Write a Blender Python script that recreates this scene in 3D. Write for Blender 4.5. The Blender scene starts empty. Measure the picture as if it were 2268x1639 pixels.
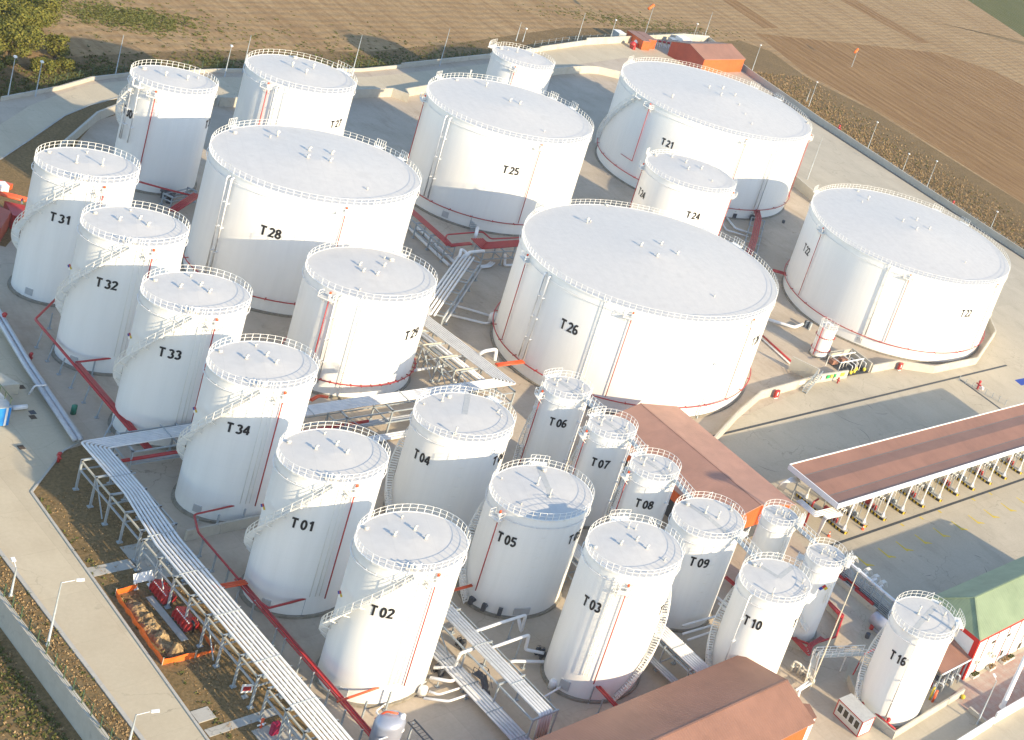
# Fuel depot seen from the air: white storage tanks, pipe racks, loading canopy, fields.
# World frame: X runs along the tank rows, Y across them, Z up, metres.
import bpy, math, random
from mathutils import Vector, Matrix
random.seed(7)
R = math.radians
scene = bpy.context.scene
COL = scene.collection

# ---------------------------------------------------------------- camera
cam_d = bpy.data.cameras.new('camera'); cam = bpy.data.objects.new('camera', cam_d); COL.objects.link(cam)
CAM = Vector((165.22653, -138.19219, 120.0))
CAM_ROT = Matrix(((0.78908326, -0.47496285, 0.38956117), (0.46349052, 0.04415188, -0.88500122), (0.40314285, 0.87889755, 0.25498028)))
cam.matrix_world = Matrix.Translation(CAM) @ CAM_ROT.to_4x4()
cam_d.sensor_fit = 'HORIZONTAL'; cam_d.sensor_width = 36; cam_d.lens = 45.7929
cam_d.shift_x = -0.671563; cam_d.shift_y = -0.122084          # the photograph is a crop from the left of a wider frame
cam_d.clip_start = 1; cam_d.clip_end = 6000
scene.camera = cam

# ---------------------------------------------------------------- sky, sun, exposure
SUN_AZ, SUN_EL = 11.5, 21.4
world = bpy.data.worlds.new('World'); scene.world = world; world.use_nodes = True
wn = world.node_tree
sky = wn.nodes.new('ShaderNodeTexSky'); sky.sky_type = 'NISHITA'; sky.sun_disc = False
sky.sun_elevation = R(SUN_EL); sky.sun_rotation = R(90 - SUN_AZ); sky.air_density = 1.0; sky.dust_density = 0.4; sky.ozone_density = 1.4
bg = wn.nodes['Background']; bg.inputs[1].default_value = 0.15
wn.links.new(sky.outputs[0], bg.inputs[0])
sun_d = bpy.data.lights.new('sun', 'SUN'); sun_d.energy = 3.5; sun_d.angle = R(0.55); sun_d.color = (1.0, 0.82, 0.55)
sun = bpy.data.objects.new('sun', sun_d); COL.objects.link(sun)
sdir = Vector((math.cos(R(SUN_EL)) * math.cos(R(SUN_AZ)), math.cos(R(SUN_EL)) * math.sin(R(SUN_AZ)), math.sin(R(SUN_EL))))
sun.rotation_euler = sdir.to_track_quat('Z', 'Y').to_euler(); sun.location = sdir * 300
scene.view_settings.view_transform = 'Standard'; scene.view_settings.look = 'None'
scene.view_settings.exposure = 1.22; scene.view_settings.gamma = 1.0

# ---------------------------------------------------------------- survey: photo bearing -> point on a level surface or on a shell
F, CX, CY = 2884.9526, 1134 + 1523.10376, 819.5 - 276.88671
def bearing(u, v):
    return CAM_ROT @ Vector(((u - CX) / F, -(v - CY) / F, -1.0))
def g(u, v, z=0.0):
    d = bearing(u, v); t = (z - CAM.z) / d.z
    return (CAM.x + d.x * t, CAM.y + d.y * t)
def t9(i, a, b):
    return ((0, 756.5, 1511.5)[(i - 1) % 3] + a / 2.998, (0, 546.5, 1092.3)[(i - 1) // 3] + b / 2.998)

# ---------------------------------------------------------------- objects
ORG = {}
def setp(o, label=None, cat=None, group=None, kind=None):
    if label: o['label'] = label
    if cat: o['category'] = cat
    if group: o['group'] = group
    if kind: o['kind'] = kind
    return o
def thing(name, label, cat, loc=(0, 0, 0), group=None):
    o = bpy.data.objects.new(name, None); COL.objects.link(o); o.location = loc; ORG[o.name] = Vector(loc)
    o.empty_display_size = 0.5
    return setp(o, label, cat, group)
def copy_thing(root, loc, rotz=None, label=None):
    c = root.copy(); COL.objects.link(c); c.location = loc; ORG[c.name] = Vector(loc)
    if rotz is not None: c.rotation_euler = (0, 0, rotz)
    if label: c['label'] = label
    for ch in list(root.children):
        p = ch.copy(); COL.objects.link(p); p.parent = c
        for s in list(ch.children):
            q = s.copy(); COL.objects.link(q); q.parent = p
    return c
class MB:
    def __init__(s): s.v = []; s.f = []; s.sm = []
    def add(s, vs, fs, smooth=False):
        n = len(s.v); s.v += [tuple(x) for x in vs]
        s.f += [tuple(n + i for i in f) for f in fs]; s.sm += [smooth] * len(fs); return s
    def box(s, c, d, rz=0.0):
        ca, sa = math.cos(rz), math.sin(rz); vs = []
        for z in (-1, 1):
            for x, y in ((-1, -1), (1, -1), (1, 1), (-1, 1)):
                X, Y = x * d[0] / 2, y * d[1] / 2
                vs.append((c[0] + X * ca - Y * sa, c[1] + X * sa + Y * ca, c[2] + z * d[2] / 2))
        return s.add(vs, [(3, 2, 1, 0), (4, 5, 6, 7), (0, 1, 5, 4), (1, 2, 6, 5), (2, 3, 7, 6), (3, 0, 4, 7)])
    def box2(s, x0, x1, y0, y1, z0, z1):
        return s.box(((x0 + x1) / 2, (y0 + y1) / 2, (z0 + z1) / 2), (x1 - x0, y1 - y0, z1 - z0))
    def beam(s, a, b, w, h):
        a, b = Vector(a), Vector(b); d = (b - a).normalized()
        up = Vector((0, 0, 1)) if abs(d.z) < .95 else Vector((1, 0, 0))
        sd = d.cross(up).normalized() * w / 2; u = sd.cross(d).normalized() * h / 2
        vs = [p + i * sd + j * u for p in (a, b) for i, j in ((-1, -1), (1, -1), (1, 1), (-1, 1))]
        return s.add(vs, [(3, 2, 1, 0), (4, 5, 6, 7), (0, 1, 5, 4), (1, 2, 6, 5), (2, 3, 7, 6), (3, 0, 4, 7)])
    def tube(s, pts, r, n=8, closed=False, caps=True):
        P = [Vector(p) for p in pts]; m = len(P); rings = []
        for i, p in enumerate(P):
            a = P[i - 1] if (i > 0 or closed) else None; b = P[(i + 1) % m] if (i < m - 1 or closed) else None
            d1 = (p - a).normalized() if a is not None else None; d2 = (b - p).normalized() if b is not None else None
            d = (d1 + d2) if (d1 is not None and d2 is not None) else (d1 if d2 is None else d2)
            d = d.normalized() if d.length > 1e-6 else (d2 or d1)
            up = Vector((0, 0, 1)) if abs(d.z) < .98 else Vector((0, 1, 0))
            x = d.cross(up).normalized(); y = x.cross(d).normalized(); k = 1.0
            if d1 is not None and d2 is not None: k = 1 / max(.5, math.cos(d1.angle(d2) / 2))
            rings.append([p + (x * math.cos(2 * math.pi * j / n) * k + y * math.sin(2 * math.pi * j / n)) * r for j in range(n)])
        vs = [q for rg in rings for q in rg]; fs = []
        for i in range(m if closed else m - 1):
            i2 = (i + 1) % m
            for j in range(n): fs.append((i * n + j, i * n + (j + 1) % n, i2 * n + (j + 1) % n, i2 * n + j))
        if caps and not closed: fs += [tuple(range(n - 1, -1, -1)), tuple((m - 1) * n + j for j in range(n))]
        return s.add(vs, fs, n > 5)
    def lathe(s, c, prof, n=24, smooth=True, a0=0.0, a1=2 * math.pi):
        full = abs(a1 - a0 - 2 * math.pi) < 1e-6; k = n if full else n + 1; vs = []; fs = []
        for r, z in prof:
            for j in range(k):
                a = a0 + (a1 - a0) * j / n
                vs.append((c[0] + r * math.cos(a), c[1] + r * math.sin(a), c[2] + z))
        for i in range(len(prof) - 1):
            for j in range(n):
                j2 = (j + 1) % k
                fs.append((i * k + j, i * k + j2, (i + 1) * k + j2, (i + 1) * k + j))
        return s.add(vs, fs, smooth)
    def prism(s, poly, z0, z1):
        n = len(poly); vs = [(x, y, z0) for x, y in poly] + [(x, y, z1) for x, y in poly]
        ar = sum(poly[i][0] * poly[(i + 1) % n][1] - poly[(i + 1) % n][0] * poly[i][1] for i in range(n))
        fs = [tuple(range(n - 1, -1, -1)), tuple(range(n, 2 * n))] + [(i, (i + 1) % n, n + (i + 1) % n, n + i) for i in range(n)]
        if ar < 0: fs = [tuple(reversed(f)) for f in fs]
        return s.add(vs, fs)
    def sheet(s, poly, z):
        ar = sum(poly[i][0] * poly[(i + 1) % len(poly)][1] - poly[(i + 1) % len(poly)][0] * poly[i][1] for i in range(len(poly)))
        f = tuple(range(len(poly)))
        return s.add([(x, y, z) for x, y in poly], [f if ar > 0 else tuple(reversed(f))])
    def ball(s, c, r, n=10, sz=1.0):
        return s.lathe(c, [(max(1e-3, r * math.sin(math.pi * i / 6)), -r * sz * math.cos(math.pi * i / 6)) for i in range(7)], n)
    def build(s, name, mat, parent=None, label=None):
        me = bpy.data.meshes.new(name)
        o = bpy.data.objects.new(name, me); COL.objects.link(o)
        org = Vector((0, 0, 0))
        if parent is not None:
            org = ORG[parent.name]; o.parent = parent; ORG[o.name] = org
        else:
            xs = [v[0] for v in s.v]; ys = [v[1] for v in s.v]; zs = [v[2] for v in s.v]
            org = Vector(((min(xs) + max(xs)) / 2, (min(ys) + max(ys)) / 2, min(zs))); o.location = org; ORG[o.name] = org
        me.from_pydata([(v[0] - org.x, v[1] - org.y, v[2] - org.z) for v in s.v], [], s.f)
        me.polygons.foreach_set('use_smooth', s.sm)
        me.materials.append(mat); me.update()
        if label: o['label'] = label
        return o

# ---------------------------------------------------------------- materials
MATS = {}
def nodes(name):
    m = bpy.data.materials.new(name); m.use_nodes = True; nt = m.node_tree; b = nt.nodes['Principled BSDF']; MATS[name] = m
    return m, nt, b
def N(nt, t, **kw):
    n = nt.nodes.new(t)
    for k, v in kw.items():
        if k.startswith('i_'): n.inputs[int(k[2:]) if k[2:].isdigit() else k[2:].replace('_', ' ')].default_value = v
        else: setattr(n, k, v)
    return n
def mixc(nt, fac, a, b, mode='MIX'):
    n = nt.nodes.new('ShaderNodeMix'); n.data_type = 'RGBA'; n.blend_type = mode
    for sock, val in ((n.inputs[0], fac), (n.inputs[6], a), (n.inputs[7], b)):
        if hasattr(val, 'links') or hasattr(val, 'is_linked'): nt.links.new(val, sock)
        else: sock.default_value = val if not isinstance(val, tuple) else (*val[:3], 1)
    return n.outputs[2]
def ramp(nt, src, p0, p1, v0=0.0, v1=1.0):
    n = N(nt, 'ShaderNodeMapRange'); n.inputs[1].default_value = p0; n.inputs[2].default_value = p1; n.inputs[3].default_value = v0; n.inputs[4].default_value = v1
    nt.links.new(src, n.inputs[0]); return n.outputs[0]
def coords(nt, kind='Object', sc=(1, 1, 1), rot=(0, 0, 0)):
    tc = N(nt, 'ShaderNodeTexCoord'); mp = N(nt, 'ShaderNodeMapping'); mp.inputs[3].default_value = sc; mp.inputs[2].default_value = rot
    nt.links.new(tc.outputs[kind], mp.inputs[0]); return mp.outputs[0]
def noise(nt, vec, scale, detail=4, rough=.55):
    n = N(nt, 'ShaderNodeTexNoise'); n.inputs['Scale'].default_value = scale; n.inputs['Detail'].default_value = detail; n.inputs['Roughness'].default_value = rough
    nt.links.new(vec, n.inputs['Vector']); return n.outputs[0]
def bump(nt, b, h, strength=.3, dist=.05):
    n = N(nt, 'ShaderNodeBump'); n.inputs['Strength'].default_value = strength; n.inputs['Distance'].default_value = dist
    nt.links.new(h, n.inputs['Height']); nt.links.new(n.outputs[0], b.inputs['Normal'])
def paint(name, col, rough=.5, var=.08, scale=1.5, metal=0.0, dirt=None, dirt_amt=.35):
    m, nt, b = nodes(name); v = coords(nt); n = noise(nt, v, scale)
    c = mixc(nt, ramp(nt, n, .3, .7), tuple(x * (1 - var) for x in col), tuple(min(1, x * (1 + var)) for x in col))
    if dirt:
        n2 = noise(nt, coords(nt, sc=(1, 1, .35)), scale * .9, 6, .65)
        c = mixc(nt, ramp(nt, n2, .55, .75, 0, dirt_amt), c, dirt)
    nt.links.new(c, b.inputs['Base Color']); b.inputs['Roughness'].default_value = rough; b.inputs['Metallic'].default_value = metal
    return m
# white paint of the tank shells: faint plate courses, rain streaks
def shell_mat():
    m, nt, b = nodes('tank_white'); v = coords(nt)
    st = noise(nt, coords(nt, sc=(1, 1, .06)), 1.3, 5, .6)
    c = mixc(nt, ramp(nt, st, .35, .75), (.83, .82, .785), (.775, .765, .73))
    sp = N(nt, 'ShaderNodeSeparateXYZ'); nt.links.new(v, sp.inputs[0])
    mo = N(nt, 'ShaderNodeMath', operation='MODULO'); mo.inputs[1].default_value = 2.0; nt.links.new(sp.outputs[2], mo.inputs[0])
    seam = ramp(nt, mo.outputs[0], .0, .05, 1, 0)
    c = mixc(nt, N_mul(nt, seam, .17), c, (.5, .49, .46))
    n2 = noise(nt, coords(nt, sc=(1, 1, .25)), 2.2, 6, .7)
    c = mixc(nt, ramp(nt, n2, .66, .82, 0, .22), c, (.50, .44, .34))
    oi = N(nt, 'ShaderNodeObjectInfo'); c = mixc(nt, ramp(nt, oi.outputs['Random'], 0, 1, 0, .5), c, (.77, .755, .70))
    nt.links.new(c, b.inputs['Base Color']); b.inputs['Roughness'].default_value = .42
    bump(nt, b, noise(nt, v, .35, 2), .12, .12)
    return m
def N_mul(nt, s, k):
    n = N(nt, 'ShaderNodeMath', operation='MULTIPLY'); n.inputs[1].default_value = k; nt.links.new(s, n.inputs[0]); return n.outputs[0]
def roof_mat():
    m, nt, b = nodes('tank_roof'); v = coords(nt)
    n = noise(nt, v, .9, 6, .62)
    c = mixc(nt, ramp(nt, n, .35, .7), (.60, .572, .53), (.545, .52, .485))
    n3 = noise(nt, coords(nt, sc=(.25, 1, 1), rot=(0, 0, .5)), 1.1, 5, .6)
    c = mixc(nt, ramp(nt, n3, .5, .75, 0, .25), c, (.48, .465, .44))
    nt.links.new(c, b.inputs['Base Color']); b.inputs['Roughness'].default_value = .55; csock = c
    br = N(nt, 'ShaderNodeTexBrick'); br.inputs['Scale'].default_value = 1.0; br.inputs['Mortar Size'].default_value = .03
    br.inputs['Brick Width'].default_value = 6.0; br.inputs['Row Height'].default_value = 2.0
    nt.links.new(coords(nt, rot=(0, 0, .35)), br.inputs['Vector'])
    lap = mixc(nt, N_mul(nt, br.outputs['Fac'], .22), csock, (.40, .39, .37)); oi = N(nt, 'ShaderNodeObjectInfo'); lap = mixc(nt, ramp(nt, oi.outputs['Random'], 0, 1, 0, .3), lap, (.52, .50, .46))
    pond = noise(nt, v, .33, 5, .6); lap = mixc(nt, ramp(nt, pond, .58, .70, 0, .22), lap, (.43, .41, .37)); nt.links.new(lap, b.inputs['Base Color'])
    w = noise(nt, coords(nt, sc=(.5, 1.3, 1), rot=(0, 0, .35)), .45, 3)
    ad = N(nt, 'ShaderNodeMath', operation='MULTIPLY_ADD'); ad.inputs[1].default_value = .08; nt.links.new(br.outputs['Fac'], ad.inputs[0]); nt.links.new(w, ad.inputs[2])
    bump(nt, b, ad.outputs[0], .22, .22)
    return m
def concrete(name, c1, c2, stain, joint=(6.0, 5.0), jc=.72, rough=.85, sc=.16, stain_amt=.55):
    m, nt, b = nodes(name); v = coords(nt, 'Generated' if False else 'Object')
    n = noise(nt, v, sc, 8, .62); n2 = noise(nt, v, 2.3, 5, .6)
    c = mixc(nt, ramp(nt, n, .33, .68), c1, c2)
    c = mixc(nt, ramp(nt, n2, .3, .75, 0, .28), c, tuple(x * .72 for x in c1))
    n3 = noise(nt, coords(nt, sc=(.35, 1, 1), rot=(0, 0, .3)), .28, 7, .68)
    c = mixc(nt, ramp(nt, n3, .52, .72, 0, stain_amt), c, stain)
    vo = N(nt, 'ShaderNodeTexVoronoi', feature='DISTANCE_TO_EDGE'); vo.inputs['Scale'].default_value = .16
    wv = N(nt, 'ShaderNodeVectorMath', operation='ADD'); nz = N(nt, 'ShaderNodeTexNoise'); nz.inputs['Scale'].default_value = .5; nz.inputs['Detail'].default_value = 5
    nt.links.new(v, nz.inputs['Vector']); sc3 = N(nt, 'ShaderNodeVectorMath', operation='SCALE'); sc3.inputs['Scale'].default_value = 3.0; nt.links.new(nz.outputs['Color'], sc3.inputs[0])
    nt.links.new(v, wv.inputs[0]); nt.links.new(sc3.outputs[0], wv.inputs[1]); nt.links.new(wv.outputs[0], vo.inputs['Vector'])
    ck = N(nt, 'ShaderNodeMath', operation='MULTIPLY'); nt.links.new(ramp(nt, vo.outputs['Distance'], .0, .012, .5, 0), ck.inputs[0]); nt.links.new(ramp(nt, noise(nt, v, .07, 3), .48, .6), ck.inputs[1])
    c = mixc(nt, ck.outputs[0], c, tuple(x * .35 for x in c1))
    oil = noise(nt, v, .55, 4, .5); c = mixc(nt, ramp(nt, oil, .68, .76, 0, .4), c, tuple(x * .45 for x in c1))
    h = n2
    if joint:
        br = N(nt, 'ShaderNodeTexBrick'); br.offset = 0.0; br.inputs['Scale'].default_value = 1.0; br.inputs['Mortar Size'].default_value = .035; br.inputs['Mortar Smooth'].default_value = .4
        br.inputs['Brick Width'].default_value = joint[0]; br.inputs['Row Height'].default_value = joint[1]
        br.inputs['Color1'].default_value = (1, 1, 1, 1); br.inputs['Color2'].default_value = (.93, .93, .93, 1); br.inputs['Mortar'].default_value = (jc, jc, jc, 1)
        nt.links.new(v, br.inputs['Vector']); c = mixc(nt, 1.0, c, br.outputs['Color'], 'MULTIPLY')
    nt.links.new(c, b.inputs['Base Color']); b.inputs['Roughness'].default_value = rough
    bump(nt, b, n2, .25, .03)
    return m
def soil(name, c1, c2, c3, s1=.12, s2=1.6, row=None, rough=.95, bstr=.8, bd=.15):
    m, nt, b = nodes(name); v = coords(nt)
    n = noise(nt, v, s1, 8, .6); n2 = noise(nt, v, s2, 8, .7)
    c = mixc(nt, ramp(nt, n, .35, .68), c1, c2); c = mixc(nt, ramp(nt, n2, .42, .62, 0, .8), c, c3)
    h = n2
    if row:
        ang, per, amt, rc = row
        w = N(nt, 'ShaderNodeTexWave'); w.wave_type = 'BANDS'; w.bands_direction = 'Y'; w.inputs['Scale'].default_value = .314 / per; w.inputs['Distortion'].default_value = 5.0
        w.inputs['Detail'].default_value = 4; w.inputs['Detail Scale'].default_value = 1.2
        nt.links.new(coords(nt, rot=(0, 0, ang)), w.inputs['Vector'])
        st = noise(nt, coords(nt, sc=(.05, 1, 1), rot=(0, 0, ang)), .55, 5, .65)
        c = mixc(nt, ramp(nt, st, .42, .62, 0, amt), c, rc)
        mu = N(nt, 'ShaderNodeMath', operation='MULTIPLY'); nt.links.new(w.outputs['Fac'], mu.inputs[0]); nt.links.new(n2, mu.inputs[1])
        c = mixc(nt, N_mul(nt, mu.outputs[0], amt * .45), c, rc)
        ad = N(nt, 'ShaderNodeMath', operation='ADD'); nt.links.new(w.outputs['Fac'], ad.inputs[0]); nt.links.new(n2, ad.inputs[1]); h = ad.outputs[0]
    nt.links.new(c, b.inputs['Base Color']); b.inputs['Roughness'].default_value = rough; b.inputs['Specular IOR Level'].default_value = .15
    bump(nt, b, h, bstr, bd)
    return m
def ribbed(name, c1, c2, axis='X', per=.25, rough=.6):
    m, nt, b = nodes(name); v = coords(nt)
    n = noise(nt, v, .5, 6, .6)
    c = mixc(nt, ramp(nt, n, .35, .7), c1, c2)
    w = N(nt, 'ShaderNodeTexWave'); w.wave_type = 'BANDS'; w.bands_direction = axis; w.wave_profile = 'SIN'; w.inputs['Scale'].default_value = .314 / per
    nt.links.new(v, w.inputs['Vector'])
    c = mixc(nt, ramp(nt, w.outputs['Fac'], .0, .22, .16, 0), c, tuple(x * .6 for x in c1))
    st = noise(nt, coords(nt, sc=(.15, 1, 1) if axis == 'Y' else (1, .15, 1)), .9, 5, .65)
    c = mixc(nt, ramp(nt, st, .5, .72, 0, .3), c, tuple(x * .68 for x in c1)); fd = noise(nt, v, .13, 3)
    c = mixc(nt, ramp(nt, fd, .4, .65, 0, .35), c, tuple(min(1, x * 1.3) for x in c2))
    nt.links.new(c, b.inputs['Base Color']); b.inputs['Roughness'].default_value = rough
    bump(nt, b, w.outputs['Fac'], .28, .04)
    return m
def striped(name, ca, cb, per=.5, ang=.6, axis='X'):
    m, nt, b = nodes(name)
    w = N(nt, 'ShaderNodeTexWave'); w.wave_type = 'BANDS'; w.bands_direction = axis; w.inputs['Scale'].default_value = .314 / per
    nt.links.new(coords(nt), w.inputs['Vector'])
    c = mixc(nt, ramp(nt, w.outputs['Fac'], .48, .52), ca, cb)
    nt.links.new(c, b.inputs['Base Color']); b.inputs['Roughness'].default_value = .6
    return m
M_WHITE = shell_mat(); M_ROOF = roof_mat()
M_RAIL = paint('rail_white', (.78, .76, .70), .5, .05, 2, dirt=(.45, .40, .30), dirt_amt=.3)
M_PIPEW = paint('pipe_white', (.76, .755, .74), .4, .06, .8, dirt=(.5, .47, .4), dirt_amt=.35)
M_PIPEG = paint('pipe_grey', (.47, .48, .49), .4, .08, .8, metal=.2, dirt=(.3, .28, .25), dirt_amt=.4)
M_GALV = paint('steel_grey', (.36, .40, .42), .5, .1, 2, metal=.25, dirt=(.2, .17, .13), dirt_amt=.4)
M_TAN = paint('rail_tan', (.50, .46, .36), .55, .08, 2)
M_RED = paint('red_paint', (.40, .03, .03), .45, .12, 1.2, dirt=(.25, .05, .04), dirt_amt=.5)
M_ORED = paint('orange_red_paint', (.70, .10, .03), .45, .08, 1.2)
M_VENT = paint('vent_paint', (.60, .575, .51), .6, .12, 4)
M_PIPER = paint('rack_pipe', (.66, .655, .64), .45, .08, .9, dirt=(.42, .40, .36), dirt_amt=.4)
M_SILV = paint('vessel_silver', (.36, .38, .44), .4, .06, 1, metal=.3)
M_GUT = paint('gutter_grey', (.17, .155, .145), .7, .1, 2)
M_STRIP = paint('roof_strip_grey', (.44, .44, .42), .85, .1, 3)
M_BLACK = paint('black_paint', (.012, .012, .014), .5, .05)
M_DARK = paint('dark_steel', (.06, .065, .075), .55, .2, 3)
M_BASE = paint('ring_concrete', (.24, .215, .17), .9, .25, 1.6, dirt=(.10, .07, .035), dirt_amt=.85)
M_YARD = concrete('yard_concrete', (.44, .365, .275), (.53, .445, .345), (.30, .225, .155), jc=.86)
M_ROAD = concrete('road_concrete', (.51, .43, .30), (.565, .485, .345), (.41, .335, .23), (8.0, 4.5), .86, stain_amt=.4)
M_APRON = concrete('apron_concrete', (.455, .395, .295), (.51, .445, .335), (.32, .275, .205), (12.0, 6.0), .88, stain_amt=.5)
M_WALL = concrete('wall_concrete', (.47, .435, .36), (.52, .485, .41), (.34, .29, .20), None, sc=.6, stain_amt=.45)
M_KERB = concrete('kerb_concrete', (.42, .40, .35), (.48, .455, .40), (.3, .28, .23), None, sc=.8)
M_STUBBLE = soil('field_stubble', (.35, .235, .118), (.41, .285, .15), (.275, .18, .086), .03, 1.3, (-R(103), 3.4, .55, (.20, .115, .05)), bstr=.5)
M_PLOW = soil('field_ploughed', (.215, .115, .045), (.26, .145, .06), (.165, .09, .035), .05, 1.6, (.02, 4.6, .55, (.34, .215, .10)), bstr=.8, bd=.22)
M_GREENF = soil('field_green', (.09, .10, .03), (.12, .12, .04), (.07, .08, .02), .06, 1.5, (0, 4, .3, (.16, .13, .05)))
M_DRY = soil('dry_grass', (.21, .14, .065), (.27, .18, .085), (.12, .09, .04), .25, 2.6)
M_WEED = soil('weedy_ground', (.205, .135, .062), (.265, .175, .082), (.115, .08, .036), .2, 1.8, bd=.3)
M_GRASSP = soil('grass_patch', (.10, .105, .03), (.14, .13, .045), (.19, .13, .06), .3, 2.2)
M_TERRA = ribbed('terracotta_sheet', (.255, .13, .087), (.295, .15, .10), 'Y', .33)
M_TERRX = ribbed('terracotta_sheet_cross', (.36, .195, .14), (.41, .22, .155), 'X', .33)
M_ORANGE = ribbed('orange_cladding', (.52, .095, .02), (.58, .11, .024), 'Y', .5)
M_ORANX = ribbed('orange_cladding_cross', (.52, .095, .02), (.58, .11, .024), 'X', .5)
M_RUST = ribbed('rust_red_cladding', (.36, .065, .035), (.42, .08, .04), 'X', .4)
M_GREEN = ribbed('green_sheet', (.20, .255, .15), (.235, .29, .175), 'Y', .45)
M_GREENX = ribbed('green_sheet_cross', (.20, .255, .15), (.235, .29, .175), 'X', .45)
M_PANEL = paint('white_panel', (.80, .795, .77), .5, .03)
M_CREAM = paint('cream_panel', (.60, .575, .49), .6, .05)
M_GLASS = paint('dark_glass', (.05, .045, .03), .15, .3, 3)
M_HAZ = striped('hazard_stripes', (.012, .012, .012), (.62, .42, .02), .8, axis='X')
M_HAZY = striped('hazard_stripes_end', (.012, .012, .012), (.62, .42, .02), .55, axis='Y')
M_YELLOW = paint('yellow_paint', (.60, .44, .03), .6, .25, 3)
M_BLUE = paint('blue_panel', (.02, .22, .60), .5, .08)
M_NET = paint('orange_netting', (.80, .14, .015), .6, .15, 2.5)
M_SPOIL = soil('excavated_clay', (.34, .23, .11), (.46, .34, .19), (.15, .10, .055), .8, 2.2, bd=.2)
M_PAVE = concrete('paver_red_grey', (.40, .24, .19), (.42, .37, .31), (.45, .42, .36), (2.0, 1.0), .8, sc=.8)
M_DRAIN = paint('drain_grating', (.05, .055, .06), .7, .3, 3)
def leaf_mat(name, c1, c2):
    m, nt, b = nodes(name); gi = N(nt, 'ShaderNodeObjectInfo')
    geo = N(nt, 'ShaderNodeNewGeometry')
    c = mixc(nt, geo.outputs['Random Per Island'], c1, c2)
    nt.links.new(c, b.inputs['Base Color']); b.inputs['Roughness'].default_value = .8; b.inputs['Specular IOR Level'].default_value = .2
    return m
M_LEAF = leaf_mat('leaf_olive', (.085, .10, .018), (.185, .165, .03)); M_LEAF2 = leaf_mat('leaf_green', (.06, .11, .02), (.13, .16, .035))
M_STRAW = leaf_mat('dry_weed', (.26, .17, .08), (.42, .29, .145)); M_TUFT = leaf_mat('green_tuft', (.07, .09, .02), (.15, .14, .04))
M_BARK = paint('bark', (.10, .07, .045), .9, .2, 4)
# ================================================================ setting
def struct(name, mb, mat):
    return setp(mb.build(name, mat), kind='structure')
def sheet(name, poly, z, mat, kind='structure'):
    return setp(MB().sheet(poly, z).build(name, mat), kind=kind)
def sstep(a, b, x):
    t = max(0, min(1, (x - a) / (b - a))); return t * t * (3 - 2 * t)
def field_z(x, y):
    low = sstep(-66, -75.5, y) * sstep(-75, -40, x)
    return -.5 - 2.4 * low
mb = MB(); xs = [-1800, -900, -500, -300] + [-220 + 10 * i for i in range(46)] + [300, 500, 1000, 1800]
ys = [-1500, -700, -300, -200, -150, -120, -100, -90, -84, -80, -77.5, -76, -75, -73, -70, -68, -66, -60, -20, 60, 140, 200, 260, 320, 400, 600, 1000, 1800]
vs = [(x, y, field_z(x, y)) for y in ys for x in xs]; k = len(xs)
mb.add(vs, [(j * k + i, j * k + i + 1, (j + 1) * k + i + 1, (j + 1) * k + i) for j in range(len(ys) - 1) for i in range(k - 1)], True)
M_STUBBLE2 = M_STUBBLE
fo = struct('field', mb, M_STUBBLE)
fo.data.materials.append(M_DRY)
for p in fo.data.polygons:
    c = sum((fo.data.vertices[i].co for i in p.vertices), Vector()) / len(p.vertices) + fo.location
    if c.y < -74 and c.x > -60: p.material_index = 1
WALL_TOP = [g(1196.8, 103, 1.5), g(1300, 84, 2.2), g(1303, 75, 2.2), g(1515, 74.5, 2.2), g(1560, 77, 2.2)]
OUT = [(-100, -33), (-106, -22.6), (-111, -16), (-114, -9), (-119, 8.5), (-120, 14), (-125, 41), (-129, 52), (-141, 83)]
WR = [(-173, 180), (-145, 175), (-110, 173), (-60, 172.6), (60, 172.4)]
corner = WALL_TOP[-1]
slab = OUT + [WALL_TOP[0], WALL_TOP[1], WALL_TOP[3]] + WR[0:4] + [(170, 172.4), (170, -76), (-25, -76), (-50, -62), (-85, -44)]
struct('yard', MB().prism(slab, -.9, 0), M_YARD)
apron = [(33, 14.5), (24.2, 28), (18.5, 53), (18.3, 77), (22.6, 84), (22.4, 99), (13.8, 116.6), (-15, 124), (-60, 124), (-110, 131), (-136, 118), (-155, 150), (-165, 170), (-140, 172), (-60, 172), (168, 172), (168, -40), (96, -40), (92, -4), (84, -3), (76, 9), (62, 12), (56, 14)]
sheet('forecourt', apron, .004, M_APRON)
road = [(-30, -73.7), (168, -73.7), (168, -72.4), (56.7, -69.2), (11, -67.6), (3.9, -62), (2.6, -59.9), (-60, -55.5), (-60, -60)]
sheet('service_road', road, .008, M_ROAD)
roadN = [(-84, -41.5), (-90.1, -36.5), (-98.5, -29.5), (-103.6, -23.8), (-109.1, -16.8), (-111.6, -10.8), (-116.5, 9), (-122, 41), (-126, 52), (-138, 83), (-155, 112), (-166, 150), (-170, 176), (-160, 176), (-150, 130), (-134, 90), (-117, 52), (-114, 42), (-107, 8), (-104.3, -13.4), (-99.6, -20.4), (-94.6, -26), (-83.8, -35), (-76.9, -40.9), (-62, -52), (-74, -50)]
sheet('perimeter_road', roadN, .008, M_ROAD)
sheet('verge', [(-83.8, -35), (-94.6, -26), (-99.6, -20.4), (-104.3, -13.4), (-97.2, -16), (-93, -22), (-85, -27.4), (-60, -42), (-48, -50), (-55, -57), (-62, -52), (-76.9, -40.9)], .012, M_DRY)
sheet('verge', [(11, -67.6), (56.7, -69.2), (168, -72.4), (168, -59.2), (3, -59.4), (3.9, -62)], .012, M_DRY)
sheet('verge', [(-25, -76), (168, -76), (168, -73.8), (-25, -73.8)], .012, M_DRY)
FZ = -.496
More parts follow.
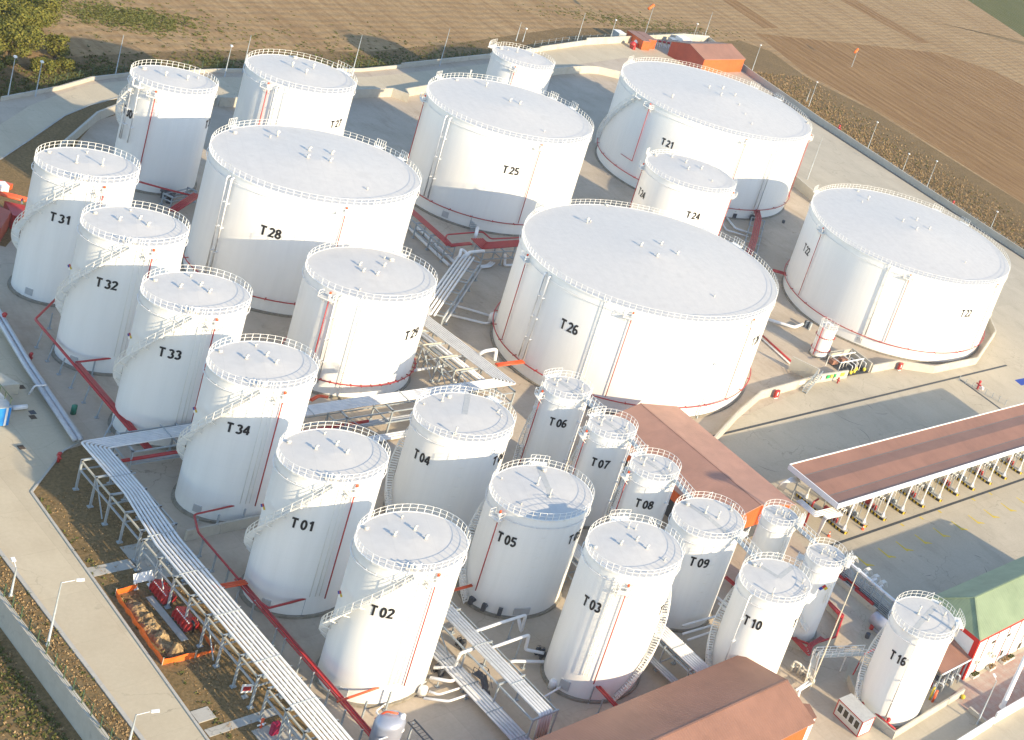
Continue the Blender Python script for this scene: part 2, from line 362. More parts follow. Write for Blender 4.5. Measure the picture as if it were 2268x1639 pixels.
sheet('ploughed_field', [(-190, 216), (-152.3, 208), (-123.7, 215), (-54.8, 215), (60, 215), (300, 215), (300, 480), (-180, 352), (-196, 330)], FZ, M_PLOW)
sheet('green_field', [(-310, 470), (-240, 452), (-165, 420), (-120, 430), (-300, 700), (-500, 700)], FZ, M_GREENF)
sheet('field_margin', [(-173, 180), (-145, 175), (-110, 173), (-60, 172), (300, 172), (300, 212), (60, 213), (-54.8, 214), (-123.7, 213), (-150, 205), (-172, 208), (-180, 200)], FZ + .004, M_WEED)
random.seed(3)
def blob(cx, cy, rx, ry, rot, n=26, jit=.28):
    return [(cx + (rx * math.cos(a) * math.cos(rot) - ry * math.sin(a) * math.sin(rot)) * q, cy + (rx * math.cos(a) * math.sin(rot) + ry * math.sin(a) * math.cos(rot)) * q)
            for a, q in [(2 * math.pi * i / n, 1 + random.uniform(-jit, jit)) for i in range(n)]]
sheet('field_margin', [(x - 1, y) for x, y in OUT] + [WALL_TOP[0], WALL_TOP[1], WALL_TOP[3], (-180, 186), (-186, 184), (-172, 125), (-150, 78), (-139, 50), (-131, 10), (-124, -12), (-118, -24), (-108, -40)], FZ + .004, M_WEED)
sheet('field_track', [g(2080, 52, -.5), g(2100, 55, -.5), g(2300, 108, -.5), g(2300, 100, -.5)], FZ + .004, M_DRY)
sheet('field_track', [g(1860, 0, -.5), g(1895, 0, -.5), g(2060, 95, -.5), g(2035, 96, -.5)], FZ + .004, M_PLOW)
sheet('field_track', [g(1600, 0, -.5), g(1630, 0, -.5), g(1725, 62, -.5), g(1690, 62, -.5)], FZ + .004, M_PLOW)
# kerbs
def kerb(pts, w=.22, h=.13):
    mb = MB()
    for a, b in zip(pts, pts[1:]):
        n = max(1, int(math.dist(a, b) / 3))
        for i in range(n):
            p = [a[0] + (b[0] - a[0]) * i / n, a[1] + (b[1] - a[1]) * i / n]; q = [a[0] + (b[0] - a[0]) * (i + .985) / n, a[1] + (b[1] - a[1]) * (i + .985) / n]
            mb.beam((*p, h / 2 + .002), (*q, h / 2 + .002), w, h)
    return struct('kerb', mb, M_KERB)
kerb([(2.6, -59.9), (3.9, -62), (11, -67.6), (56.7, -69.2), (130, -71.4)])
kerb([(-25, -73.75), (130, -73.75)], .35, .14)
kerb([(-76.9, -40.9), (-83.8, -35), (-94.6, -26), (-99.6, -20.4), (-104.3, -13.4)])
for x0, x1, y0, y1 in ((26.4, 28.1, -68, -63.9), (55.3, 56.5, -68.9, -62.4), (24, 31, -64, -60), (57.5, 61, -65.5, -62)):
    struct('footpath', MB().box2(x0, x1, y0, y1, -.1, .06), M_KERB)
struct('footpath', MB().box2(52.3, 54.2, -68.9, -67.3, -.1, .1), M_KERB)
sheet('paved_walk', [(94.2, 9), (101, 9), (101, 60), (93.6, 60), (93.6, 14)], .012, M_PAVE)
# drains (gratings let into the paving)
for a, b in (((27.3, 18), (25.0, 108)), ((59.6, 15), (59.9, 130)), ((26.5, 89), (45, 88.8))):
    mb = MB(); mb.beam((*a, .0), (*b, .0), .55, .03); struct('drain_channel', mb, M_DRAIN)
mb = MB(); mb.beam((-130, 171.6, 0), (60, 171.2, 0), .9, .03); struct('drain_channel', mb, M_DRAIN)
# yellow bay marks
for y in (19.8, 25, 29.4, 34.2, 39.1, 44.1, 48.9, 53.5, 58.8, 63.8, 68.8):
    mb = MB(); mb.sheet([(63.5, y - .12), (66.3, y - .2), (66.35, y + .25), (63.5, y + .1)], .010)
    mb.sheet([(66.0, y - .25), (66.8, y + 1.1), (66.5, y + 1.1), (65.7, y + .2)], .014)
    struct('bay_marking', mb, M_YELLOW)
for y in (34.1, 39.2, 44.2, 54, 59.2): struct('bay_marking', MB().sheet([(60.1, y - .2), (60.9, y - .1), (60.9, y + .25), (60.1, y + .2)], .010), M_YELLOW)

# ---------------------------------------------------------------- walls: every wall a thing
def wall(name, pts, h, t, label, mat=None, z0=-.05, coping=False, cat='wall', group=None):
    mb = MB(); n = len(pts); L = []; Rr = []
    for i, p in enumerate(pts):
        d = Vector((0, 0))
        if i > 0: d += Vector((p[0] - pts[i - 1][0], p[1] - pts[i - 1][1])).normalized()
        if i < n - 1: d += Vector((pts[i + 1][0] - p[0], pts[i + 1][1] - p[1])).normalized()
        d.normalize(); nn = Vector((-d.y, d.x)); k = t / 2
        L.append((p[0] + nn.x * k, p[1] + nn.y * k)); Rr.append((p[0] - nn.x * k, p[1] - nn.y * k))
    hs = h if isinstance(h, (list, tuple)) else [h] * n
    vs = []
    for i in range(n): vs += [(*L[i], z0), (*Rr[i], z0), (*Rr[i], hs[i]), (*L[i], hs[i])]
    fs = [(0, 1, 2, 3), (4 * n - 1, 4 * n - 2, 4 * n - 3, 4 * n - 4)]
    for i in range(n - 1):
        a, b = 4 * i, 4 * i + 4
        for j in range(4): fs.append((a + j, b + j, b + (j + 1) % 4, a + (j + 1) % 4))
    mb.add(vs, fs)
    o = mb.build(name, mat or M_WALL)
    return setp(o, label, cat, group)
G_P = 'walls around the depot perimeter'; G_B = 'concrete bund walls'
wall('perimeter_wall', OUT[:8], .75, .3, 'low pale perimeter wall curving beside the road behind the tanks at upper left', group=G_P)
wall('perimeter_wall', [OUT[7], OUT[8], WALL_TOP[0]], 1.2, .3, 'pale perimeter wall behind the lone small round tank at the top', group=G_P)
wall('perimeter_wall', [WALL_TOP[0], WALL_TOP[1]], 1.5, .35, 'sunlit cream perimeter wall right of the small tank at the top', group=G_P)
wall('perimeter_wall', [WALL_TOP[1], WALL_TOP[3], WR[0]], 2.2, .35, 'tall sunlit cream perimeter wall behind the orange containers', group=G_P)
wall('perimeter_wall', WR, 1.9, .35, 'long grey shaded perimeter wall beside the ploughed field', group=G_P)
wall('retaining_wall', [(-30, -76.1), (150, -76.1)], .12, .4, 'blue-grey retaining wall dropping to the rough ground at lower left', z0=-4.2, group=G_P)
wall('perimeter_wall', [(102, -40), (101.8, 1.6), (101.7, 9.9)], 1.5, .3, 'low white boundary wall beside the outer road at lower right', mat=M_PANEL, group=G_P)
wall('perimeter_wall', [(101.6, 10.4), (101.7, 17.1), (101.6, 50)], 2.0, .3, 'taller white boundary wall behind the tall mast at lower right', mat=M_PANEL, group=G_P)
wall('bund_wall', [(-79, -32.6), (-93, -22), (-97.5, -16.6), (-102.2, 1)], 1.8, .35, 'grey bund wall left of tank T 30 beside the grass verge', group=G_B)
wall('bund_wall', [(-101.6, 1.2), (-101.9, 5.3), (-106, 12), (-109.5, 31), (-111.4, 40.5)], 2.1, .35, 'bund wall running behind tank T 27', group=G_B)
wall('bund_wall', [(-111.2, 40.3), (-108.6, 42.3), (-111.5, 43.2), (-115, 51), (-131.8, 94.3)], 2.1, .35, 'bund wall with a sunlit stepped corner behind tank T 25', group=G_B)
wall('bund_wall', [(-131.8, 94.3), (-133.6, 99.2), (-135.6, 108.1), (-135.6, 111), (-132.5, 118), (-110, 128)], 2.2, .35, 'curving cream bund wall between the small top tank and tank T 21', group=G_B)
wall('bund_wall', [(-76, 125), (-56.5, 121.7), (-15, 121.7), (8, 121)], 2.8, .4, 'high sunlit bund wall between tanks T 21 and T 22', group=G_B)
wall('bund_wall', [(8, 121), (13.6, 116.6), (22.3, 99.2), (22.4, 84), (18.2, 76.4), (18.2, 68.6)], 1.8, .35, 'white bund wall wrapping the front of tank T 22', group=G_B)
wall('bund_wall', [(18.4, 61.2), (18.1, 53.2), (19.8, 36.9), (24, 28), (31.5, 14.5)], 1.8, .35, 'white bund wall wrapping the front of tank T 26', group=G_B)
wall('bund_wall', [(12.5, 50.8), (18.0, 53.0)], 3.0, .35, 'tall concrete wall on the left side of the small tank bay', group=G_B)
wall('bund_wall', [(11.9, 68.6), (18.0, 68.4)], 2.2, .3, 'concrete wall on the right side of the pump bay', group=G_B)
wall('bund_wall', [(11.7, 62.5), (11.7, 68.4)], 2.0, .3, 'concrete wall at the back of the pump bay near tank T 22', group=G_B)
wall('bund_wall', [(25.2, -58), (25.2, -45)], 1.5, .3, 'concrete bund wall between tanks T 34 and T 01', group=G_B)
wall('bund_wall', [(-32, -57.4), (-14.7, -58.9), (2.6, -59.8)], .9, .45, 'low grey bund wall along the foot of tanks T 31 to T 33', group=G_B)
wall('bund_wall', [(84.3, -2.5), (89.3, -5.2), (95.7, -4.9), (95.1, 10.8)], 1.2, .3, 'pale bund wall around the foot of tank T 16', group=G_B)
wall('bund_wall', [(71.0, 5.9), (74.5, 5.6), (77.5, 1.2), (77.0, -3.4), (74.6, -4.8)], 1.2, .3, 'bund wall with a red top around the unnumbered tank beside T 10', group=G_B)
wall('bund_wall', [(66.8, 12.0), (75.4, 12.2)], .9, .35, 'low bund wall under the grey manifold pipes', group=G_B)
wall('planter_wall', [(97.8, 9.2), (101, 9.2)], .7, .3, 'low concrete planter wall near the mast foot', cat='wall', group=G_B)
# red rail caps on the small bund
mb = MB(); mb.tube([(71.0, 5.9, 1.35), (74.5, 5.6, 1.35), (77.5, 1.2, 1.35), (77.0, -3.4, 1.35), (74.6, -4.8, 1.35)], .16, 6); mb.tube([(71.5, 5.2, 1.6), (74.2, 5.0, 1.6), (76.9, 1.0, 1.6)], .1, 6)
setp(mb.build('fire_main', M_RED), 'red fire pipe lying on the bund wall beside the unnumbered tank', 'pipe')
mb = MB(); mb.tube([(84.6, -2.2, 1.3), (82.3, 2.2, 1.3), (82.2, 7, 1.3)], .1, 6); mb.tube([(89.3, -5.0, 1.32), (95.5, -4.7, 1.32)], .12, 6); mb.ball((93.8, -4.4, 1.5), .32, 8)
setp(mb.build('fire_main', M_RED), 'red fire pipe around the foot of tank T 16', 'pipe')
# ================================================================ storage tanks
def arc(cx, cy, rx, ry, a0, a1, n=12): return [(cx + rx * math.cos(R(a0 + (a1 - a0) * k / n)), cy + ry * math.sin(R(a0 + (a1 - a0) * k / n))) for k in range(n + 1)]
GLYPH = {'T': (.64, [[(.02, .92), (.62, .92)], [(.32, .9), (.32, 0)]]), ' ': (.24, []),
 '0': (.62, [arc(.29, .5, .195, .415, 0, 360, 20)]), '1': (.60, [[(.35, 0), (.35, 1.0)], [(.37, .93), (.12, .74)]]),
 '2': (.62, [arc(.28, .70, .20, .215, 165, -35, 10) + [(.09, .09), (.54, .09)]]), '3': (.62, [arc(.27, .735, .19, .18, 155, -85, 10), arc(.27, .295, .215, .215, 85, -155, 10)]),
 '4': (.62, [[(.42, 0), (.42, .98)], [(.40, .9), (.07, .34)], [(.02, .29), (.58, .29)]]), '5': (.62, [[(.52, .92), (.15, .92), (.11, .5)], arc(.28, .33, .21, .245, 128, -150, 12)]),
 '6': (.62, [arc(.29, .30, .20, .215, 0, 360, 16), arc(.33, .46, .245, .455, 180, 62, 8)]), '7': (.60, [[(.05, .92), (.54, .92), (.32, .45), (.22, 0)]]),
 '8': (.62, [arc(.29, .735, .175, .18, 0, 360, 16), arc(.29, .285, .21, .21, 0, 360, 16)]), '9': (.62, [arc(.29, .70, .20, .215, 0, 360, 16), arc(.25, .54, .245, .455, 0, -118, 8)])}
def textmesh(s, size, sw=.62):
    vs, fs, x0 = [], [], 0.0; w = .102; total = sum(GLYPH[c][0] for c in s)
    for c in s:
        for pl in GLYPH[c][1]:
            closed = math.dist(pl[0], pl[-1]) < 1e-6; q = pl[:-1] if closed else pl; n = len(q); b = len(vs)
            for k, p in enumerate(q):
                a = q[k - 1] if (k or closed) else p; e = q[(k + 1) % n] if (k < n - 1 or closed) else p
                d1 = Vector((p[0] - a[0], p[1] - a[1])); d2 = Vector((e[0] - p[0], e[1] - p[1])); d1 = d1.normalized() if d1.length > 1e-6 else d2.normalized(); d2 = d2.normalized() if d2.length > 1e-6 else d1
                m = (Vector((-d1.y, d1.x)) + Vector((-d2.y, d2.x))).normalized(); kk = w / max(.55, m.dot(Vector((-d1.y, d1.x))))
                for sg in (1, -1): vs.append(Vector((((p[0] + m.x * kk * sg) + x0 - total / 2 + .02) * size * .86, (p[1] + m.y * kk * sg - .5) * size, 0)))
            for k in range(n if closed else n - 1): k2 = (k + 1) % n; fs.append((b + 2 * k + 1, b + 2 * k2 + 1, b + 2 * k2, b + 2 * k))
        x0 += GLYPH[c][0]
    return vs, fs
TK = {'30': (-69.83, -22.75, 5.81, 18.76), '27': (-76.20, 0.36, 8.56, 18.76), '31': (-35.40, -47.79, 5.62, 19.80), '32': (-16.94, -49.46, 5.63, 19.93),
      '33': (1.32, -50.06, 5.63, 19.86), '34': (18.71, -50.29, 5.58, 19.59), '01': (38.01, -51.65, 5.46, 18.98), '02': (54.96, -51.68, 5.50, 18.39), '03': (66.19, -30.76, 5.60, 18.81),
      '05': (48.26, -30.50, 6.03, 15.13), '04': (29.91, -29.95, 6.02, 15.12), '25': (-60.04, 31.70, 15.19, 20.73), '21': (-71.37, 93.74, 22.92, 21.07), '24': (-37.53, 59.76, 9.35, 18.01),
      '28': (-35.20, -17.29, 14.28, 20.39), '26': (-0.28, 21.99, 21.58, 19.35), '22': (-3.33, 94.60, 23.30, 19.83), '29': (-6.00, -23.48, 8.34, 16.75), '06': (27.16, -12.56, 3.20, 15.06),
      '07': (38.09, -12.76, 3.23, 15.11), '08': (48.68, -13.42, 3.28, 15.21), '09': (61.15, -13.99, 4.71, 15.13), '10': (75.59, -14.58, 4.62, 15.13), '11': (62.79, -1.61, 2.54, 13.24),
      '12': (72.78, -1.82, 2.70, 13.24), '16': (90.61, -0.66, 4.49, 14.83), '23': (-102.49, 62.71, 6.62, 15.60), '20': (9.3, 62.0, 1.75, 6.6)}
def shell(n, u, v, dr=0.0):
    x, y, r, h = TK[n]; r += dr; d = bearing(u, v); ox, oy = CAM.x - x, CAM.y - y
    A = d.x * d.x + d.y * d.y; B = ox * d.x + oy * d.y; C = ox * ox + oy * oy - r * r; q = B * B - A * C
    t = (-B - math.sqrt(q)) / A if q > 0 else -B / A
    return math.atan2(oy + d.y * t, ox + d.x * t), CAM.z + d.z * t
def roofxy(n, u, v):
    x, y = g(u, v, TK[n][3] + .3); return x, y
CONE = .055
VENTS = {}
def vent_mesh(kind):
    if kind in VENTS: return VENTS[kind]
    mb = MB()
    if kind == 'gooseneck':
        mb.tube([(0, 0, -.1), (0, 0, .55)], .17, 8); mb.tube([(-.05, 0, .62), (.42, 0, .62)], .24, 8); mb.lathe((0, 0, 0), [(.3, -.02), (.3, .06), (.17, .06)], 10)
    elif kind == 'mushroom':
        mb.tube([(0, 0, -.1), (0, 0, .75)], .13, 8); mb.lathe((0, 0, .7), [(.14, -.05), (.30, .0), (.30, .22), (.18, .38), (.01, .42)], 10)
    elif kind == 'stack':
        mb.tube([(0, 0, -.1), (0, 0, 1.45)], .12, 8); mb.lathe((0, 0, 1.3), [(.13, 0), (.2, .05), (.2, .45), (.01, .5)], 10); mb.lathe((0, 0, 0), [(.32, -.02), (.32, .1), (.12, .1)], 10)
    elif kind == 'manhole':
        mb.lathe((0, 0, 0), [(.42, -.05), (.42, .3), (.48, .3), (.48, .38), (.3, .46), (.01, .5)], 14)
    elif kind == 'stub':
        mb.tube([(0, 0, -.1), (0, 0, .32)], .12, 8); mb.lathe((0, 0, .3), [(.18, 0), (.18, .07), (.01, .08)], 8)
    me = mb.build('vent', M_VENT); VENTS[kind] = me.data; bpy.data.objects.remove(me); return VENTS[kind]
def put_vent(root, n, kind, xy, rz=0.0, s=1.0):
    x, y, r, h = TK[n]; d = math.hypot(xy[0] - x, xy[1] - y)
    nm = {'manhole': 'manhole', 'stub': 'nozzle'}.get(kind, 'vent')
    o = bpy.data.objects.new(nm, vent_mesh(kind)); COL.objects.link(o); o.parent = root
    o.location = (xy[0] - x, xy[1] - y, h + .05 + max(0, r - d) * CONE); o.rotation_euler = (0, 0, rz); s *= (.56 if kind == 'gooseneck' else .66); o.scale = (s, s, s)
def railing(mb, x, y, r, z, a0, a1, h=1.05, post=.85, top=.025, close=False, rails=(1.0, .52)):
    n = max(4, int(abs(a1 - a0) * r / post))
    for i in range(n + (0 if close else 1)):
        a = a0 + (a1 - a0) * i / n; c, s = math.cos(a), math.sin(a)
        mb.beam((x + r * c, y + r * s, z), (x + r * c, y + r * s, z + h), .052, .052)
    m = max(12, int(abs(a1 - a0) * 14))
    for f in rails:
        pts = [(x + r * math.cos(a0 + (a1 - a0) * i / m), y + r * math.sin(a0 + (a1 - a0) * i / m), z + h * f) for i in range(m + (0 if close else 1))]
        mb.tube(pts, top, 5, closed=close)
def P(x, y, r, a, z): return (x + r * math.cos(a), y + r * math.sin(a), z)
def radial_box(mb, x, y, r, a, z, dr, dw, dz):
    mb.box((x + r * math.cos(a), y + r * math.sin(a), z), (dr, dw, dz), a)
def foam_station(root, n, a, zt, z_low, ring=None, wide=1.0, side=0.0, red=True, colour=None):
    """work platform at the rim with a red-tipped foam chamber, and the riser below it"""
    x, y, r, h = TK[n]; mb = MB(); da = wide / r
    zp = zt - 1.1
    mb2 = MB()
    for i in range(5):
        radial_box(mb2, x, y, r + .55, a + (i - 2) * da * .3, zp, .95, wide * .3 * 1.1, .07)
    st = mb2.build('foam_platform', M_RAIL, root)
    rl = MB()
    for sx in (-1, 1):
        for rr in (r + .15, r + 1.0):
            rl.beam(P(x, y, rr, a + sx * da * .7, zp), P(x, y, rr, a + sx * da * .7, zp + 1.0), .06, .06)
        for k in (.5, 1.0): rl.tube([P(x, y, r + .15, a + sx * da * .7, zp + k), P(x, y, r + 1.0, a + sx * da * .7, zp + k)], .035, 5)
    for k in (.5, 1.0): rl.tube([P(x, y, r + 1.0, a - da * .7, zp + k), P(x, y, r + 1.02, a, zp + k), P(x, y, r + 1.0, a + da * .7, zp + k)], .035, 5)
    rl.beam(P(x, y, r + .05, a - da * .5, zp - 1.0), P(x, y, r + .95, a - da * .5, zp - .05), .07, .07); rl.beam(P(x, y, r + .05, a + da * .5, zp - 1.0), P(x, y, r + .95, a + da * .5, zp - .05), .07, .07)
    rl.build('handrail', M_RAIL, st)
    mb.lathe(P(x, y, r + .35, a + .15 / r, zp + .35), [(.01, -.3), (.2, -.28), (.22, .3), (.12, .45), (.01, .46)], 10)
    mb.tube([P(x, y, r + .35, a + .15 / r, zp + .3), P(x, y, r - .1, a + .15 / r, zp + .3)], .12, 8)
    mb.build('foam_chamber', M_PIPEW, root)
    v = MB(); v.lathe(P(x, y, r + .35, a + .15 / r, zp + .95), [(.01, -.2), (.16, -.16), (.16, .12), (.01, .2)], 8); v.build('foam_valve', M_ORED, root)
    rs = MB(); rs.tube([P(x, y, r + .30, a + .15 / r, zp + .1), P(x, y, r + .30, a + .15 / r, z_low)], .075, 6)
    if ring is not None: rs.tube([P(x, y, r + .30, a + .15 / r, z_low), P(x, y, r + .30, ring, z_low)], .075, 6)
    rs.build('foam_riser', colour or M_RED, root)
def white_pipes(root, n, pts, zt, zb, rad=.11):
    x, y, r, h = TK[n]
    for a in pts:
        mb = MB(); mb.tube([P(x, y, r + .02, a, zt + .25), P(x, y, r + .38, a, zt), P(x, y, r + .38, a, zb)], rad, 7)
        for k in range(1, 4):
            zz = zb + (zt - zb) * k / 4; mb.beam(P(x, y, r - .02, a, zz), P(x, y, r + .5, a, zz), .3, .1)
        mb.build('downpipe', M_PIPEW, root)
def ladder(root, n, a, zt, zb, cage=False, off=.45, w=.5):
    x, y, r, h = TK[n]; mb = MB()
    for s in (-1, 1): mb.beam(P(x, y, r + off, a + s * w / 2 / r, zb), P(x, y, r + off, a + s * w / 2 / r, zt + .9), .07, .07)
    k = int((zt - zb) / .4)
    for i in range(k): mb.beam(P(x, y, r + off, a - w / 2 / r, zb + .4 * i), P(x, y, r + off, a + w / 2 / r, zb + .4 * i), .04, .04)
    for i in range(0, k, 7): mb.beam(P(x, y, r, a, zb + .4 * i), P(x, y, r + off, a, zb + .4 * i), .06, .06)
    o = mb.build('ladder', M_RAIL, root)
    if cage:
        c = MB(); zz = zb + 2.4
        while zz < zt + 1:
            c.tube([P(x, y, r + off, a - .35 / r, zz), P(x, y, r + off + .55, a - .38 / r, zz), P(x, y, r + off + .75, a, zz), P(x, y, r + off + .55, a + .38 / r, zz), P(x, y, r + off, a + .35 / r, zz)], .035, 4); zz += 1.2
        for q in (-.38, 0, .38): c.beam(P(x, y, r + off + (.75 if q == 0 else .55), a + q / r, zb + 2.4), P(x, y, r + off + (.75 if q == 0 else .55), a + q / r, zt + 1), .04, .04)
        c.build('safety_cage', M_RAIL, o)
def spiral(root, n, a_top, zt, a_bot, zb, w=.8, landing=True):
    x, y, r, h = TK[n]; r0, r1 = r + .12, r + .12 + w
    nst = max(10, int((zt - zb) / .24)); mb = MB()
    for i in range(nst):
        f = (i + .5) / nst; a = a_top + (a_bot - a_top) * f; z = zt + (zb - zt) * f
        dw = abs(a_bot - a_top) * r1 / nst * 1.05
        radial_box(mb, x, y, (r0 + r1) / 2, a, z, w, dw, .05)
    m = max(10, int(nst / 2))
    for rr in (r0, r1):
        vs = []; fs = []
        for i in range(m + 1):
            f = i / m; a = a_top + (a_bot - a_top) * f; z = zt + (zb - zt) * f
            for ddr in (-.02, .02): vs += [P(x, y, rr + ddr, a, z - .12), P(x, y, rr + ddr, a, z + .07)]
        for i in range(m):
            q = 4 * i; p = q + 4
            fs += [(q, p, p + 1, q + 1), (q + 3, p + 3, p + 2, q + 2), (q + 1, p + 1, p + 3, q + 3), (q + 2, p + 2, p, q)]
        mb.add(vs, fs)
    if landing: radial_box(mb, x, y, (r0 + r1) / 2 + .05, a_top + math.copysign(.5 / r, a_top - a_bot), zt, w + .15, 1.3, .08)
    hr = MB(); npost = max(4, int(nst / 4))
    for i in range(npost + 1):
        f = i / npost; a = a_top + (a_bot - a_top) * f; z = zt + (zb - zt) * f
        hr.beam(P(x, y, r1, a, z), P(x, y, r1, a, z + 1.1), .075, .075)
    for k in (1.1, .55): hr.tube([P(x, y, r1, a_top + (a_bot - a_top) * i / m, zt + (zb - zt) * i / m + k) for i in range(m + 1)], .045, 5)
    br = mb; nb = max(3, int(nst / 8))
    for i in range(nb):
        f = (i + .5) / nb; a = a_top + (a_bot - a_top) * f; z = zt + (zb - zt) * f - .16
        br.beam(P(x, y, r, a, z - .7), P(x, y, r1, a, z), .1, .1); br.beam(P(x, y, r, a, z - .02), P(x, y, r1, a, z - .02), .09, .09)
    st = mb.build('spiral_stair', M_RAIL, root); hr.build('handrail', M_RAIL, st)
def number(root, n, text, uv, size, ang=None):
    x, y, r, h = TK[n]; a0, z0 = shell(n, *uv)
    if ang is not None: a0 = ang
    vs, fs = textmesh(text, size)
    mb = MB().add([P(x, y, r + .045, a0 + v.x / r, z0 + v.y) for v in vs], fs)
    mb.build('tank_number', M_BLACK, root)
def cooling_ring(root, n, z, mat, rad=.09, off=.42, name='cooling_ring', br=.12):
    x, y, r, h = TK[n]; k = max(28, int(r * 5))
    mb = MB(); mb.tube([P(x, y, r + off, 2 * math.pi * i / k, z) for i in range(k)], rad, 6, closed=True)
    for i in range(0, k, max(1, k // 22)):
        a = 2 * math.pi * i / k; mb.beam(P(x, y, r - .05, a, z), P(x, y, r + off + (.18 if br > .1 else .02), a, z - .05), br, br)
    mb.build(name, mat, root)
def roof_strip(root, n, p, q, w=.75):
    x, y, r, h = TK[n]; mb = MB(); a, b = Vector((*p, 0)), Vector((*q, 0)); d = (b - a).normalized(); s = Vector((-d.y, d.x, 0)) * w / 2; k = 8; vs = []
    for i in range(k + 1):
        c = a + (b - a) * i / k
        for e in (c - s, c + s): vs.append((e.x, e.y, h + .075 + max(0, r - math.hypot(e.x - x, e.y - y)) * CONE))
    mb.add(vs, [(2 * i, 2 * i + 2, 2 * i + 3, 2 * i + 1) for i in range(k)])
    mb.build('roof_walkway', M_STRIP, root)
def nfpa(root, n, uv, s=.75, dr=.06):
    x, y, r, h = TK[n]; a, z = shell(n, *uv)
    cols = [(M_BLUE_D, (-.5, 0)), (M_RED, (0, .5)), (M_YELLOW, (.5, 0)), (M_PANEL, (0, -.5))]
    pl = MB(); pl.add([P(x, y, r + dr, a - s / r, z), P(x, y, r + dr, a, z - s), P(x, y, r + dr, a + s / r, z), P(x, y, r + dr, a, z + s)], [(0, 1, 2, 3)])
    o = pl.build('hazard_sign', M_PANEL, root)
    for m, (cx, cz) in cols:
        q = .47 * s
        MB().add([P(x, y, r + dr + .02, a + (cx * s + ex * q) / r, z + cz * s + ez * q) for ex, ez in ((-1, 0), (0, -1), (1, 0), (0, 1))], [(0, 1, 2, 3)]).build('hazard_field', m, o)
M_BLUE_D = paint('sign_blue', (.02, .05, .30), .5, .02)
def tank(n, label, group='white storage tanks', name='storage_tank', seg=None, rail_gap=None, wring=True):
    x, y, r, h = TK[n]; root = thing(name, label, 'storage tank', (x, y, 0), group)
    seg = seg or max(40, int(r * 7))
    MB().lathe((x, y, 0), [(r + .36, -.05), (r + .32, .30), (r - .2, .33)], seg, False).build('ring_foundation', M_BASE, root)
    MB().lathe((x, y, 0), [(r, .3), (r, h)] if True else [], seg).build('shell', M_WHITE, root)
    MB().lathe((x, y, h), [(r - .02, .06), (r * .66, .06 + r * .34 * CONE), (r * .33, .06 + r * .67 * CONE), (.02, .06 + r * CONE)], seg).build('roof', M_ROOF, root)
    MB().lathe((x, y, h), [(r + .003, -.16), (r + .12, -.16), (r + .12, .09), (r - .03, .09), (r - .03, .0)], seg, False).build('rim_angle', M_RAIL, root)
    mb = MB(); railing(mb, x, y, r + .06, h + .05, 0, 2 * math.pi, close=True, post=.78 if r < 7 else 1.0); mb.build('railing', M_RAIL, root)
    if wring: cooling_ring(root, n, h - 1.15, M_PIPEW, .05, .2, 'spray_ring', .07)
    return root
# --- the front row of six alike, and T 03
ROWF = [('31', (133.4, 484)), ('32', (236, 629)), ('33', (376, 783)), ('34', (527, 950)), ('01', (670, 1162)), ('02', (846, 1356))]
PT = {}
ROWL = {'31': 'tall white tank T 31, first of the front row, by the left edge',
        '32': 'tall white tank T 32 between T 31 and T 33', '33': 'tall white tank T 33 above the red overhead pipe end', '34': 'tall white tank T 34 behind the corner of the pipe rack',
        '01': 'tall white tank T 01 beside the long silver pipe rack', '02': 'tall white tank T 02 at the near end of the front row'}
VROW = {'31': [((510, 1093), 'mushroom'), ((683, 1110), 'mushroom'), ((350, 1020), 'manhole'), ((570, 1025), 'stub')]}
A_ST, Z_ST = shell('02', 756.5 + 470 / 2.998, 1092.3 + 548 / 2.998, .5)
for n, uv in ROWF:
    t = tank(n, ROWL[n]); PT[n] = t; x, y, r, h = TK[n]
    number(t, n, 'T ' + n, uv, 1.35)
    a_top = R(-27); z_top = h - .15
    spiral(t, n, a_top, z_top, R(-27 - 140), .6)
    foam_station(t, n, R(-4), h - .2, 2.6, red=True)
    for q in (-.45, .1, .5):
        mb = MB(); aa = R(-14) + q / r; mb.tube([P(x, y, r + .13, aa, h + 1.0), P(x, y, r + .13, aa, 3.0)], .035, 6); mb.build('conduit', M_RAIL, t)
    # rim gauges beside the landing
    ga = MB()
    for q in (-.9, -.3, .5): ga.tube([P(x, y, r - .35, R(-27) + q / r, h + .1), P(x, y, r - .35, R(-27) + q / r, h + 1.0)], .09, 6)
    ga.box(P(x, y, r - .3, R(-24), h + .55), (.4, .5, .35), R(-24)); ga.build('gauge_set', M_RAIL, t)
    for (dx, dy, kd, s) in ((-1.4, -1.3, 'gooseneck', 1.1), (-1.55, 1.05, 'gooseneck', 1.1), (.4, 1.2, 'gooseneck', 1.1), (-3.7, -3.1, 'manhole', .8), (-4.1, 1.0, 'stub', 1.2)) if n != '31' else ((-.2, -1.3, 'stack', 1), (.6, 1.4, 'stack', 1), (-3.7, -3.1, 'manhole', .8), (-3.6, 1.2, 'stub', 1.2)):
        put_vent(t, n, kd, (x + dx, y + dy), 1.9, s)
    ha, hz = {'31': (68, 445), '32': (172.5, 590), '33': (305.5, 742), '34': (450.5, 905), '01': (601.5, 1119), '02': (772.5, 1311)}[n], 0
    nfpa(t, n, ha, .5, .9)
    radial_box(d := MB(), x, y, r + .02, R(-62), 1.3, .12, 1.0, 1.0); d.build('manway', M_PIPEG, t)
t = tank('03', 'tall white tank T 03 with a long spiral stair, right of the pipe rack'); n = '03'; x, y, r, h = TK[n]; PT[n] = t
number(t, n, 'T 03', t9(8, 1660, 738), 1.4); number(t, n, 'T 03', t9(8, 2140, 752), 1.4)
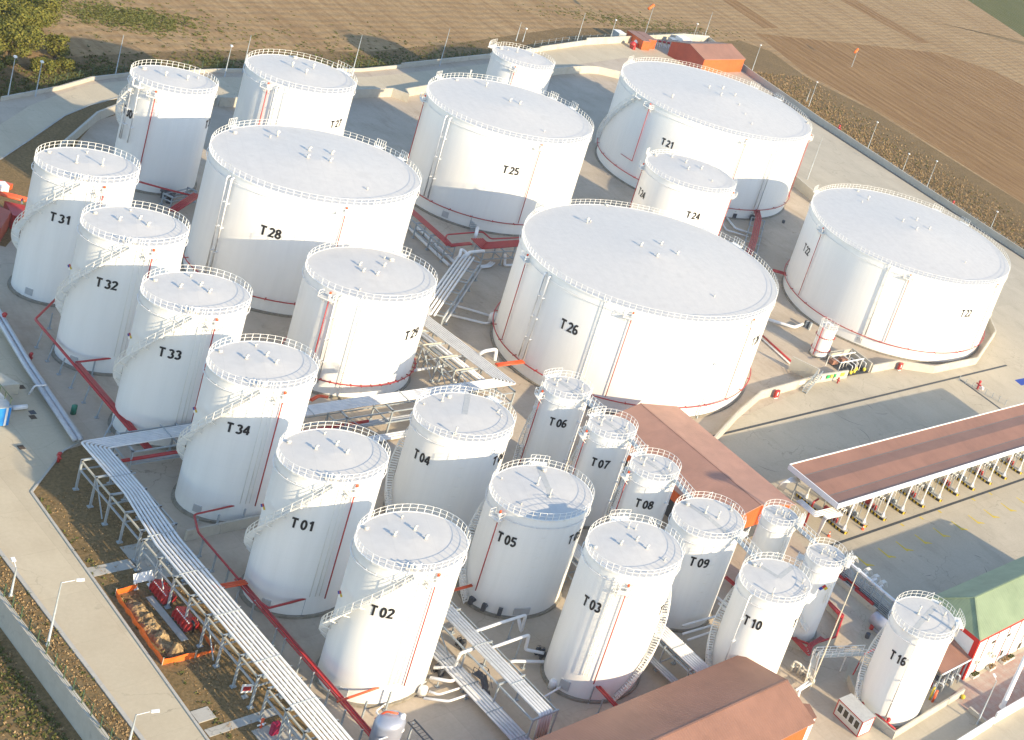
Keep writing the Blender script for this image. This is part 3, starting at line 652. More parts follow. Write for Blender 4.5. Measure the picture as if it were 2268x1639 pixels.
a3, z3 = shell(n, *t9(8, 1830, 625)); ladder(t, n, a3, h - 1.2, 4.0, cage=True)
a4, z4 = shell(n, *t9(8, 1855, 650)); foam_station(t, n, a4 + .08, h - .9, 3.0)
spiral(t, n, R(127), 18.3, R(-12), .6)
for dx, dy, kd, s in ((-1.1, -1.3, 'gooseneck', 1.1), (-1.0, .9, 'gooseneck', 1.1), (.9, 1.0, 'gooseneck', 1.1), (-3.6, 1.6, 'stack', .8), (-3.0, 2.2, 'stack', .7), (3.6, 1.6, 'stub', 1.2), (-1.9, -4.3, 'manhole', .8)): put_vent(t, n, kd, (x + dx, y + dy), 1.9, s)
mb = MB(); railing(mb, x, y, r + .95, h, R(150), R(172), post=.6); radial_box(mb, x, y, r + .5, R(161), h, 1.0, 2.2, .07); mb.build('landing', M_RAIL, t)
radial_box(d := MB(), x, y, r + .02, R(-72), 1.4, .14, 1.3, 1.3); d.build('manway', M_PIPEG, t)
# --- T 04, T 05: lower, with a grey strip across the roof
for n, uv, lab, rs, uv2 in (('04', t9(5, 530, 1397), 'white tank T 04 with a grey roof strip, beside the branch pipe rack', (t9(5, 845, 960), t9(5, 815, 1115)), t9(5, 1045, 1405)),
                            ('05', t9(8, 1095, 308), 'white tank T 05 with a grey roof strip and a half-shaded roof', (t9(5, 1310, 1440), t9(8, 1390, 20)), t9(8, 1550, 290))):
    t = tank(n, lab); PT[n] = t; x, y, r, h = TK[n]
    number(t, n, 'T ' + n, uv, 1.4); number(t, n, 'T ' + n, uv2, 1.4)
    roof_strip(t, n, roofxy(n, *rs[0]), roofxy(n, *rs[1]), .7)
    spiral(t, n, R(-205), h - .3, R(-84), .5, landing=True)
    a, z = shell(n, *(t9(8, 1040, 190) if n == '05' else (900, 960)))
    if n == '05': foam_station(t, n, a, h - .3, 2.6)
    mb = MB(); aa = R(150 if n == '05' else 115); railing(mb, x, y, r + 1.0, h, aa - .16, aa + .16, post=.5); radial_box(mb, x, y, r + .5, aa, h, 1.1, 2.0, .07); mb.build('landing', M_RAIL, t)
    for (p, kd) in (((t9(5, 755, 1240), 'stack'), (t9(5, 668, 1020), 'stack'), (t9(5, 548, 1040), 'stub'), (t9(5, 715, 992), 'manhole'), (t9(5, 1040, 1090), 'gooseneck'), (t9(5, 1060, 1120), 'stub')) if n == '04' else ((t9(5, 1300, 1580), 'stack'), (t9(8, 1380, 25), 'stack'), (t9(5, 1345, 1480), 'manhole'), (t9(8, 1195, 70), 'stub'), (t9(5, 1065, 1535), 'stub'))):
        put_vent(t, n, kd, roofxy(n, *p), 0, 1.0)
    st = MB()
    for k in range(8): radial_box(st, x, y, r + .015, R(-25), 2.0 + k * 1.5, .04, .5, .07)
    st.build('rung', M_RAIL, t)
    bx = MB(); radial_box(bx, x, y, r + .05, R(-22), 1.1, .16, 1.9, 1.0); bx.build('manway', M_PIPEG, t)
    for q in (-62, -45, -78):
        mb = MB(); mb.tube([P(x, y, r - .1, R(q), 1.1), P(x, y, r + .6, R(q), 1.1)], .22, 8); mb.box(P(x, y, r + .7, R(q), 1.3), (.35, .5, 1.1), R(q)); mb.build('outlet_valve', M_DARK, t)
# --- slim tanks T 06 - T 08 with bridges, T 09, T 10
for n, uv, lab in (('06', t9(5, 1437, 1170), 'slim white tank T 06 in front of big tank T 26'), ('07', t9(5, 1715, 1440), 'slim white tank T 07 between T 06 and T 08'), ('08', t9(8, 2010, 75), 'slim white tank T 08 in front of the terracotta roof')):
    t = tank(n, lab); PT[n] = t; x, y, r, h = TK[n]
    number(t, n, 'T ' + n, uv, 1.35); roof_strip(t, n, (x - r * .95, y - .4), (x + r * .93, y + .3), .6)
    foam_station(t, n, R(-105), h - .2, 2.0, wide=.9); 
    ladder(t, n, R(-112), h, 1.0); white_pipes(t, n, [R(-122), R(-128)], h - .6, 1.0, .09)
    white_pipes(t, n, [R(14)], h - .6, 1.0, .1)
    spiral(t, n, R(-200), h - .5, R(-118), 1.0, landing=False)
    for dx, dy, kd, s in ((-.9, -1.3, 'stack', .9), (-1.4, .8, 'stack', .7), (.9, 1.6, 'stack', .9), (1.8, 1.1, 'mushroom', .7), (-2.3, .2, 'manhole', .6), (-2.2, -.8, 'mushroom', .6)): put_vent(t, n, kd, (x + dx, y + dy), 0, s)
    mb = MB(); railing(mb, x, y, r + .8, h, R(160), R(205), post=.5); radial_box(mb, x, y, r + .4, R(182), h, .9, 2.4, .07); mb.build('landing', M_RAIL, t)
for n, uv, lab in (('09', t9(9, 112, 462), 'white tank T 09 with a grey diagonal roof strip, beside T 03'), ('10', t9(9, 465, 862), 'white tank T 10 with a grey V on its roof, behind the foreground roof')):
    t = tank(n, lab); PT[n] = t; x, y, r, h = TK[n]; number(t, n, 'T ' + n, uv, 1.4)
    if n == '09':
        roof_strip(t, n, (x - 4.5, y - .6), (x + 4.5, y + .2), .7)
        vv = ((t9(9, 152, 130), 'stack'), (t9(9, 235, 165), 'stack'), (t9(9, 325, 105), 'stack'), (t9(9, 35, 70), 'manhole'))
    else:
        number(t, n, 'T 10', t9(9, 765, 845), 1.4)
        pv = roofxy(n, *t9(9, 640, 560)); roof_strip(t, n, roofxy(n, *t9(9, 525, 480)), pv, .55); roof_strip(t, n, pv, roofxy(n, *t9(9, 735, 480)), .7)
        vv = ((t9(9, 598, 670), 'stack'), (t9(9, 800, 590), 'mushroom'), (t9(9, 480, 470), 'manhole'), (t9(9, 515, 485), 'mushroom'), (t9(9, 815, 640), 'mushroom'))
        white_pipes(t, n, [shell(n, *t9(9, 430, 760))[0]], h - .3, .8, .08)
    spiral(t, n, R(-223), h - .4, R(-90), .6, landing=False)
    for p, kd in vv: put_vent(t, n, kd, roofxy(n, *p), 0, .95)
    st = MB()
    for k in range(8): radial_box(st, x, y, r + .015, R(-18), 2.0 + k * 1.5, .04, .5, .07)
    st.build('rung', M_RAIL, t)
    aa = R(20); mb = MB(); railing(mb, x, y, r + .9, h, aa - .22, aa + .22, post=.5); radial_box(mb, x, y, r + .45, aa, h, 1.0, 2.2, .07); mb.build('landing', M_RAIL, t)
# --- the two unnumbered small tanks by the loading bay, T 16, T 23, the bay tank
for n, lab in (('11', 'narrow white tank with no number, next to the loading canopy corner'), ('12', 'narrow white tank with a coloured hazard diamond, behind T 10')):
    t = tank(n, lab); PT[n] = t; x, y, r, h = TK[n]
    for dx, dy, kd, s in ((-.5, -.5, 'stack', .8), (-.3, .5, 'mushroom', .9), (.5, .2, 'stack', .7), (.9, .9, 'mushroom', .7), (-1.2, .9, 'mushroom', .6), (.1, 1.5, 'gooseneck', .8)): put_vent(t, n, kd, (x + dx, y + dy), 0, s)
    mb = MB(); aa = R(35); railing(mb, x, y, r + .9, h, aa - .5, aa + .5, post=.45); radial_box(mb, x, y, r + .45, aa, h, 1.0, 2.2, .07)
    for k in range(4): mb.box(P(x, y, r + .5, aa + (k - 1.5) * .22, h + .5), (.3, .25, .9), aa)
    mb.build('landing', M_RAIL, t)
    for q in (-12, -4):
        mb = MB(); mb.tube([P(x, y, r + .25, R(q), h + .9), P(x, y, r + .25, R(q), h - 6)], .05, 6); mb.build('conduit', M_RAIL, t)
    roof_strip(t, n, (x - r * .9, y - .8), (x + r * .8, y + .9), .45)
    if n == '12':
        nfpa(t, n, t9(9, 935, 632), .72); spiral(t, n, R(-150), h - 2, R(-30), 2.6)
t = tank('16', 'white tank T 16 with a grey roof strip, beside the site cabin'); n = '16'; x, y, r, h = TK[n]; PT[n] = t
number(t, n, 'T 16', t9(9, 1430, 1097), 1.4); roof_strip(t, n, roofxy(n, *t9(9, 1680, 745)), roofxy(n, *t9(9, 1515, 930)), .75)
white_pipes(t, n, [shell(n, *t9(9, 1450, 1250))[0]], h - .3, .9, .12); spiral(t, n, R(-240), h - .3, R(-107), .5)
for p, kd, s in ((t9(9, 1565, 800), 'stack', 1.1), (t9(9, 1630, 845), 'stub', 1.3), (t9(9, 1395, 790), 'stub', 1.2), (t9(9, 1470, 900), 'stub', 1.4), (t9(9, 1710, 730), 'stub', 1.6), (t9(9, 1740, 810), 'mushroom', 1.0)): put_vent(t, n, kd, roofxy(n, *p), 0, s)
mb = MB(); aa = R(52); railing(mb, x, y, r + 1.0, h, aa - .3, aa + .35, post=.5); radial_box(mb, x, y, r + .5, aa, h, 1.1, 2.4, .07); mb.build('landing', M_RAIL, t)
mb = MB(); mb.tube([P(x, y, r - .4, R(25), h), P(x, y, r - .4, R(25), h + 1.7), P(x, y, r + .35, R(25), h + 1.7), P(x, y, r + .35, R(25), h - .6)], .14, 7); mb.build('vent_bend', M_PIPEW, t)
st = MB()
for k in range(8): radial_box(st, x, y, r + .015, R(-33), 2.0 + k * 1.5, .04, .6, .07)
st.build('rung', M_RAIL, t)
t = tank('23', 'small white tank standing alone by the top perimeter wall'); n = '23'; x, y, r, h = TK[n]; PT[n] = t
a, z = shell(n, *t9(2, 1145, 470)); foam_station(t, n, a, h - .3, 3.0)
for p, kd in ((t9(2, 1165, 345), 'stack'), (t9(2, 1268, 368), 'stack'), (t9(2, 1060, 320), 'manhole'), (t9(2, 1105, 330), 'stub'), (t9(2, 1250, 320), 'stub')): put_vent(t, n, kd, roofxy(n, *p), 0, 1.2)
mb = MB(); railing(mb, x, y, r + 1.0, h, R(200), R(232), h=1.5, post=.5); radial_box(mb, x, y, r + .5, R(216), h, 1.1, 3.4, .07); mb.build('landing', M_RAIL, t)
t = tank('20', 'very small white tank with red bands inside the concrete pump bay', wring=False); n = '20'; x, y, r, h = TK[n]; PT[n] = t
for zz in (1.6, 4.6): cooling_ring(t, n, zz, M_RED, .05, .12)
ladder(t, n, R(-95), h, .6); mb = MB()
for k in range(5): mb.tube([(x - 1 + k * .5, y - 1.0 + .6 * (k % 2), h), (x - 1 + k * .5, y - 1.0 + .6 * (k % 2), h + .9)], .08, 6)
mb.box((x, y, h + .75), (1.6, .5, .2)); mb.build('valve_set', M_PIPEW, t)
mb = MB(); mb.tube([P(x, y, r + .35, R(-80), h + .3), P(x, y, r + .35, R(-80), .5)], .1, 6); mb.build('fire_riser', M_RED, t)
# --- the big tanks
def big(n, label): 
    t = tank(n, label); PT[n] = t; return t
t = big('30', 'tall white tank T 30 at the upper left near the trees'); n = '30'; x, y, r, h = TK[n]
number(t, n, 'T 30', t9(1, 845, 742), 1.5); number(t, n, 'T 30', t9(1, 1385, 815), 1.5)
a, z = shell(n, *t9(1, 1025, 660)); foam_station(t, n, a, h - .2, 2.6)
for q in (-.9, -.5, 0.9): white_pipes(t, n, [a - .55 + q / r], h + .2, 8, .09)
for p, kd in ((t9(1, 1100, 505), 'mushroom'), (t9(1, 1243, 530), 'mushroom'), (t9(1, 958, 452), 'manhole'), (t9(1, 1315, 518), 'stub')): put_vent(t, n, kd, roofxy(n, *p), 0, 1.15)
spiral(t, n, R(-75), h - .6, R(-170), 4.0)
t = big('27', 'white tank T 27 at the top left, right of T 30'); n = '27'; x, y, r, h = TK[n]
number(t, n, 'T 27', t9(1, 2232, 822), 1.5); a, z = shell(n, *t9(1, 1765, 640)); foam_station(t, n, a, h - .2, 2.6)
white_pipes(t, n, [shell(n, *t9(1, 1815, 700))[0], shell(n, *t9(1, 1835, 700))[0]], h - .6, 2.0)
a, z = shell(n, *t9(1, 1900, 700)); ladder(t, n, a, h, 2)
for p, kd in ((t9(1, 1940, 445), 'mushroom'), (t9(1, 2080, 455), 'mushroom'), (t9(1, 2030, 495), 'mushroom'), (t9(1, 1960, 380), 'manhole'), (t9(1, 2205, 440), 'stub')): put_vent(t, n, kd, roofxy(n, *p), 0, 1.3)
mb = MB(); railing(mb, x, y, r + 1.0, h, R(95), R(118), h=1.5, post=.6); radial_box(mb, x, y, r + .5, R(106), h, 1.1, 3.2, .07); mb.build('landing', M_RAIL, t)
BIG = {
 '28': ('huge white tank T 28 in the middle left, above tank T 29', [(t9(1, 1797, 1542), 'T 28', 1.6)], [(t9(2, 20, 1420), 3.0)], [t9(1, 1500, 1300), t9(1, 1530, 1300)], [t9(2, 200, 1400)],
        [(t9(1, 2050, 1012), 'gooseneck'), (t9(1, 2202, 1035), 'gooseneck'), (t9(1, 2040, 1065), 'gooseneck'), (t9(1, 2190, 1090), 'gooseneck'), (t9(1, 1560, 878), 'manhole'), (t9(1, 1792, 915), 'stub'), (t9(1, 1842, 905), 'mushroom'), (t9(2, 170, 1260), 'stub')], 2.6),
 '25': ('large white tank T 25 beside the red pipe rack', [(t9(2, 1125, 1132), 'T 25', 1.6)], [(t9(2, 1310, 1020), 3.0), (t9(2, 552, 640), 3.0)], [t9(2, 670, 900), t9(2, 700, 900)], [t9(2, 1450, 1000)],
        [(t9(2, 1115, 685), 'gooseneck'), (t9(2, 1180, 703), 'gooseneck'), (t9(2, 765, 528), 'manhole'), (t9(2, 960, 575), 'mushroom'), (t9(2, 1345, 875), 'stub'), (t9(2, 850, 505), 'stack')], 2.8),
 '21': ('huge white tank T 21 at the upper right with a spiral stair', [(t9(2, 2165, 952), 'T 21', 1.7)], [(t9(2, 2020, 770), 6.0), (t9(3, 400, 1000), 3.0), (t9(3, 845, 935), 3.0)], [t9(3, 585, 1050), t9(3, 610, 1050)], [],
        [(t9(3, 170, 600), 'gooseneck'), (t9(3, 262, 602), 'gooseneck'), (t9(3, 248, 655), 'gooseneck'), (t9(3, 342, 652), 'gooseneck'), (t9(2, 2192, 655), 'mushroom'), (t9(2, 1882, 518), 'manhole'), (t9(3, 370, 715), 'stub'), (t9(3, 412, 772), 'stub'), (t9(3, 458, 830), 'stub'), (t9(3, 830, 812), 'manhole')], 2.8),
 '24': ('white tank T 24 in front of the huge tank T 21', [(t9(3, 72, 1432), 'T 24', 1.6), (t9(2, 1992, 1282), 'T 24', 1.6)], [(t9(2, 2005, 1085), 3.0), (t9(3, 350, 1250), 3.0)], [], [t9(3, 255, 1290)],
        [(t9(2, 2195, 1040), 'gooseneck'), (t9(3, 22, 1080), 'gooseneck'), (t9(3, 35, 1130), 'gooseneck'), (t9(3, 125, 1122), 'gooseneck'), (t9(2, 2088, 1028), 'manhole'), (t9(3, 195, 1205), 'stub')], 2.6),
 '26': ('largest white tank T 26 in the centre behind the slim tanks', [(t9(5, 1512, 532), 'T 26', 1.8), (t9(6, 487, 622), 'T 26', 1.8)], [(t9(5, 1215, 105), 3.0), (t9(5, 1905, 520), 3.0), (t9(6, 460, 525), 3.0)], [t9(5, 1325, 300), t9(5, 1360, 300)], [t9(5, 1740, 450)],
        [(t9(5, 1980, 18), 'gooseneck'), (t9(5, 2115, 5), 'gooseneck'), (t9(5, 2085, 95), 'gooseneck'), (t9(5, 2222, 72), 'gooseneck'), (t9(2, 1628, 1485), 'mushroom'), (t9(2, 1762, 1358), 'manhole'), (t9(2, 1650, 1480), 'stub'), (t9(6, 210, 338), 'stub')], 2.6),
 '22': ('huge white tank T 22 at the right edge inside its bund wall', [(t9(6, 1885, 442), 'T 22', 1.8), (t9(6, 825, 18), 'T 22', 1.8)], [(t9(3, 915, 1555), 3.0), (t9(6, 1490, 245), 3.0), (t9(6, 2085, 275), 3.0)], [t9(6, 1345, 250)], [t9(6, 1330, 260)],
        [(t9(3, 1455, 1490), 'gooseneck'), (t9(3, 1548, 1478), 'gooseneck'), (t9(3, 1545, 1550), 'gooseneck'), (t9(3, 1632, 1540), 'gooseneck'), (t9(3, 1230, 1330), 'mushroom'), (t9(3, 1190, 1348), 'stub'), (t9(3, 1165, 1265), 'manhole'), (t9(6, 1875, 112), 'stub')], 2.8)}
for n, (lab, nums, foams, pipes, lads, vents, rz) in BIG.items():
    t = big(n, lab); x, y, r, h = TK[n]
    for uv, s, sz in nums: number(t, n, s, uv, sz)
    for i, (uv, zl) in enumerate(foams):
        a, z = shell(n, *uv, .4); foam_station(t, n, a, h - .2, zl, ring=(a - .16 if (n == '21' and i == 0) else None), wide=1.5)
    if pipes: white_pipes(t, n, [shell(n, *p)[0] for p in pipes], h - .7, 3.0, .14)
    for p in lads: ladder(t, n, shell(n, *p)[0], h - .2, 1.5, off=.3)
    for p, kd in vents: put_vent(t, n, kd, roofxy(n, *p), 1.9, 1.35 if kd != 'manhole' else 1.0)
    if n != '24': cooling_ring(t, n, rz, M_RED, .10, .5)
    for k, da in enumerate((R(100), R(118), R(205))):
        mb = MB(); railing(mb, x, y, r + 1.0, h, da - .05, da + .05, h=1.3, post=.6); radial_box(mb, x, y, r + .5, da, h, 1.1, r * .1, .07); mb.build('landing', M_RAIL, t)
    if n == '21':
        spiral(t, n, R(-91), h - .5, R(-137), .6, w=.9)
    if n in ('26', '28', '22', '25'):
        d = MB(); radial_box(d, x, y, r + .02, R(-60), 1.3, .14, 1.2, 1.2); d.build('manway', M_PIPEG, t)
t = big('29', 'white tank T 29 with a long pipe pair down its side, below T 28'); n = '29'; x, y, r, h = TK[n]
number(t, n, 'T 29', t9(5, 468, 578), 1.6)
a, z = shell(n, *t9(4, 2165, 385), .4); foam_station(t, n, a, h - .2, 3.0, wide=1.4)
white_pipes(t, n, [shell(n, *t9(4, 2200, 500))[0], shell(n, *t9(4, 2225, 500))[0]], h - .6, 2.0); ladder(t, n, shell(n, *t9(5, 95, 550))[0], h - .2, 1.5, off=.3)
for p, kd in ((t9(5, 120, 128), 'gooseneck'), (t9(5, 282, 132), 'gooseneck'), (t9(5, 142, 170), 'gooseneck'), (t9(5, 235, 192), 'gooseneck'), (t9(5, 330, 88), 'manhole'), (t9(5, 285, 75), 'stub'), (t9(5, 122, 285), 'stub')): put_vent(t, n, kd, roofxy(n, *p), 1.9, 1.2)
mb = MB(); railing(mb, x, y, r + 1.0, h, R(120), R(140), h=1.3, post=.6); radial_box(mb, x, y, r + .5, R(130), h, 1.1, 2.8, .07); mb.build('landing', M_RAIL, t)
cooling_ring(t, n, 2.6, M_RED, .09, .4)
# --- bridges between roofs
def bridge(a, b, label, w=.8):
    (ax, ay, az), (bx, by, bz) = a, b; t = thing('roof_bridge', label, 'footbridge', ((ax + bx) / 2, (ay + by) / 2, min(az, bz)), 'steel footbridges between tank roofs')
    m = MB(); m.beam(a, b, w, .08); m.build('deck', M_GALV, t)
    d = (Vector(b) - Vector(a)); s = Vector((-d.y, d.x, 0)).normalized() * w / 2; k = max(3, int(d.length / .8))
    for q in (-1, 1):
        r_ = MB()
        for i in range(k + 1):
            p = Vector(a) + d * i / k + s * q; r_.beam(p, p + Vector((0, 0, 1.1)), .06, .06)
        for zz in (1.1, .55): r_.tube([Vector(a) + s * q + Vector((0, 0, zz)), Vector(b) + s * q + Vector((0, 0, zz))], .035, 5)
        r_.build('handrail', M_RAIL, t)
    return t
def bt(n1, n2, dy, label):
    x1, y1, r1, h1 = TK[n1]; x2, y2, r2, h2 = TK[n2]
    bridge((x1 + r1 + .1, y1 + dy, h1), (x2 - r2 - .1, y2 + dy, h2), label)
bt('06', '07', .6, 'steel footbridge joining the roofs of slim tanks T 06 and T 07'); bt('07', '08', .6, 'steel footbridge joining the roofs of slim tanks T 07 and T 08')
bt('08', '09', .8, 'steel footbridge joining the roofs of tanks T 08 and T 09'); bt('09', '10', .8, 'steel footbridge joining the roofs of tanks T 09 and T 10')
bt('11', '12', .6, 'steel footbridge joining the two narrow unnumbered tanks')
# ================================================================ pipe racks and pipelines
def zp(x0, y0, a, b, z=0.0, k=5.3905):
    u, v = (x0 + a / k) * .744583, (y0 + b / k) * .744583
    return (*g(u, v, z), z)
def tp(i, a, b, z=0.0): return (*g(*t9(i, a, b), z), z)
def top_z(x, y, u, v):
    d = bearing(u, v); t = math.hypot(x - CAM.x, y - CAM.y) / math.hypot(d.x, d.y); return CAM.z + d.z * t
def elbow(pts, r=.5, n=4):
    out = [Vector(pts[0])]
    for a, b, c in zip(pts, pts[1:], pts[2:]):
        a, b, c = Vector(a), Vector(b), Vector(c); q = min(r, (b - a).length * .45, (c - b).length * .45)
        p0 = b + (a - b).normalized() * q; p1 = b + (c - b).normalized() * q
        for i in range(n + 1):
            t = i / n; out.append(p0 * (1 - t) ** 2 + b * 2 * t * (1 - t) + p1 * t * t)
    out.append(Vector(pts[-1])); return out
def offset(pts, d):
    out = []; n = len(pts)
    for i, p in enumerate(pts):
        d1 = Vector((pts[i][0] - pts[i - 1][0], pts[i][1] - pts[i - 1][1])).normalized() if i else None
        d2 = Vector((pts[i + 1][0] - p[0], pts[i + 1][1] - p[1])).normalized() if i < n - 1 else None
        n1 = Vector((-d1.y, d1.x)) if d1 else None; n2 = Vector((-d2.y, d2.x)) if d2 else None
        m = ((n1 or n2) + (n2 or n1)).normalized(); k = 1 / max(.4, m.dot(n1 or n2))
        out.append((p[0] + m.x * d * k, p[1] + m.y * d * k, p[2] if len(p) > 2 else 0))
    return out
def bundle(name, label, path, offs, rad, mat, cat='pipes', group=None, bands=None, rr=.6, pname='pipe'):
    t = thing(name, label, cat, path[0], group)
    for i, o in enumerate(offs):
        r = rad[i] if isinstance(rad, (list, tuple)) else rad
        MB().tube(elbow(offset(path, o), rr), r, 8).build(pname, mat, t)
    return t
def clamps(t, path, offs, step, r, mat):
    p0, p1 = Vector(path[0]), Vector(path[1]); L = (p1 - p0).length; d = (p1 - p0) / L; s = Vector((-d.y, d.x, 0)); k = step * .5
    while k < L:
        c = p0 + d * k; mb = MB(); mb.beam(c + s * (min(offs) - .2) + Vector((0, 0, r * .55)), c + s * (max(offs) + .2) + Vector((0, 0, r * .55)), .1, r * 1.25); mb.build('clamp', mat, t); k += step
def frame(label, a, b, w0, w1, z, step, group='steel pipe racks', leg=.2, beams=(0,), mat=None, sides=(0, 1), brace=True, cross=True, name='pipe_rack', tanbeam=False):
    mat = mat or M_GALV; a, b = Vector((*a, 0)), Vector((*b, 0)); d = (b - a); L = d.length; d.normalize(); s = Vector((-d.y, d.x, 0))
    t = thing(name, label, 'pipe rack', a, group); n = max(1, int(L / step)); up = Vector((0, 0, 1))
    for i in range(n + 1):
        p = a + d * (L * i / n)
        for k in sides:
            q = p + s * (w0, w1)[k]; mb = MB(); mb.beam(q, q + up * z, leg, leg); mb.box((q.x, q.y, .08), (.5, .5, .16)); mb.build('leg', mat, t)
        if cross:
            mb = MB(); mb.beam(p + s * (w0 - .1) + up * (z - .12), p + s * (w1 + .1) + up * (z - .12), .2, .22); mb.build('cross_beam', mat, t)
            for zz in beams:
                if zz: mb = MB(); mb.beam(p + s * w0 + up * zz, p + s * w1 + up * zz, .16, .16); mb.build('cross_beam', mat, t)
        if brace and i < n and i % 3 == 1:
            q = p + s * (w0, w1)[sides[0]]; mb = MB(); mb.beam(q + up * (z - .2), q + d * (L / n * .8) + up * .3, .1, .1); mb.build('brace', mat, t)
    for k in (0, 1):
        for zz in (0,) + tuple(x for x in beams if x):
            mb = MB(); q = s * (w0, w1)[k]; h = zz if zz else z - .3; mb.beam(a + q + up * h, b + q + up * h, .14, .18); mb.build('side_beam', M_TAN if tanbeam and k == 0 and not zz else mat, t)
    return t
# main silver rack beside the service road, turning north between T 34 and T 01, then west and on to the centre
ZR = 4.5; G_L = 'silver product pipelines on the racks'
t = thing('pipeline', 'seven silver pipes on the rack beside the service road, turning in past tank T 34', 'pipes', (9, -62, ZR), G_L)
for i in range(7):
    o = .315 * i; q = .385 * i
    pts = [(92, -63.75 + q, ZR), (30, -63.6 + q, ZR), (20, -62.6 + o, ZR), (8.6 + o * 1.05, -62.62 + o, ZR), (7.75 + o * 1.1, -30, ZR), (7.9 + o * 1.1, -9.1 + o * 1.2, ZR), (-11.9, -10.9 + o * 1.2, ZR), (-14.2, -9.2 + o * 1.3, ZR)]
    MB().tube(elbow(pts, .45), .128, 8).build('pipe', M_PIPER, t)
for x in (16.5, 28.5, 36, 44, 52.5, 60, 68):
    mb = MB(); yo = -62.8 if x < 20 else -63.85; mb.beam((x, yo, ZR + .06), (x, yo + 2.6, ZR + .06), .09, .17); mb.build('clamp', M_GALV, t)
for y in (-54, -43, -37, -24, -14):
    mb = MB(); mb.beam((7.5, y, ZR + .06), (10.5, y, ZR + .06), .09, .17); mb.build('clamp', M_GALV, t)
frame('steel rack legs carrying silver pipes beside the verge, far section at the corner', (11.9, -61.6), (26.9, -61.6), -2.1, 1.3, ZR - .15, 3.15, sides=(0, 1), beams=(2.9,), tanbeam=True)
frame('steel rack legs carrying silver pipes beside the orange netting, middle section', (28.6, -62.2), (54.3, -62.2), -1.95, 1.2, ZR - .15, 3.4, beams=(2.9,), tanbeam=True)
frame('steel rack legs carrying silver pipes at the bottom edge, near section', (56.4, -62.2), (86, -62.2), -1.95, 1.2, ZR - .15, 3.4, beams=(2.9,), tanbeam=True)
frame('steel rack carrying the branch pipes from tank T 34 towards tank T 26', (9.4, -58.5), (9.4, -8), -2.2, 2.0, ZR - .15, 6.3, beams=(2.2,))
t = bundle('pipeline', 'dark grey pipes slung under the branch rack behind tank T 01', [(9.2, -58, 1.9), (9.2, -12, 1.9)], (-1.6, -1.1), .2, M_PIPEG, group=G_L)
t = bundle('pipeline', 'white trough of pipes on the ground below the branch rack near tank T 04', [(12.6, -44, .45), (12.6, -13, .45)], (-.5, 0, .5), .22, M_PIPEW, group=G_L)
t = bundle('fire_main', 'red fire pipe under the branch rack by tank T 34', [(11.5, -60.2, 2.9), (11.4, -30, 2.9)], (0,), .24, M_RED, group='red fire mains')
# upper rack from the corner near T 26 to T 29, with an open service frame beside it
frame('open steel frame beside the pipes between tanks T 29 and T 26', (8.2, -9.3), (-12, -10.6), -.7, 2.9, ZR - .15, 3.4, beams=(1.6,))
t = bundle('pipeline', 'silver pipe pair on the open frame between tanks T 29 and T 26', [(7.4, -10.6, ZR - .4), (-12, -12.2, ZR - .4)], (-.3, .3), .18, M_PIPEW, group=G_L)
t = thing('service_frame', 'open grey steel bays left of the rack between tanks T 29 and T 26', 'pipe rack', (-2, -13, 0), 'steel pipe racks')
for x in (-12, -8, -4, 0, 4):
    mb = MB(); yo = -13.6 + .07 * x; mb.beam((x, yo, 0), (x, yo, ZR), .18, .18); mb.box((x, yo, .1), (.6, .6, .2)); mb.build('leg', M_GALV, t)
    mb = MB(); mb.beam((x, yo, ZR - .1), (x, yo + 3, ZR - .1), .16, .2); mb.build('cross_beam', M_TAN, t)
    if x < 4: mb = MB(); mb.beam((x, yo, ZR - .3), (x + 3.6, yo + .25, .4), .1, .1); mb.build('brace', M_GALV, t)
mb = MB(); mb.beam((-12, -14.4, ZR - .2), (4.2, -13.3, ZR - .2), .16, .2); mb.build('side_beam', M_TAN, t)
bundle('pipeline', 'silver ground pipe running past the foot of tank T 29', [zp(1230, 900, 100, 680, .4), zp(1230, 900, 680, 1280, .4)], (0, 1.6), .16, M_PIPEW, group=G_L)
bundle('pipeline', 'white pipe crossing low from tank T 29 to the frame', [zp(1230, 900, 0, 1090, 1.2), zp(1230, 900, 590, 1000, 1.2)], (0,), .22, M_PIPEW, group=G_L)
# diagonal silver run to the centre
dpath = [(-13.6, -8.2, 4.1), (-31.6, 9.4, 4.1)]
t = bundle('pipeline', 'silver pipes running diagonally between tanks T 28 and T 26', dpath, (-1.5, -.95, -.4, .15, .7), .17, M_PIPEW, group=G_L)
frame('steel rack under the diagonal silver pipes', (-14.5, -7.6), (-31.2, 9.0), -2.9, .9, 3.9, 4.6, beams=(2.0,))
bundle('pipeline', 'grey pipes on the lower side of the diagonal rack', [(-13.2, -6.4, 3.0), (-29.8, 9.8, 3.0)], (-1.7, -1.1), .15, M_PIPEG, group=G_L)
mb = MB(); mb.tube(elbow([(-31.2, 9.5, 4.1), (-32.6, 10.9, 4.1), (-32.8, 13.8, 4.1)], .4), .3, 8)
setp(mb.build('header_pipe', M_PIPEW), 'short thick white header pipe at the top of the diagonal rack', 'pipe')
bundle('pipeline', 'white pipe bent up and over at the head of the diagonal rack', [zp(1180, 580, 930, 1030, 3.2), zp(1180, 580, 1010, 980, 4.4), zp(1180, 580, 1035, 860, 4.6), zp(1180, 580, 1130, 930, 4.2), zp(1180, 580, 1050, 1010, 4.0)], (0,), .24, M_PIPEW, group=G_L)
bundle('pipeline', 'upper white pipe crossing the dark yard to tank T 26', [zp(1230, 900, 600, 25, .5), zp(1230, 900, 1330, 240, .5)], (0,), .2, M_PIPEW, group=G_L)
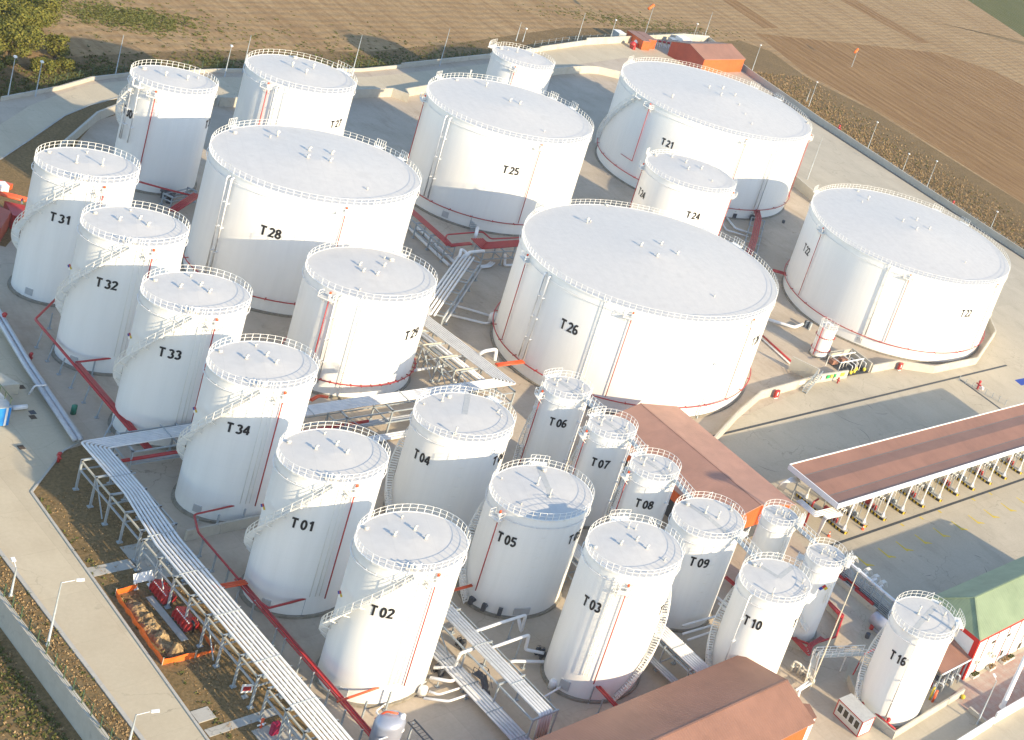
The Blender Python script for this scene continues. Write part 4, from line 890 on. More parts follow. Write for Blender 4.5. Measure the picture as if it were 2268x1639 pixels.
bundle('pipeline', 'lower white pipe crossing the dark yard to a small tank by T 26', [zp(1230, 900, 510, 180, .5), zp(1230, 900, 1150, 335, .5), zp(1230, 900, 1225, 320, .5)], (0,), .2, M_PIPEW, group=G_L)
mb = MB(); c = zp(1230, 900, 1260, 320, 0); mb.lathe((c[0], c[1], 0), [(.01, .1), (.75, .12), (.75, 1.6), (.5, 1.85), (.01, 1.95)], 14); setp(mb.build('drain_pot', M_PIPEW), 'small white pot at the end of the lower pipe by tank T 26', 'small tank')
# red mains round T 25
ZN = 3.4; G_F = 'red fire mains'
n1 = [zp(1180, 580, 120, 150, ZN), zp(1180, 580, 770, 720, ZN), zp(1180, 580, 850, 810, ZN), zp(1180, 580, 1190, 775, ZN)]
bundle('fire_main', 'bundle of red fire pipes beside tank T 25, left part by T 28', n1[:2] + [n1[2]], (-.5, -.17, .17, .5), .135, M_RED, group=G_F)
bundle('fire_main', 'short red fire pipes crossing below tank T 25', [n1[2], n1[3]], (-.3, 0, .3), .16, M_RED, group=G_F)
bundle('fire_main', 'wide red fire pipe bundle between tanks T 25 and T 26', [zp(1180, 580, 1290, 700, ZN), zp(1180, 580, 1410, 815, ZN), zp(1180, 580, 2040, 765, ZN)], (-1.0, -.6, -.2, .2, .6, 1.0), .16, M_RED, group=G_F)
bundle('fire_main', 'single red loop pipe round the foot of tank T 25', [zp(1180, 580, 775, 740, ZN), zp(1180, 580, 800, 635, ZN + .2), zp(1180, 580, 1380, 590, ZN + .2), zp(1180, 580, 1510, 705, ZN + .2), zp(1180, 580, 2040, 680, ZN + .2)], (0,), .15, M_RED, group=G_F)
frame('grey rack under the red pipes beside tank T 25', (-60, 9.2), (-36.6, 9.3), -.35, 1.5, ZN - .2, 4.4, beams=(1.5,))
pA = zp(1180, 580, 1400, 880, ZN); pB = zp(1180, 580, 2040, 850, ZN)
frame('grey rack under the wide red pipes between tanks T 25 and T 26', pA[:2], pB[:2], -.1, 2.4, ZN - .2, 4.0, beams=(1.4,))
bundle('pipeline', 'two pale ground pipes below the red rack beside tank T 25', [zp(1180, 580, 190, 520, .5), zp(1180, 580, 840, 1130, .5)], (0, 1.5), .28, M_PIPEW, group=G_L)
bundle('pipeline', 'pale pipes with a kink on the yard below the wide red bundle', [zp(1180, 580, 1330, 1170, .4), zp(1180, 580, 1500, 1150, .4), zp(1180, 580, 1570, 1090, .4)], (0, .35, .7), .15, M_PIPEW, group=G_L)
bundle('pipeline', 'white pipe on the yard next to tank T 26 and the wide red bundle', [zp(1180, 580, 1740, 960, .4), zp(1180, 580, 1730, 1130, .4), zp(1180, 580, 1910, 1120, .4)], (0,), .25, M_PIPEW, group=G_L)
mb = MB(); a = zp(1180, 580, 1270, 640, ZN + .2); b = zp(1180, 580, 1300, 520, 4.2); mb.tube(elbow([(a[0], a[1], 1.2), a, b], .3), .3, 8); setp(mb.build('riser_pipe', M_PIPEW), 'white riser pipe standing at the foot of tank T 25', 'pipe')
t = thing('access_stair', 'grey access stair and platform at the foot of tank T 25', 'steps', (*g(*((1180 + 1220 / 5.39) * .7446, (580 + 600 / 5.39) * .7446)), 0))
c = ORG[t.name]; mb = MB()
for k in range(7): mb.box((c.x - .25 * k, c.y + .1 * k, .25 * k + .2), (.3, 1.3, .06))
mb.build('flight', M_GALV, t); mb = MB(); mb.box((c.x - 2.4, c.y + .9, 2.0), (1.6, 1.6, .08))
for sx in (-.75, .75):
    for sy in (-.75, .75): mb.beam((c.x - 2.4 + sx, c.y + .9 + sy, 0), (c.x - 2.4 + sx, c.y + .9 + sy, 3.0), .09, .09)
mb.build('platform', M_GALV, t)
# red run from T 21
q = [zp(2060, 500, 1010, 600, 2.4), zp(2060, 500, 1060, 800, 2.4), zp(2060, 500, 1000, 1100, 2.4), zp(2060, 500, 930, 1320, 2.4), zp(2060, 500, 850, 1560, 2.4)]
bundle('fire_main', 'red fire pipes leading away from the foot of tank T 21', q, (-.6, -.2, .2, .6), .17, M_RED, group=G_F)
frame('slim grey rack under the red pipes at the foot of tank T 21', q[1][:2], q[3][:2], -1.5, 1.6, 2.2, 5, beams=())
bundle('pipeline', 'white pipe angled across the yard between tanks T 24 and T 21', [zp(2060, 500, 555, 800, .5), zp(2060, 500, 690, 970, .5), zp(2060, 500, 950, 1050, .5)], (0,), .25, M_PIPEW, group=G_L)
bundle('pipeline', 'thin white pipe near the foot of tank T 24', [zp(2060, 500, 470, 870, .5), zp(2060, 500, 540, 990, .5), zp(2060, 500, 900, 1100, .5)], (0,), .18, M_PIPEW, group=G_L)
for k, (a, b) in enumerate(((640, 800), (930, 830))):
    c = zp(2060, 500, a, b, 0); t = thing('valve_station', ('dark valve and steps at the foot of tank T 21, left one', 'dark valve and steps at the foot of tank T 21, beside the red pipes')[k], 'valve', (c[0], c[1], 0), 'valve stations')
    mb = MB(); mb.box((c[0], c[1], .7), (1.2, .9, 1.4)); mb.tube([(c[0], c[1], .8), (c[0] - 1.6, c[1] + 1.2, .8)], .35, 8); mb.build('valve_body', M_DARK, t)
    mb = MB(); mb.lathe((c[0], c[1], 1.9), [(.45, 0), (.5, .05), (.45, .1)], 12); mb.tube([(c[0], c[1], 1.3), (c[0], c[1], 2.0)], .06, 6); mb.build('hand_wheel', M_GALV, t)
# red link from rack to T 26
bundle('fire_main', 'bright red pipes bridging from the rack to tank T 26', [zp(1230, 900, 1330, 1000, 3.0), zp(1230, 900, 1760, 945, 3.0)], (-.3, 0, .3), .17, M_ORED, group=G_F)
mb = MB(); mb.tube(elbow([zp(1230, 900, 1060, 830, 4.6), zp(1230, 900, 1130, 780, 5.3), zp(1230, 900, 1330, 745, 5.3), zp(1230, 900, 1300, 930, 3.4)], .5), .28, 9); setp(mb.build('pipe_loop', M_PIPEW), 'white expansion loop standing above the rack near tank T 26', 'pipe')
bundle('fire_main', 'long red pipe on the ground from tank T 26 to the pump bay', [tp(6, 500, 560, .5), tp(6, 725, 765, .5)], (0,), .2, M_RED, group=G_F)
bundle('pipeline', 'white pipe beneath the long red ground pipe by tank T 26', [tp(6, 490, 575, .25), tp(6, 715, 778, .25)], (0,), .14, M_PIPEW, group=G_L)
bundle('pipeline', 'thick white pipe between tanks T 26 and T 22', [tp(6, 560, 480, .8), tp(6, 745, 535, .8), tp(6, 800, 512, .8)], (0,), .32, M_PIPEW, group=G_L)
bundle('fire_main', 'red pipes between tanks T 26 and T 22 at the back', [tp(6, 600, 155, 2.2), tp(6, 720, 190, 2.2)], (-.4, 0, .4), .2, M_RED, group=G_F)
# fire main along the front row
t = thing('fire_main', 'red overhead fire main on posts along tanks T 31 to T 33', 'pipes', (-23, -55.5, 0), G_F)
MB().tube(elbow([(-31, -49.2, 2.6), (-23.2, -55.6, 2.6), (9.5, -56.0, 2.6)], .4), .16, 8).build('pipe', M_RED, t)
for o in (.28, .55): MB().tube([(-11.4, -55.7 + o, 2.6), (9.5, -56.0 + o, 2.6)], .16, 8).build('pipe', M_RED, t)
MB().tube(elbow([(-11.7, -55.4, 2.6), (-11.9, -49.4, 2.6)], .3), .14, 8).build('pipe', M_RED, t)
for x, y in ((-24.6, -53.2), (-20.1, -56.2), (-16.5, -56.3), (-13.1, -56.3), (-9.6, -56.3), (-5.9, -56.3), (-2.2, -56.3), (1.3, -56.4), (4.7, -56.4), (-11.8, -53.2), (-11.9, -50.6)):
    mb = MB(); mb.beam((x, y, 0), (x, y + .3 * (y < -55), 2.5), .13, .13); mb.box((x, y, .06), (.4, .4, .12)); mb.build('post', M_GALV, t)
mb = MB(); mb.beam((3.5, -58.0, .3), (1.6, -56.2, 2.4), .1, .1); mb.build('post', M_GALV, t)
t = thing('fire_main', 'red overhead fire main on posts from T 34 past tanks T 01 and T 02', 'pipes', (23.9, -57, 0), G_F)
MB().tube(elbow([(23.6, -50.1, 2.6), (23.9, -56.9, 2.6), (27.3, -57.9, 2.6), (92, -58.3, 2.6)], .4), .12, 8).build('pipe', M_RED, t)
for o in (-.26, .26): MB().tube([(36.8, -58.0 + o, 2.6), (92, -58.3 + o, 2.6)], .1, 8).build('pipe', M_RED, t)
MB().tube(elbow([(39.8, -58.2, 2.6), (42.9, -57.6, 2.6), (43, -47.6, 2.6)], .3), .15, 8).build('pipe', M_RED, t)
MB().tube(elbow([tp(8, -30, 1385, 2.6), tp(8, 340, 1258, 2.6), tp(8, 440, 1210, 2.8)], .3), .14, 8).build('pipe', M_ORED, t)
for k in (0, .3, .6): MB().tube([(37.2 + k, -61.0, 2.75), (37.6 + k, -57.6, 2.75)], .13, 8).build('pipe', M_ORED, t)
posts = [(24.9, -51.8), (25.0, -54.7), (25.0, -57.0), (28.6, -57.9), (31.7, -57.9), (34.7, -57.9), (37.9, -58.2), (41.2, -58.2), (46.5, -58.4), (48.4, -58.4), (51.9, -58.5), (54.7, -58.5), (57.9, -58.5), (61.4, -58.6), (64.8, -58.6), (44.2, -53.6) if False else (43.0, -53.6), (43.0, -50.2)]
for x, y in posts + [tp(8, 130, 1510)[:2], tp(8, 290, 1445)[:2]]:
    mb = MB(); mb.beam((x, y, 0), (x, y, 2.7), .16, .16); mb.box((x, y, .06), (.4, .4, .12)); mb.build('post', M_GALV, t)
bundle('fire_main', 'short red pipe reaching the left side of tank T 05', [tp(8, 740, 645, 2.6), tp(8, 865, 612, 2.6)], (-.12, .12), .11, M_ORED, group=G_F)
bundle('fire_main', 'red pipe sloping away at the foot of tank T 03', [tp(8, 1640, 1215, 2.4), tp(8, 1830, 1420, 2.4)], (-.15, .15), .13, M_RED, group=G_F)
for q in ((1640, 1390), (1700, 1470)):
    x, y = g(*t9(8, *q)); mb = MB(); mb.beam((x, y, 0), (x, y, 2.4), .13, .13); mb.box((x, y, .06), (.45, .45, .12)); setp(mb.build('support_post', M_GALV), 'grey post under the red pipe at tank T 03, ' + ('nearer the tank shell' if q[0] == 1640 else 'nearer the foreground roof'), 'post', 'pipe support posts')
# rack between T 02 and T 03
ZE = 4.0
t = bundle('pipeline', 'upper silver pipes between tanks T 02 and T 03, turning down at the end', [(24, -42.6, ZE), (72.9, -42.6, ZE), (73.3, -42.6, .1)], (-.72, -.37, -.02, .33, .68), .155, M_PIPER, group=G_L, rr=.3)
clamps(t, [(26, -42.6, ZE), (72, -42.6, ZE)], (-.75, .65), 7.5, .15, M_GALV)
t = bundle('pipeline', 'lower bundle of silver pipes under the rack between tanks T 02 and T 03', [(40, -44.6, 1.0), (78, -44.6, 1.0)], (-1.0, -.62, -.24, .14, .52), .165, M_PIPER, group=G_L)
clamps(t, [(50, -44.6, 1.0), (76, -44.6, 1.0)], (-1.0, .6), 5, .15, M_GALV)
frame('steel rack carrying silver pipes between tanks T 02 and T 03', (26, -42.6), (73, -42.6), -1.6, 1.5, ZE - .15, 5.9, beams=(), leg=.16)
t = thing('cross_stair', 'dark grey crossover stair beside the rack near tank T 02', 'steps', (63, -47, 0))
mb = MB(); a, b, c = zp(1260, 1780, 830, 1180, 2.2), zp(1260, 1780, 960, 1270, 2.2), zp(1260, 1780, 1020, 1580, .1)
mb.beam(a, b, .9, .08); mb.build('landing', M_DARK, t); mb = MB(); mb.beam(b, c, .9, .1); mb.build('flight', M_DARK, t)
mb = MB()
for p, q2 in ((a, b), (b, c)):
    s = (Vector(q2) - Vector(p)); s = Vector((-s.y, s.x, 0)).normalized() * .45
    for k in (-1, 1): mb.tube([Vector(p) + s * k + Vector((0, 0, 1)), Vector(q2) + s * k + Vector((0, 0, 1))], .035, 5); mb.beam(Vector(p) + s * k, Vector(p) + s * k + Vector((0, 0, 1)), .06, .06)
mb.build('handrail', M_DARK, t)
G_S = 'white branch pipes at tanks T 02, T 03 and T 05'
def spool(label, pts, r=.2, sup=()):
    t = thing('branch_pipe', label, 'pipe', pts[0], G_S); MB().tube(elbow(pts, .35), r, 9).build('pipe', M_PIPEW, t)
    for p in sup: mb = MB(); mb.beam((p[0], p[1], 0), (p[0], p[1], p[2] - .1), .13, .13); mb.box((p[0], p[1], .06), (.4, .4, .12)); mb.build('support', M_GALV, t)
Z6 = lambda a, b, z: zp(1260, 1780, a, b, z)
spool('white pipe from the rack towards tank T 05 with a V bend', [Z6(800, 540, 3.6), Z6(1250, 385, 3.6), Z6(1640, 265, 3.6), Z6(1565, 530, .6), Z6(1520, 310, 3.0)], .2, [Z6(1440, 370, 3.2), Z6(1390, 600, .5)])
spool('white pipe from the rack stepping down to tank T 03', [Z6(1080, 795, 3.6), Z6(1590, 615, 3.6), Z6(1690, 585, 3.6), Z6(1630, 820, 1.0), Z6(1930, 880, 1.0)], .2, [Z6(1570, 650, 3.2)])
spool('low white pipe straight into the foot of tank T 03', [Z6(1360, 1040, .9), Z6(1430, 1005, .9), Z6(1930, 1015, .9)], .2, [Z6(1620, 1040, .8)])
spool('white pipe stepping down from the rack to tank T 02', [Z6(900, 775, 3.6), Z6(590, 880, 3.6), Z6(500, 1110, 1.0), Z6(160, 1110, 1.0)], .2, [Z6(680, 850, 3.3)])
spool('bent white pipe at the foot of tank T 02 resting on a block', [Z6(100, 1270, .9), Z6(430, 1330, .9), Z6(750, 1225, .9)], .2, [Z6(240, 1330, .8)])
spool('thin bent white pipe below the block pipe at tank T 02', [Z6(90, 1490, .7), Z6(240, 1545, .7), Z6(880, 1345, .7)], .14, [Z6(640, 1430, .6)])
spool('lowest bent white pipe at the foot of tank T 02', [Z6(0, 1600, .6), Z6(400, 1650, .6), Z6(930, 1470, .6)], .15, [Z6(690, 1550, .5)])
spool('white pipe curling round the right foot of tank T 02', [tp(8, 560, 1250, .5), tp(8, 430, 1340, .5), tp(8, 290, 1400, .5), tp(8, 225, 1450, .5), tp(8, 265, 1490, .5)], .1)
spool('white drain pipe sloping from the rack to tank T 03', [tp(8, 1330, 1360, .6), tp(8, 1400, 1320, .9), tp(8, 1480, 1270, .9)], .12, [tp(8, 1385, 1340, .8)])
for k, (p, lab) in enumerate(((tp(8, 530, 1340, 0), 'small white pot at the foot of tank T 02'), (tp(8, 1395, 1290, 0), 'small white pot at the foot of tank T 03'))):
    mb = MB(); mb.lathe((p[0], p[1], 0), [(.01, .05), (.5, .1), (.5, 1.0), (.35, 1.2), (.01, 1.25)], 12); setp(mb.build('drain_pot', M_PIPEW), lab, 'small tank', 'small white drain pots')
for p, lab in ((Z6(1850, 930, 0), 'dark valve gear at the left foot of tank T 03'), (Z6(230, 1210, 0), 'dark valve gear at the right foot of tank T 02'), (Z6(580, 780, 0), 'dark valve cluster under the rack near tank T 02')):
    t = thing('valve_station', lab, 'valve', (p[0], p[1], 0), 'valve stations')
    for k in range(3):
        mb = MB(); mb.box((p[0] + .5 * (k - 1), p[1] + .25 * (k % 2), .5), (.32, .5, 1.0)); mb.lathe((p[0] + .5 * (k - 1), p[1] + .25 * (k % 2), 1.1), [(.25, 0), (.28, .04), (.25, .08)], 10); mb.build('valve_body', M_DARK, t)
# rack by T 09 / T 10
t = bundle('pipeline', 'silver pipes on the rack between tanks T 03 and T 10', [(40, -22.4, ZE), (80, -22.4, ZE)], (-.9, -.55, -.2, .15, .5, .85), .155, M_PIPER, group=G_L)
clamps(t, [(56, -22.4, ZE), (80, -22.4, ZE)], (-.9, .85), 6, .15, M_GALV)
bundle('pipeline', 'lower silver pipes under the rack between tanks T 03 and T 10', [(56, -24.2, 1.4), (80, -24.2, 1.4)], (-.5, -.15, .2), .15, M_PIPEG, group=G_L)
frame('steel rack carrying silver pipes between tanks T 03 and T 10', (40, -22.4), (80, -22.4), -1.4, 1.3, ZE - .15, 5.0, beams=(1.3,), leg=.16)
for a, b, lab in (((0, 880), (245, 810), 'white pipe crossing in front of the foot of tank T 09'), ((0, 935), (190, 880), 'lower white pipe crossing in front of tank T 09'), ((35, 975), (210, 915), 'grey pipe at the rack in front of tank T 09')):
    spool(lab, [tp(9, *a, 2.4), tp(9, *b, 2.4)], .17)
spool('grey pipe between tanks T 09 and T 10', [tp(9, 230, 690, 1.0), tp(9, 310, 760, 1.0)], .18); spool('second grey pipe between tanks T 09 and T 10', [tp(9, 240, 730, 1.0), tp(9, 300, 790, 1.0)], .15)
bundle('fire_main', 'red pipe seen between tanks T 09 and T 10', [tp(9, 285, 555, 1.2), tp(9, 350, 610, 1.2)], (-.2, .2), .13, M_RED, group=G_F)
bundle('fire_main', 'red pipe tangle between tank T 10 and the small bund', [tp(9, 740, 960, 1.6), tp(9, 835, 1060, 1.6), tp(9, 850, 1010, 1.6), tp(9, 930, 960, 1.4)], (-.3, -.1, .1, .3), .1, M_RED, group=G_F)
bundle('fire_main', 'red pipe on the bund behind tank T 12', [tp(9, 980, 740, 1.5), tp(9, 1060, 825, 1.5)], (-.15, .15), .11, M_RED, group=G_F)
# pipe trench with insulated pipes at the foot of T 31 - T 33
bundle('pipeline', 'two grey pipes along the low wall below tanks T 31 to T 33', [(-45, -56.8, .95), (-29.2, -57.8, .95), (-14.7, -59.3, .95), (3.3, -60.6, .95)], (-.1, .45), .28, M_PIPEG, group=G_L)
mb = MB(); mb.tube(elbow([(-9.2, -60.8, 0), (-9.2, -60.4, 1.3), (-9.0, -59.2, 1.3)], .3), .12, 7); setp(mb.build('vent_bend', M_PIPEW), 'white bent pipe over the low wall by tank T 32', 'pipe')
# red rack and structure at the far left edge
bundle('fire_main', 'bright red wide pipe bridge at the left edge beside tank T 31', [zp(0, 480, -250, 440, 3), zp(0, 480, 440, 620, 3)], (-.45, -.15, .15, .45), .2, M_ORED, group=G_F)
mb = MB(); mb.prism([g(25, 468, 3), g(2, 506, 3), g(-60, 480, 3), g(-40, 440, 3)], 0, 3.0); setp(mb.build('fire_pump_house', M_RUST), 'dark red flat-roofed hut at the left edge beside tank T 31', 'pump house')
mb = MB(); mb.prism([g(56, 455, 2.4), g(49, 480, 2.4), g(28, 476, 2.4), g(10, 445, 2.4)], 0, 2.4); setp(mb.build('fire_skid', M_RED), 'dark red equipment skid between the flat-roofed hut and tank T 31', 'skid')
mb = MB(); a = zp(0, 480, 20, 440, 3.2); mb.box((a[0], a[1], 3.4), (1.6, 1.2, 1.4)); setp(mb.build('valve_box', M_PANEL), 'white box on the red pipe bridge at the left edge', 'box')
mb = MB(); a = zp(0, 480, 60, 330, 1.0); mb.box((a[0], a[1], .45), (2.0, 1.0, .9), .7); setp(mb.build('hose_box', M_ORED), 'orange-red box on dry ground above the red pipe bridge', 'box')
# red runs by T 28 / T 30
bundle('fire_main', 'red wide pipes between tanks T 28 and T 30', [tp(1, 1145, 1400, 2.4), tp(1, 1310, 1290, 2.4)], (-.5, -.17, .17, .5), .17, M_RED, group=G_F)
bundle('fire_main', 'thin red pipe on a post at the foot of tank T 30', [tp(1, 920, 1205, 2.4), tp(1, 1080, 1250, 2.4), tp(1, 1300, 1305, 2.4)], (0,), .16, M_RED, group=G_F)
frame('small grey rack by the red pipes between tanks T 28 and T 30', tp(1, 1100, 1370)[:2], tp(1, 1260, 1330)[:2], -.8, .8, 2.2, 2.5, beams=(1.2,), leg=.16)
c = tp(1, 1105, 1330); t = thing('valve_station', 'dark valve cluster at the foot of tank T 30', 'valve', c, 'valve stations')
for k in range(3): mb = MB(); mb.lathe((c[0] + .9 * (k - 1), c[1] + .4 * (k % 2), 0), [(.5, 0), (.5, 1.2), (.7, 1.25), (.7, 1.45), (.2, 1.8), (.01, 1.9)], 10); mb.build('valve_body', M_DARK, t)
bundle('fire_main', 'red pipes at the foot of tank T 29 behind the branch rack', [zp(880, 1080, 240, 600, 2.2), zp(880, 1080, 370, 520, 2.2), zp(880, 1080, 520, 550, 2.2)], (-.15, .15), .14, M_ORED, group=G_F)
# ================================================================ buildings
def gx(u, v, x):
    d = bearing(u, v); t = (x - CAM.x) / d.x; return (CAM.y + d.y * t, CAM.z + d.z * t)
def gable(name, label, x0, xr, x1, y0, y1, ze, zr, mroof, mwall, mwall2, cat='building', th=.14, over=.45, rz=0.0, piv=(0, 0)):
    """gabled shed, ridge along Y"""
    t = thing(name, label, cat, (piv[0], piv[1], 0)); t.rotation_euler = (0, 0, rz)
    w = MB(); prof = [(x0 + over, 0), (x1 - over, 0), (x1 - over, ze - .1), (xr, zr - .12), (x0 + over, ze - .1)]; ya, yb = y0 + over, y1 - over
    for (a, b) in ((prof[1], prof[2]), (prof[4], prof[0])): MB().add([(a[0], ya, a[1]), (a[0], yb, a[1]), (b[0], yb, b[1]), (b[0], ya, b[1])], [(0, 1, 2, 3)]).build('wall', mwall, t)
    e = MB()
    for y, fl in ((ya, 0), (yb, 1)):
        f = (0, 1, 2, 3, 4); MB().add([(p[0], y, p[1]) for p in prof], [f if not fl else f[::-1]]).build('gable_wall', mwall2, t)
    for a, b in (((x0, ze), (xr, zr)), ((xr, zr), (x1, ze))):
        m = MB(); m.add([(a[0], y0, a[1]), (b[0], y0, b[1]), (b[0], y1, b[1]), (a[0], y1, a[1]), (a[0], y0, a[1] - th), (b[0], y0, b[1] - th), (b[0], y1, b[1] - th), (a[0], y1, a[1] - th)],
                        [(0, 1, 2, 3), (7, 6, 5, 4), (4, 5, 1, 0), (5, 6, 2, 1), (6, 7, 3, 2), (7, 4, 0, 3)]); m.build('roof_slope', mroof, t)
    m = MB(); m.beam((xr, y0 - .02, zr + .01), (xr, y1 + .02, zr + .01), .28, .04); m.build('ridge_cap', mroof, t)
    return t
def gable_x(name, label, y0, yr, y1, x0, x1, ze0, ze, zr, mroof, mwall, mwall2, over=.45, th=.14, zlow=3.8):
    """gabled shed, ridge along X, open below zlow at the near end"""
    t = thing(name, label, 'building', ((x0 + x1) / 2, yr, 0)); xa, xb = x0 + over, x1 - over
    prof = [(y0 + over, zlow), (y1 - over, zlow), (y1 - over, ze - .05), (yr, zr - .14), (y0 + over, ze0 - .05)]
    for (a, b) in ((prof[1], prof[2]), (prof[4], prof[0])): MB().add([(xb, a[0], a[1]), (xa, a[0], a[1]), (xa, b[0], b[1]), (xb, b[0], b[1])], [(0, 1, 2, 3)]).build('wall', mwall2, t)
    for x in (xa, xb): MB().add([(x, p[0], p[1]) for p in prof], [(0, 1, 2, 3, 4)]).build('gable_wall', mwall, t)
    for k in range(8):
        x = xa + .1 + (xb - xa - .2) * k / 7
        for y in (y0 + over + .1, y1 - over - .1): mb = MB(); mb.beam((x, y, 0), (x, y, zlow + .1), .22, .22); mb.build('post', M_GALV, t)
    mb = MB(); mb.box2(xa + 1, xb - 1.5, y0 + 1.6, y1 - 1.6, 0, zlow - .2); mb.build('bay_shade_block', M_DARK, t)  # dark block: shade inside the open bay put in as colour
    for a, b in (((y0, ze0), (yr, zr)), ((yr, zr), (y1, ze))):
        m = MB(); m.add([(x0, a[0], a[1]), (x1, a[0], a[1]), (x1, b[0], b[1]), (x0, b[0], b[1]), (x0, a[0], a[1] - th), (x1, a[0], a[1] - th), (x1, b[0], b[1] - th), (x0, b[0], b[1] - th)],
                        [(0, 1, 2, 3), (7, 6, 5, 4), (4, 5, 1, 0), (5, 6, 2, 1), (6, 7, 3, 2), (7, 4, 0, 3)]); m.build('roof_slope', mroof, t)
    m = MB(); m.beam((x0, yr, zr + .01), (x1, yr, zr + .01), .28, .04); m.build('ridge_cap', mroof, t)
    return t
t = gable_x('warehouse', 'long shed with a terracotta gable roof behind slim tanks T 06 to T 08', -3.2, 4.4, 12.3, 24.8, 54.4, 6.0, 6.0, 8.0, M_TERRX, M_ORANGE, M_ORANX)
t = gable('warehouse', 'foreground shed with terracotta roof and orange walls at the bottom edge', 77.4, 85.6, 91.8, -70, -18.3, 6.0, 8.0, M_TERRA, M_ORANGE, M_ORANX)
mb = MB(); mb.tube([(91.55, -18.6, 5.6), (91.55, -18.6, .1)], .1, 7); mb.build('downpipe', M_PANEL, t)
t = thing('lean_to', 'small terracotta lean-to against the foreground shed', 'building', (92.6, -17, 0))
q = [tp(9, 800, 1395, 4.6)[:2], tp(9, 845, 1400, 4.6)[:2], tp(9, 893, 1488, 4.6)[:2], tp(9, 835, 1512, 4.6)[:2]]
mb = MB(); mb.prism(q, 4.45, 4.6); mb.build('roof', M_TERRA, t); cx, cy = sum(p[0] for p in q) / 4, sum(p[1] for p in q) / 4
mb = MB(); mb.prism([(cx + (p[0] - cx) * .9, cy + (p[1] - cy) * .9) for p in q], 0, 4.44); mb.build('wall', M_PANEL, t)
gable('fire_shed', 'orange shed with a red-brown roof behind huge tank T 21', -6.8, 0, 6.8, -10.4, 10.4, 4.7, 7.0, M_TERRA, M_ORANGE, M_RUST, rz=R(12), piv=(-151.9, 161.9), over=.25)
# the children of a rotated shed were built round its own origin
sh = [o for o in bpy.data.objects if o.name.startswith('fire_shed')][0]
for ch in sh.children:
    for v in ch.data.vertices: v.co += Vector((-151.9, 161.9, 0))
M_REDT = paint('trim_red', (.62, .03, .025), .5, .05)
# hipped office with green roof
X0, X1, Y0, ZE2, ZR2 = 82.3, 92.9, 13.5, 7.3, 10.1
t = thing('office_building', 'white office with red trim and a hipped green roof at the right edge', 'building', (88, 30, 0))
Y1 = 48
MB().add([(X1, Y0, 0), (X1, Y1, 0), (X1, Y1, ZE2), (X1, Y0, ZE2), (X0 + .3, Y0, 0), (X0 + .3, Y1, 0), (X0 + .3, Y1, ZE2), (X0 + .3, Y0, ZE2)], [(0, 1, 2, 3), (4, 0, 3, 7), (5, 4, 7, 6), (1, 5, 6, 2)]).build('wall', M_PANEL, t)
ov = .12; e = [(X0 - ov, Y0 - ov), (X1 + ov, Y0 - ov), (X1 + ov, Y1), (X0 - ov, Y1)]; xr = (X0 + X1) / 2; yr = Y0 + 3.4
MB().add([(*e[0], ZE2), (*e[1], ZE2), (xr, yr, ZR2)], [(0, 1, 2)]).build('hip_end', M_GREENX, t)
MB().add([(*e[1], ZE2), (*e[2], ZE2), (xr, Y1, ZR2), (xr, yr, ZR2)], [(0, 1, 2, 3)]).build('roof_slope', M_GREEN, t)
MB().add([(*e[3], ZE2), (*e[0], ZE2), (xr, yr, ZR2), (xr, Y1, ZR2)], [(0, 1, 2, 3)]).build('roof_slope', M_GREEN, t)
mb = MB(); mb.beam((xr, yr, ZR2 + .02), (xr, Y1, ZR2 + .02), .3, .1); mb.beam((xr, yr, ZR2 + .02), (*e[1], ZE2 + .04), .3, .1); mb.beam((xr, yr, ZR2 + .02), (*e[0], ZE2 + .04), .3, .1); mb.build('ridge_cap', M_GREEN, t)
mb = MB(); mb.box2(X0, X1 + .06, Y0 - .06, Y0 - .001, ZE2 - .75, ZE2 - .03); mb.box2(X1 + .001, X1 + .06, Y0 + .0, Y1, ZE2 - .55, ZE2 - .03); mb.build('red_fascia', M_REDT, t)
mb = MB(); mb.box2(X1 - .85, X1 + .05, Y0 - .065, Y0 - .003, 0, ZE2 - .75); mb.box2(X1 + .003, X1 + .065, Y0 - .065, Y0 + .35, 0, ZE2 - .55); mb.build('corner_trim', M_REDT, t)
for y in (15.9, 18.6, 21.5, 24.4, 27.2, 30.1, 33, 36):
    mb = MB(); mb.box2(X1 + .003, X1 + .06, y - .1, y + .1, 0, ZE2 - .56); mb.build('pilaster', M_REDT, t)
def wbox(cx, cy, w, h, nm, mat, dep=.06, par=None): mb = MB(); mb.box((X1 + dep / 2 + .002, cx, cy), (dep, w, h)); return mb.build(nm, mat, par or t)
for u, v, w, h in ((2065, 985, 1.0, .55), (2165, 940, 1.0, .55), (2115, 1060, .7, 1.1), (2235, 1010, .9, 1.2)):
    yy, zz = gx(*t9(9, u, v), X1); f = wbox(yy, zz, w + .2, h + .2, 'window', M_PANEL, .08); wbox(yy, zz, w, h, 'pane', M_GLASS, .1, f)
for u, v in ((2040, 1052), (2065, 1072), (1955, 1112)):
    yy, zz = gx(*t9(9, u, v), X1); ac = wbox(yy, zz, .9, .65, 'air_conditioner', M_CREAM, .4); mb = MB(); mb.lathe((0, 0, 0), [(.01, 0), (.24, 0)], 12); me = MB().add([(X1 + .41, yy + .24 * math.cos(a * .524), zz + .24 * math.sin(a * .524)) for a in range(12)], [tuple(range(12))]); me.build('fan_grille', M_DARK, ac)
yy, zz = gx(*t9(9, 1990, 1165), X1); wbox(yy, 1.1, 1.1, 2.2, 'door', M_CREAM, .08)
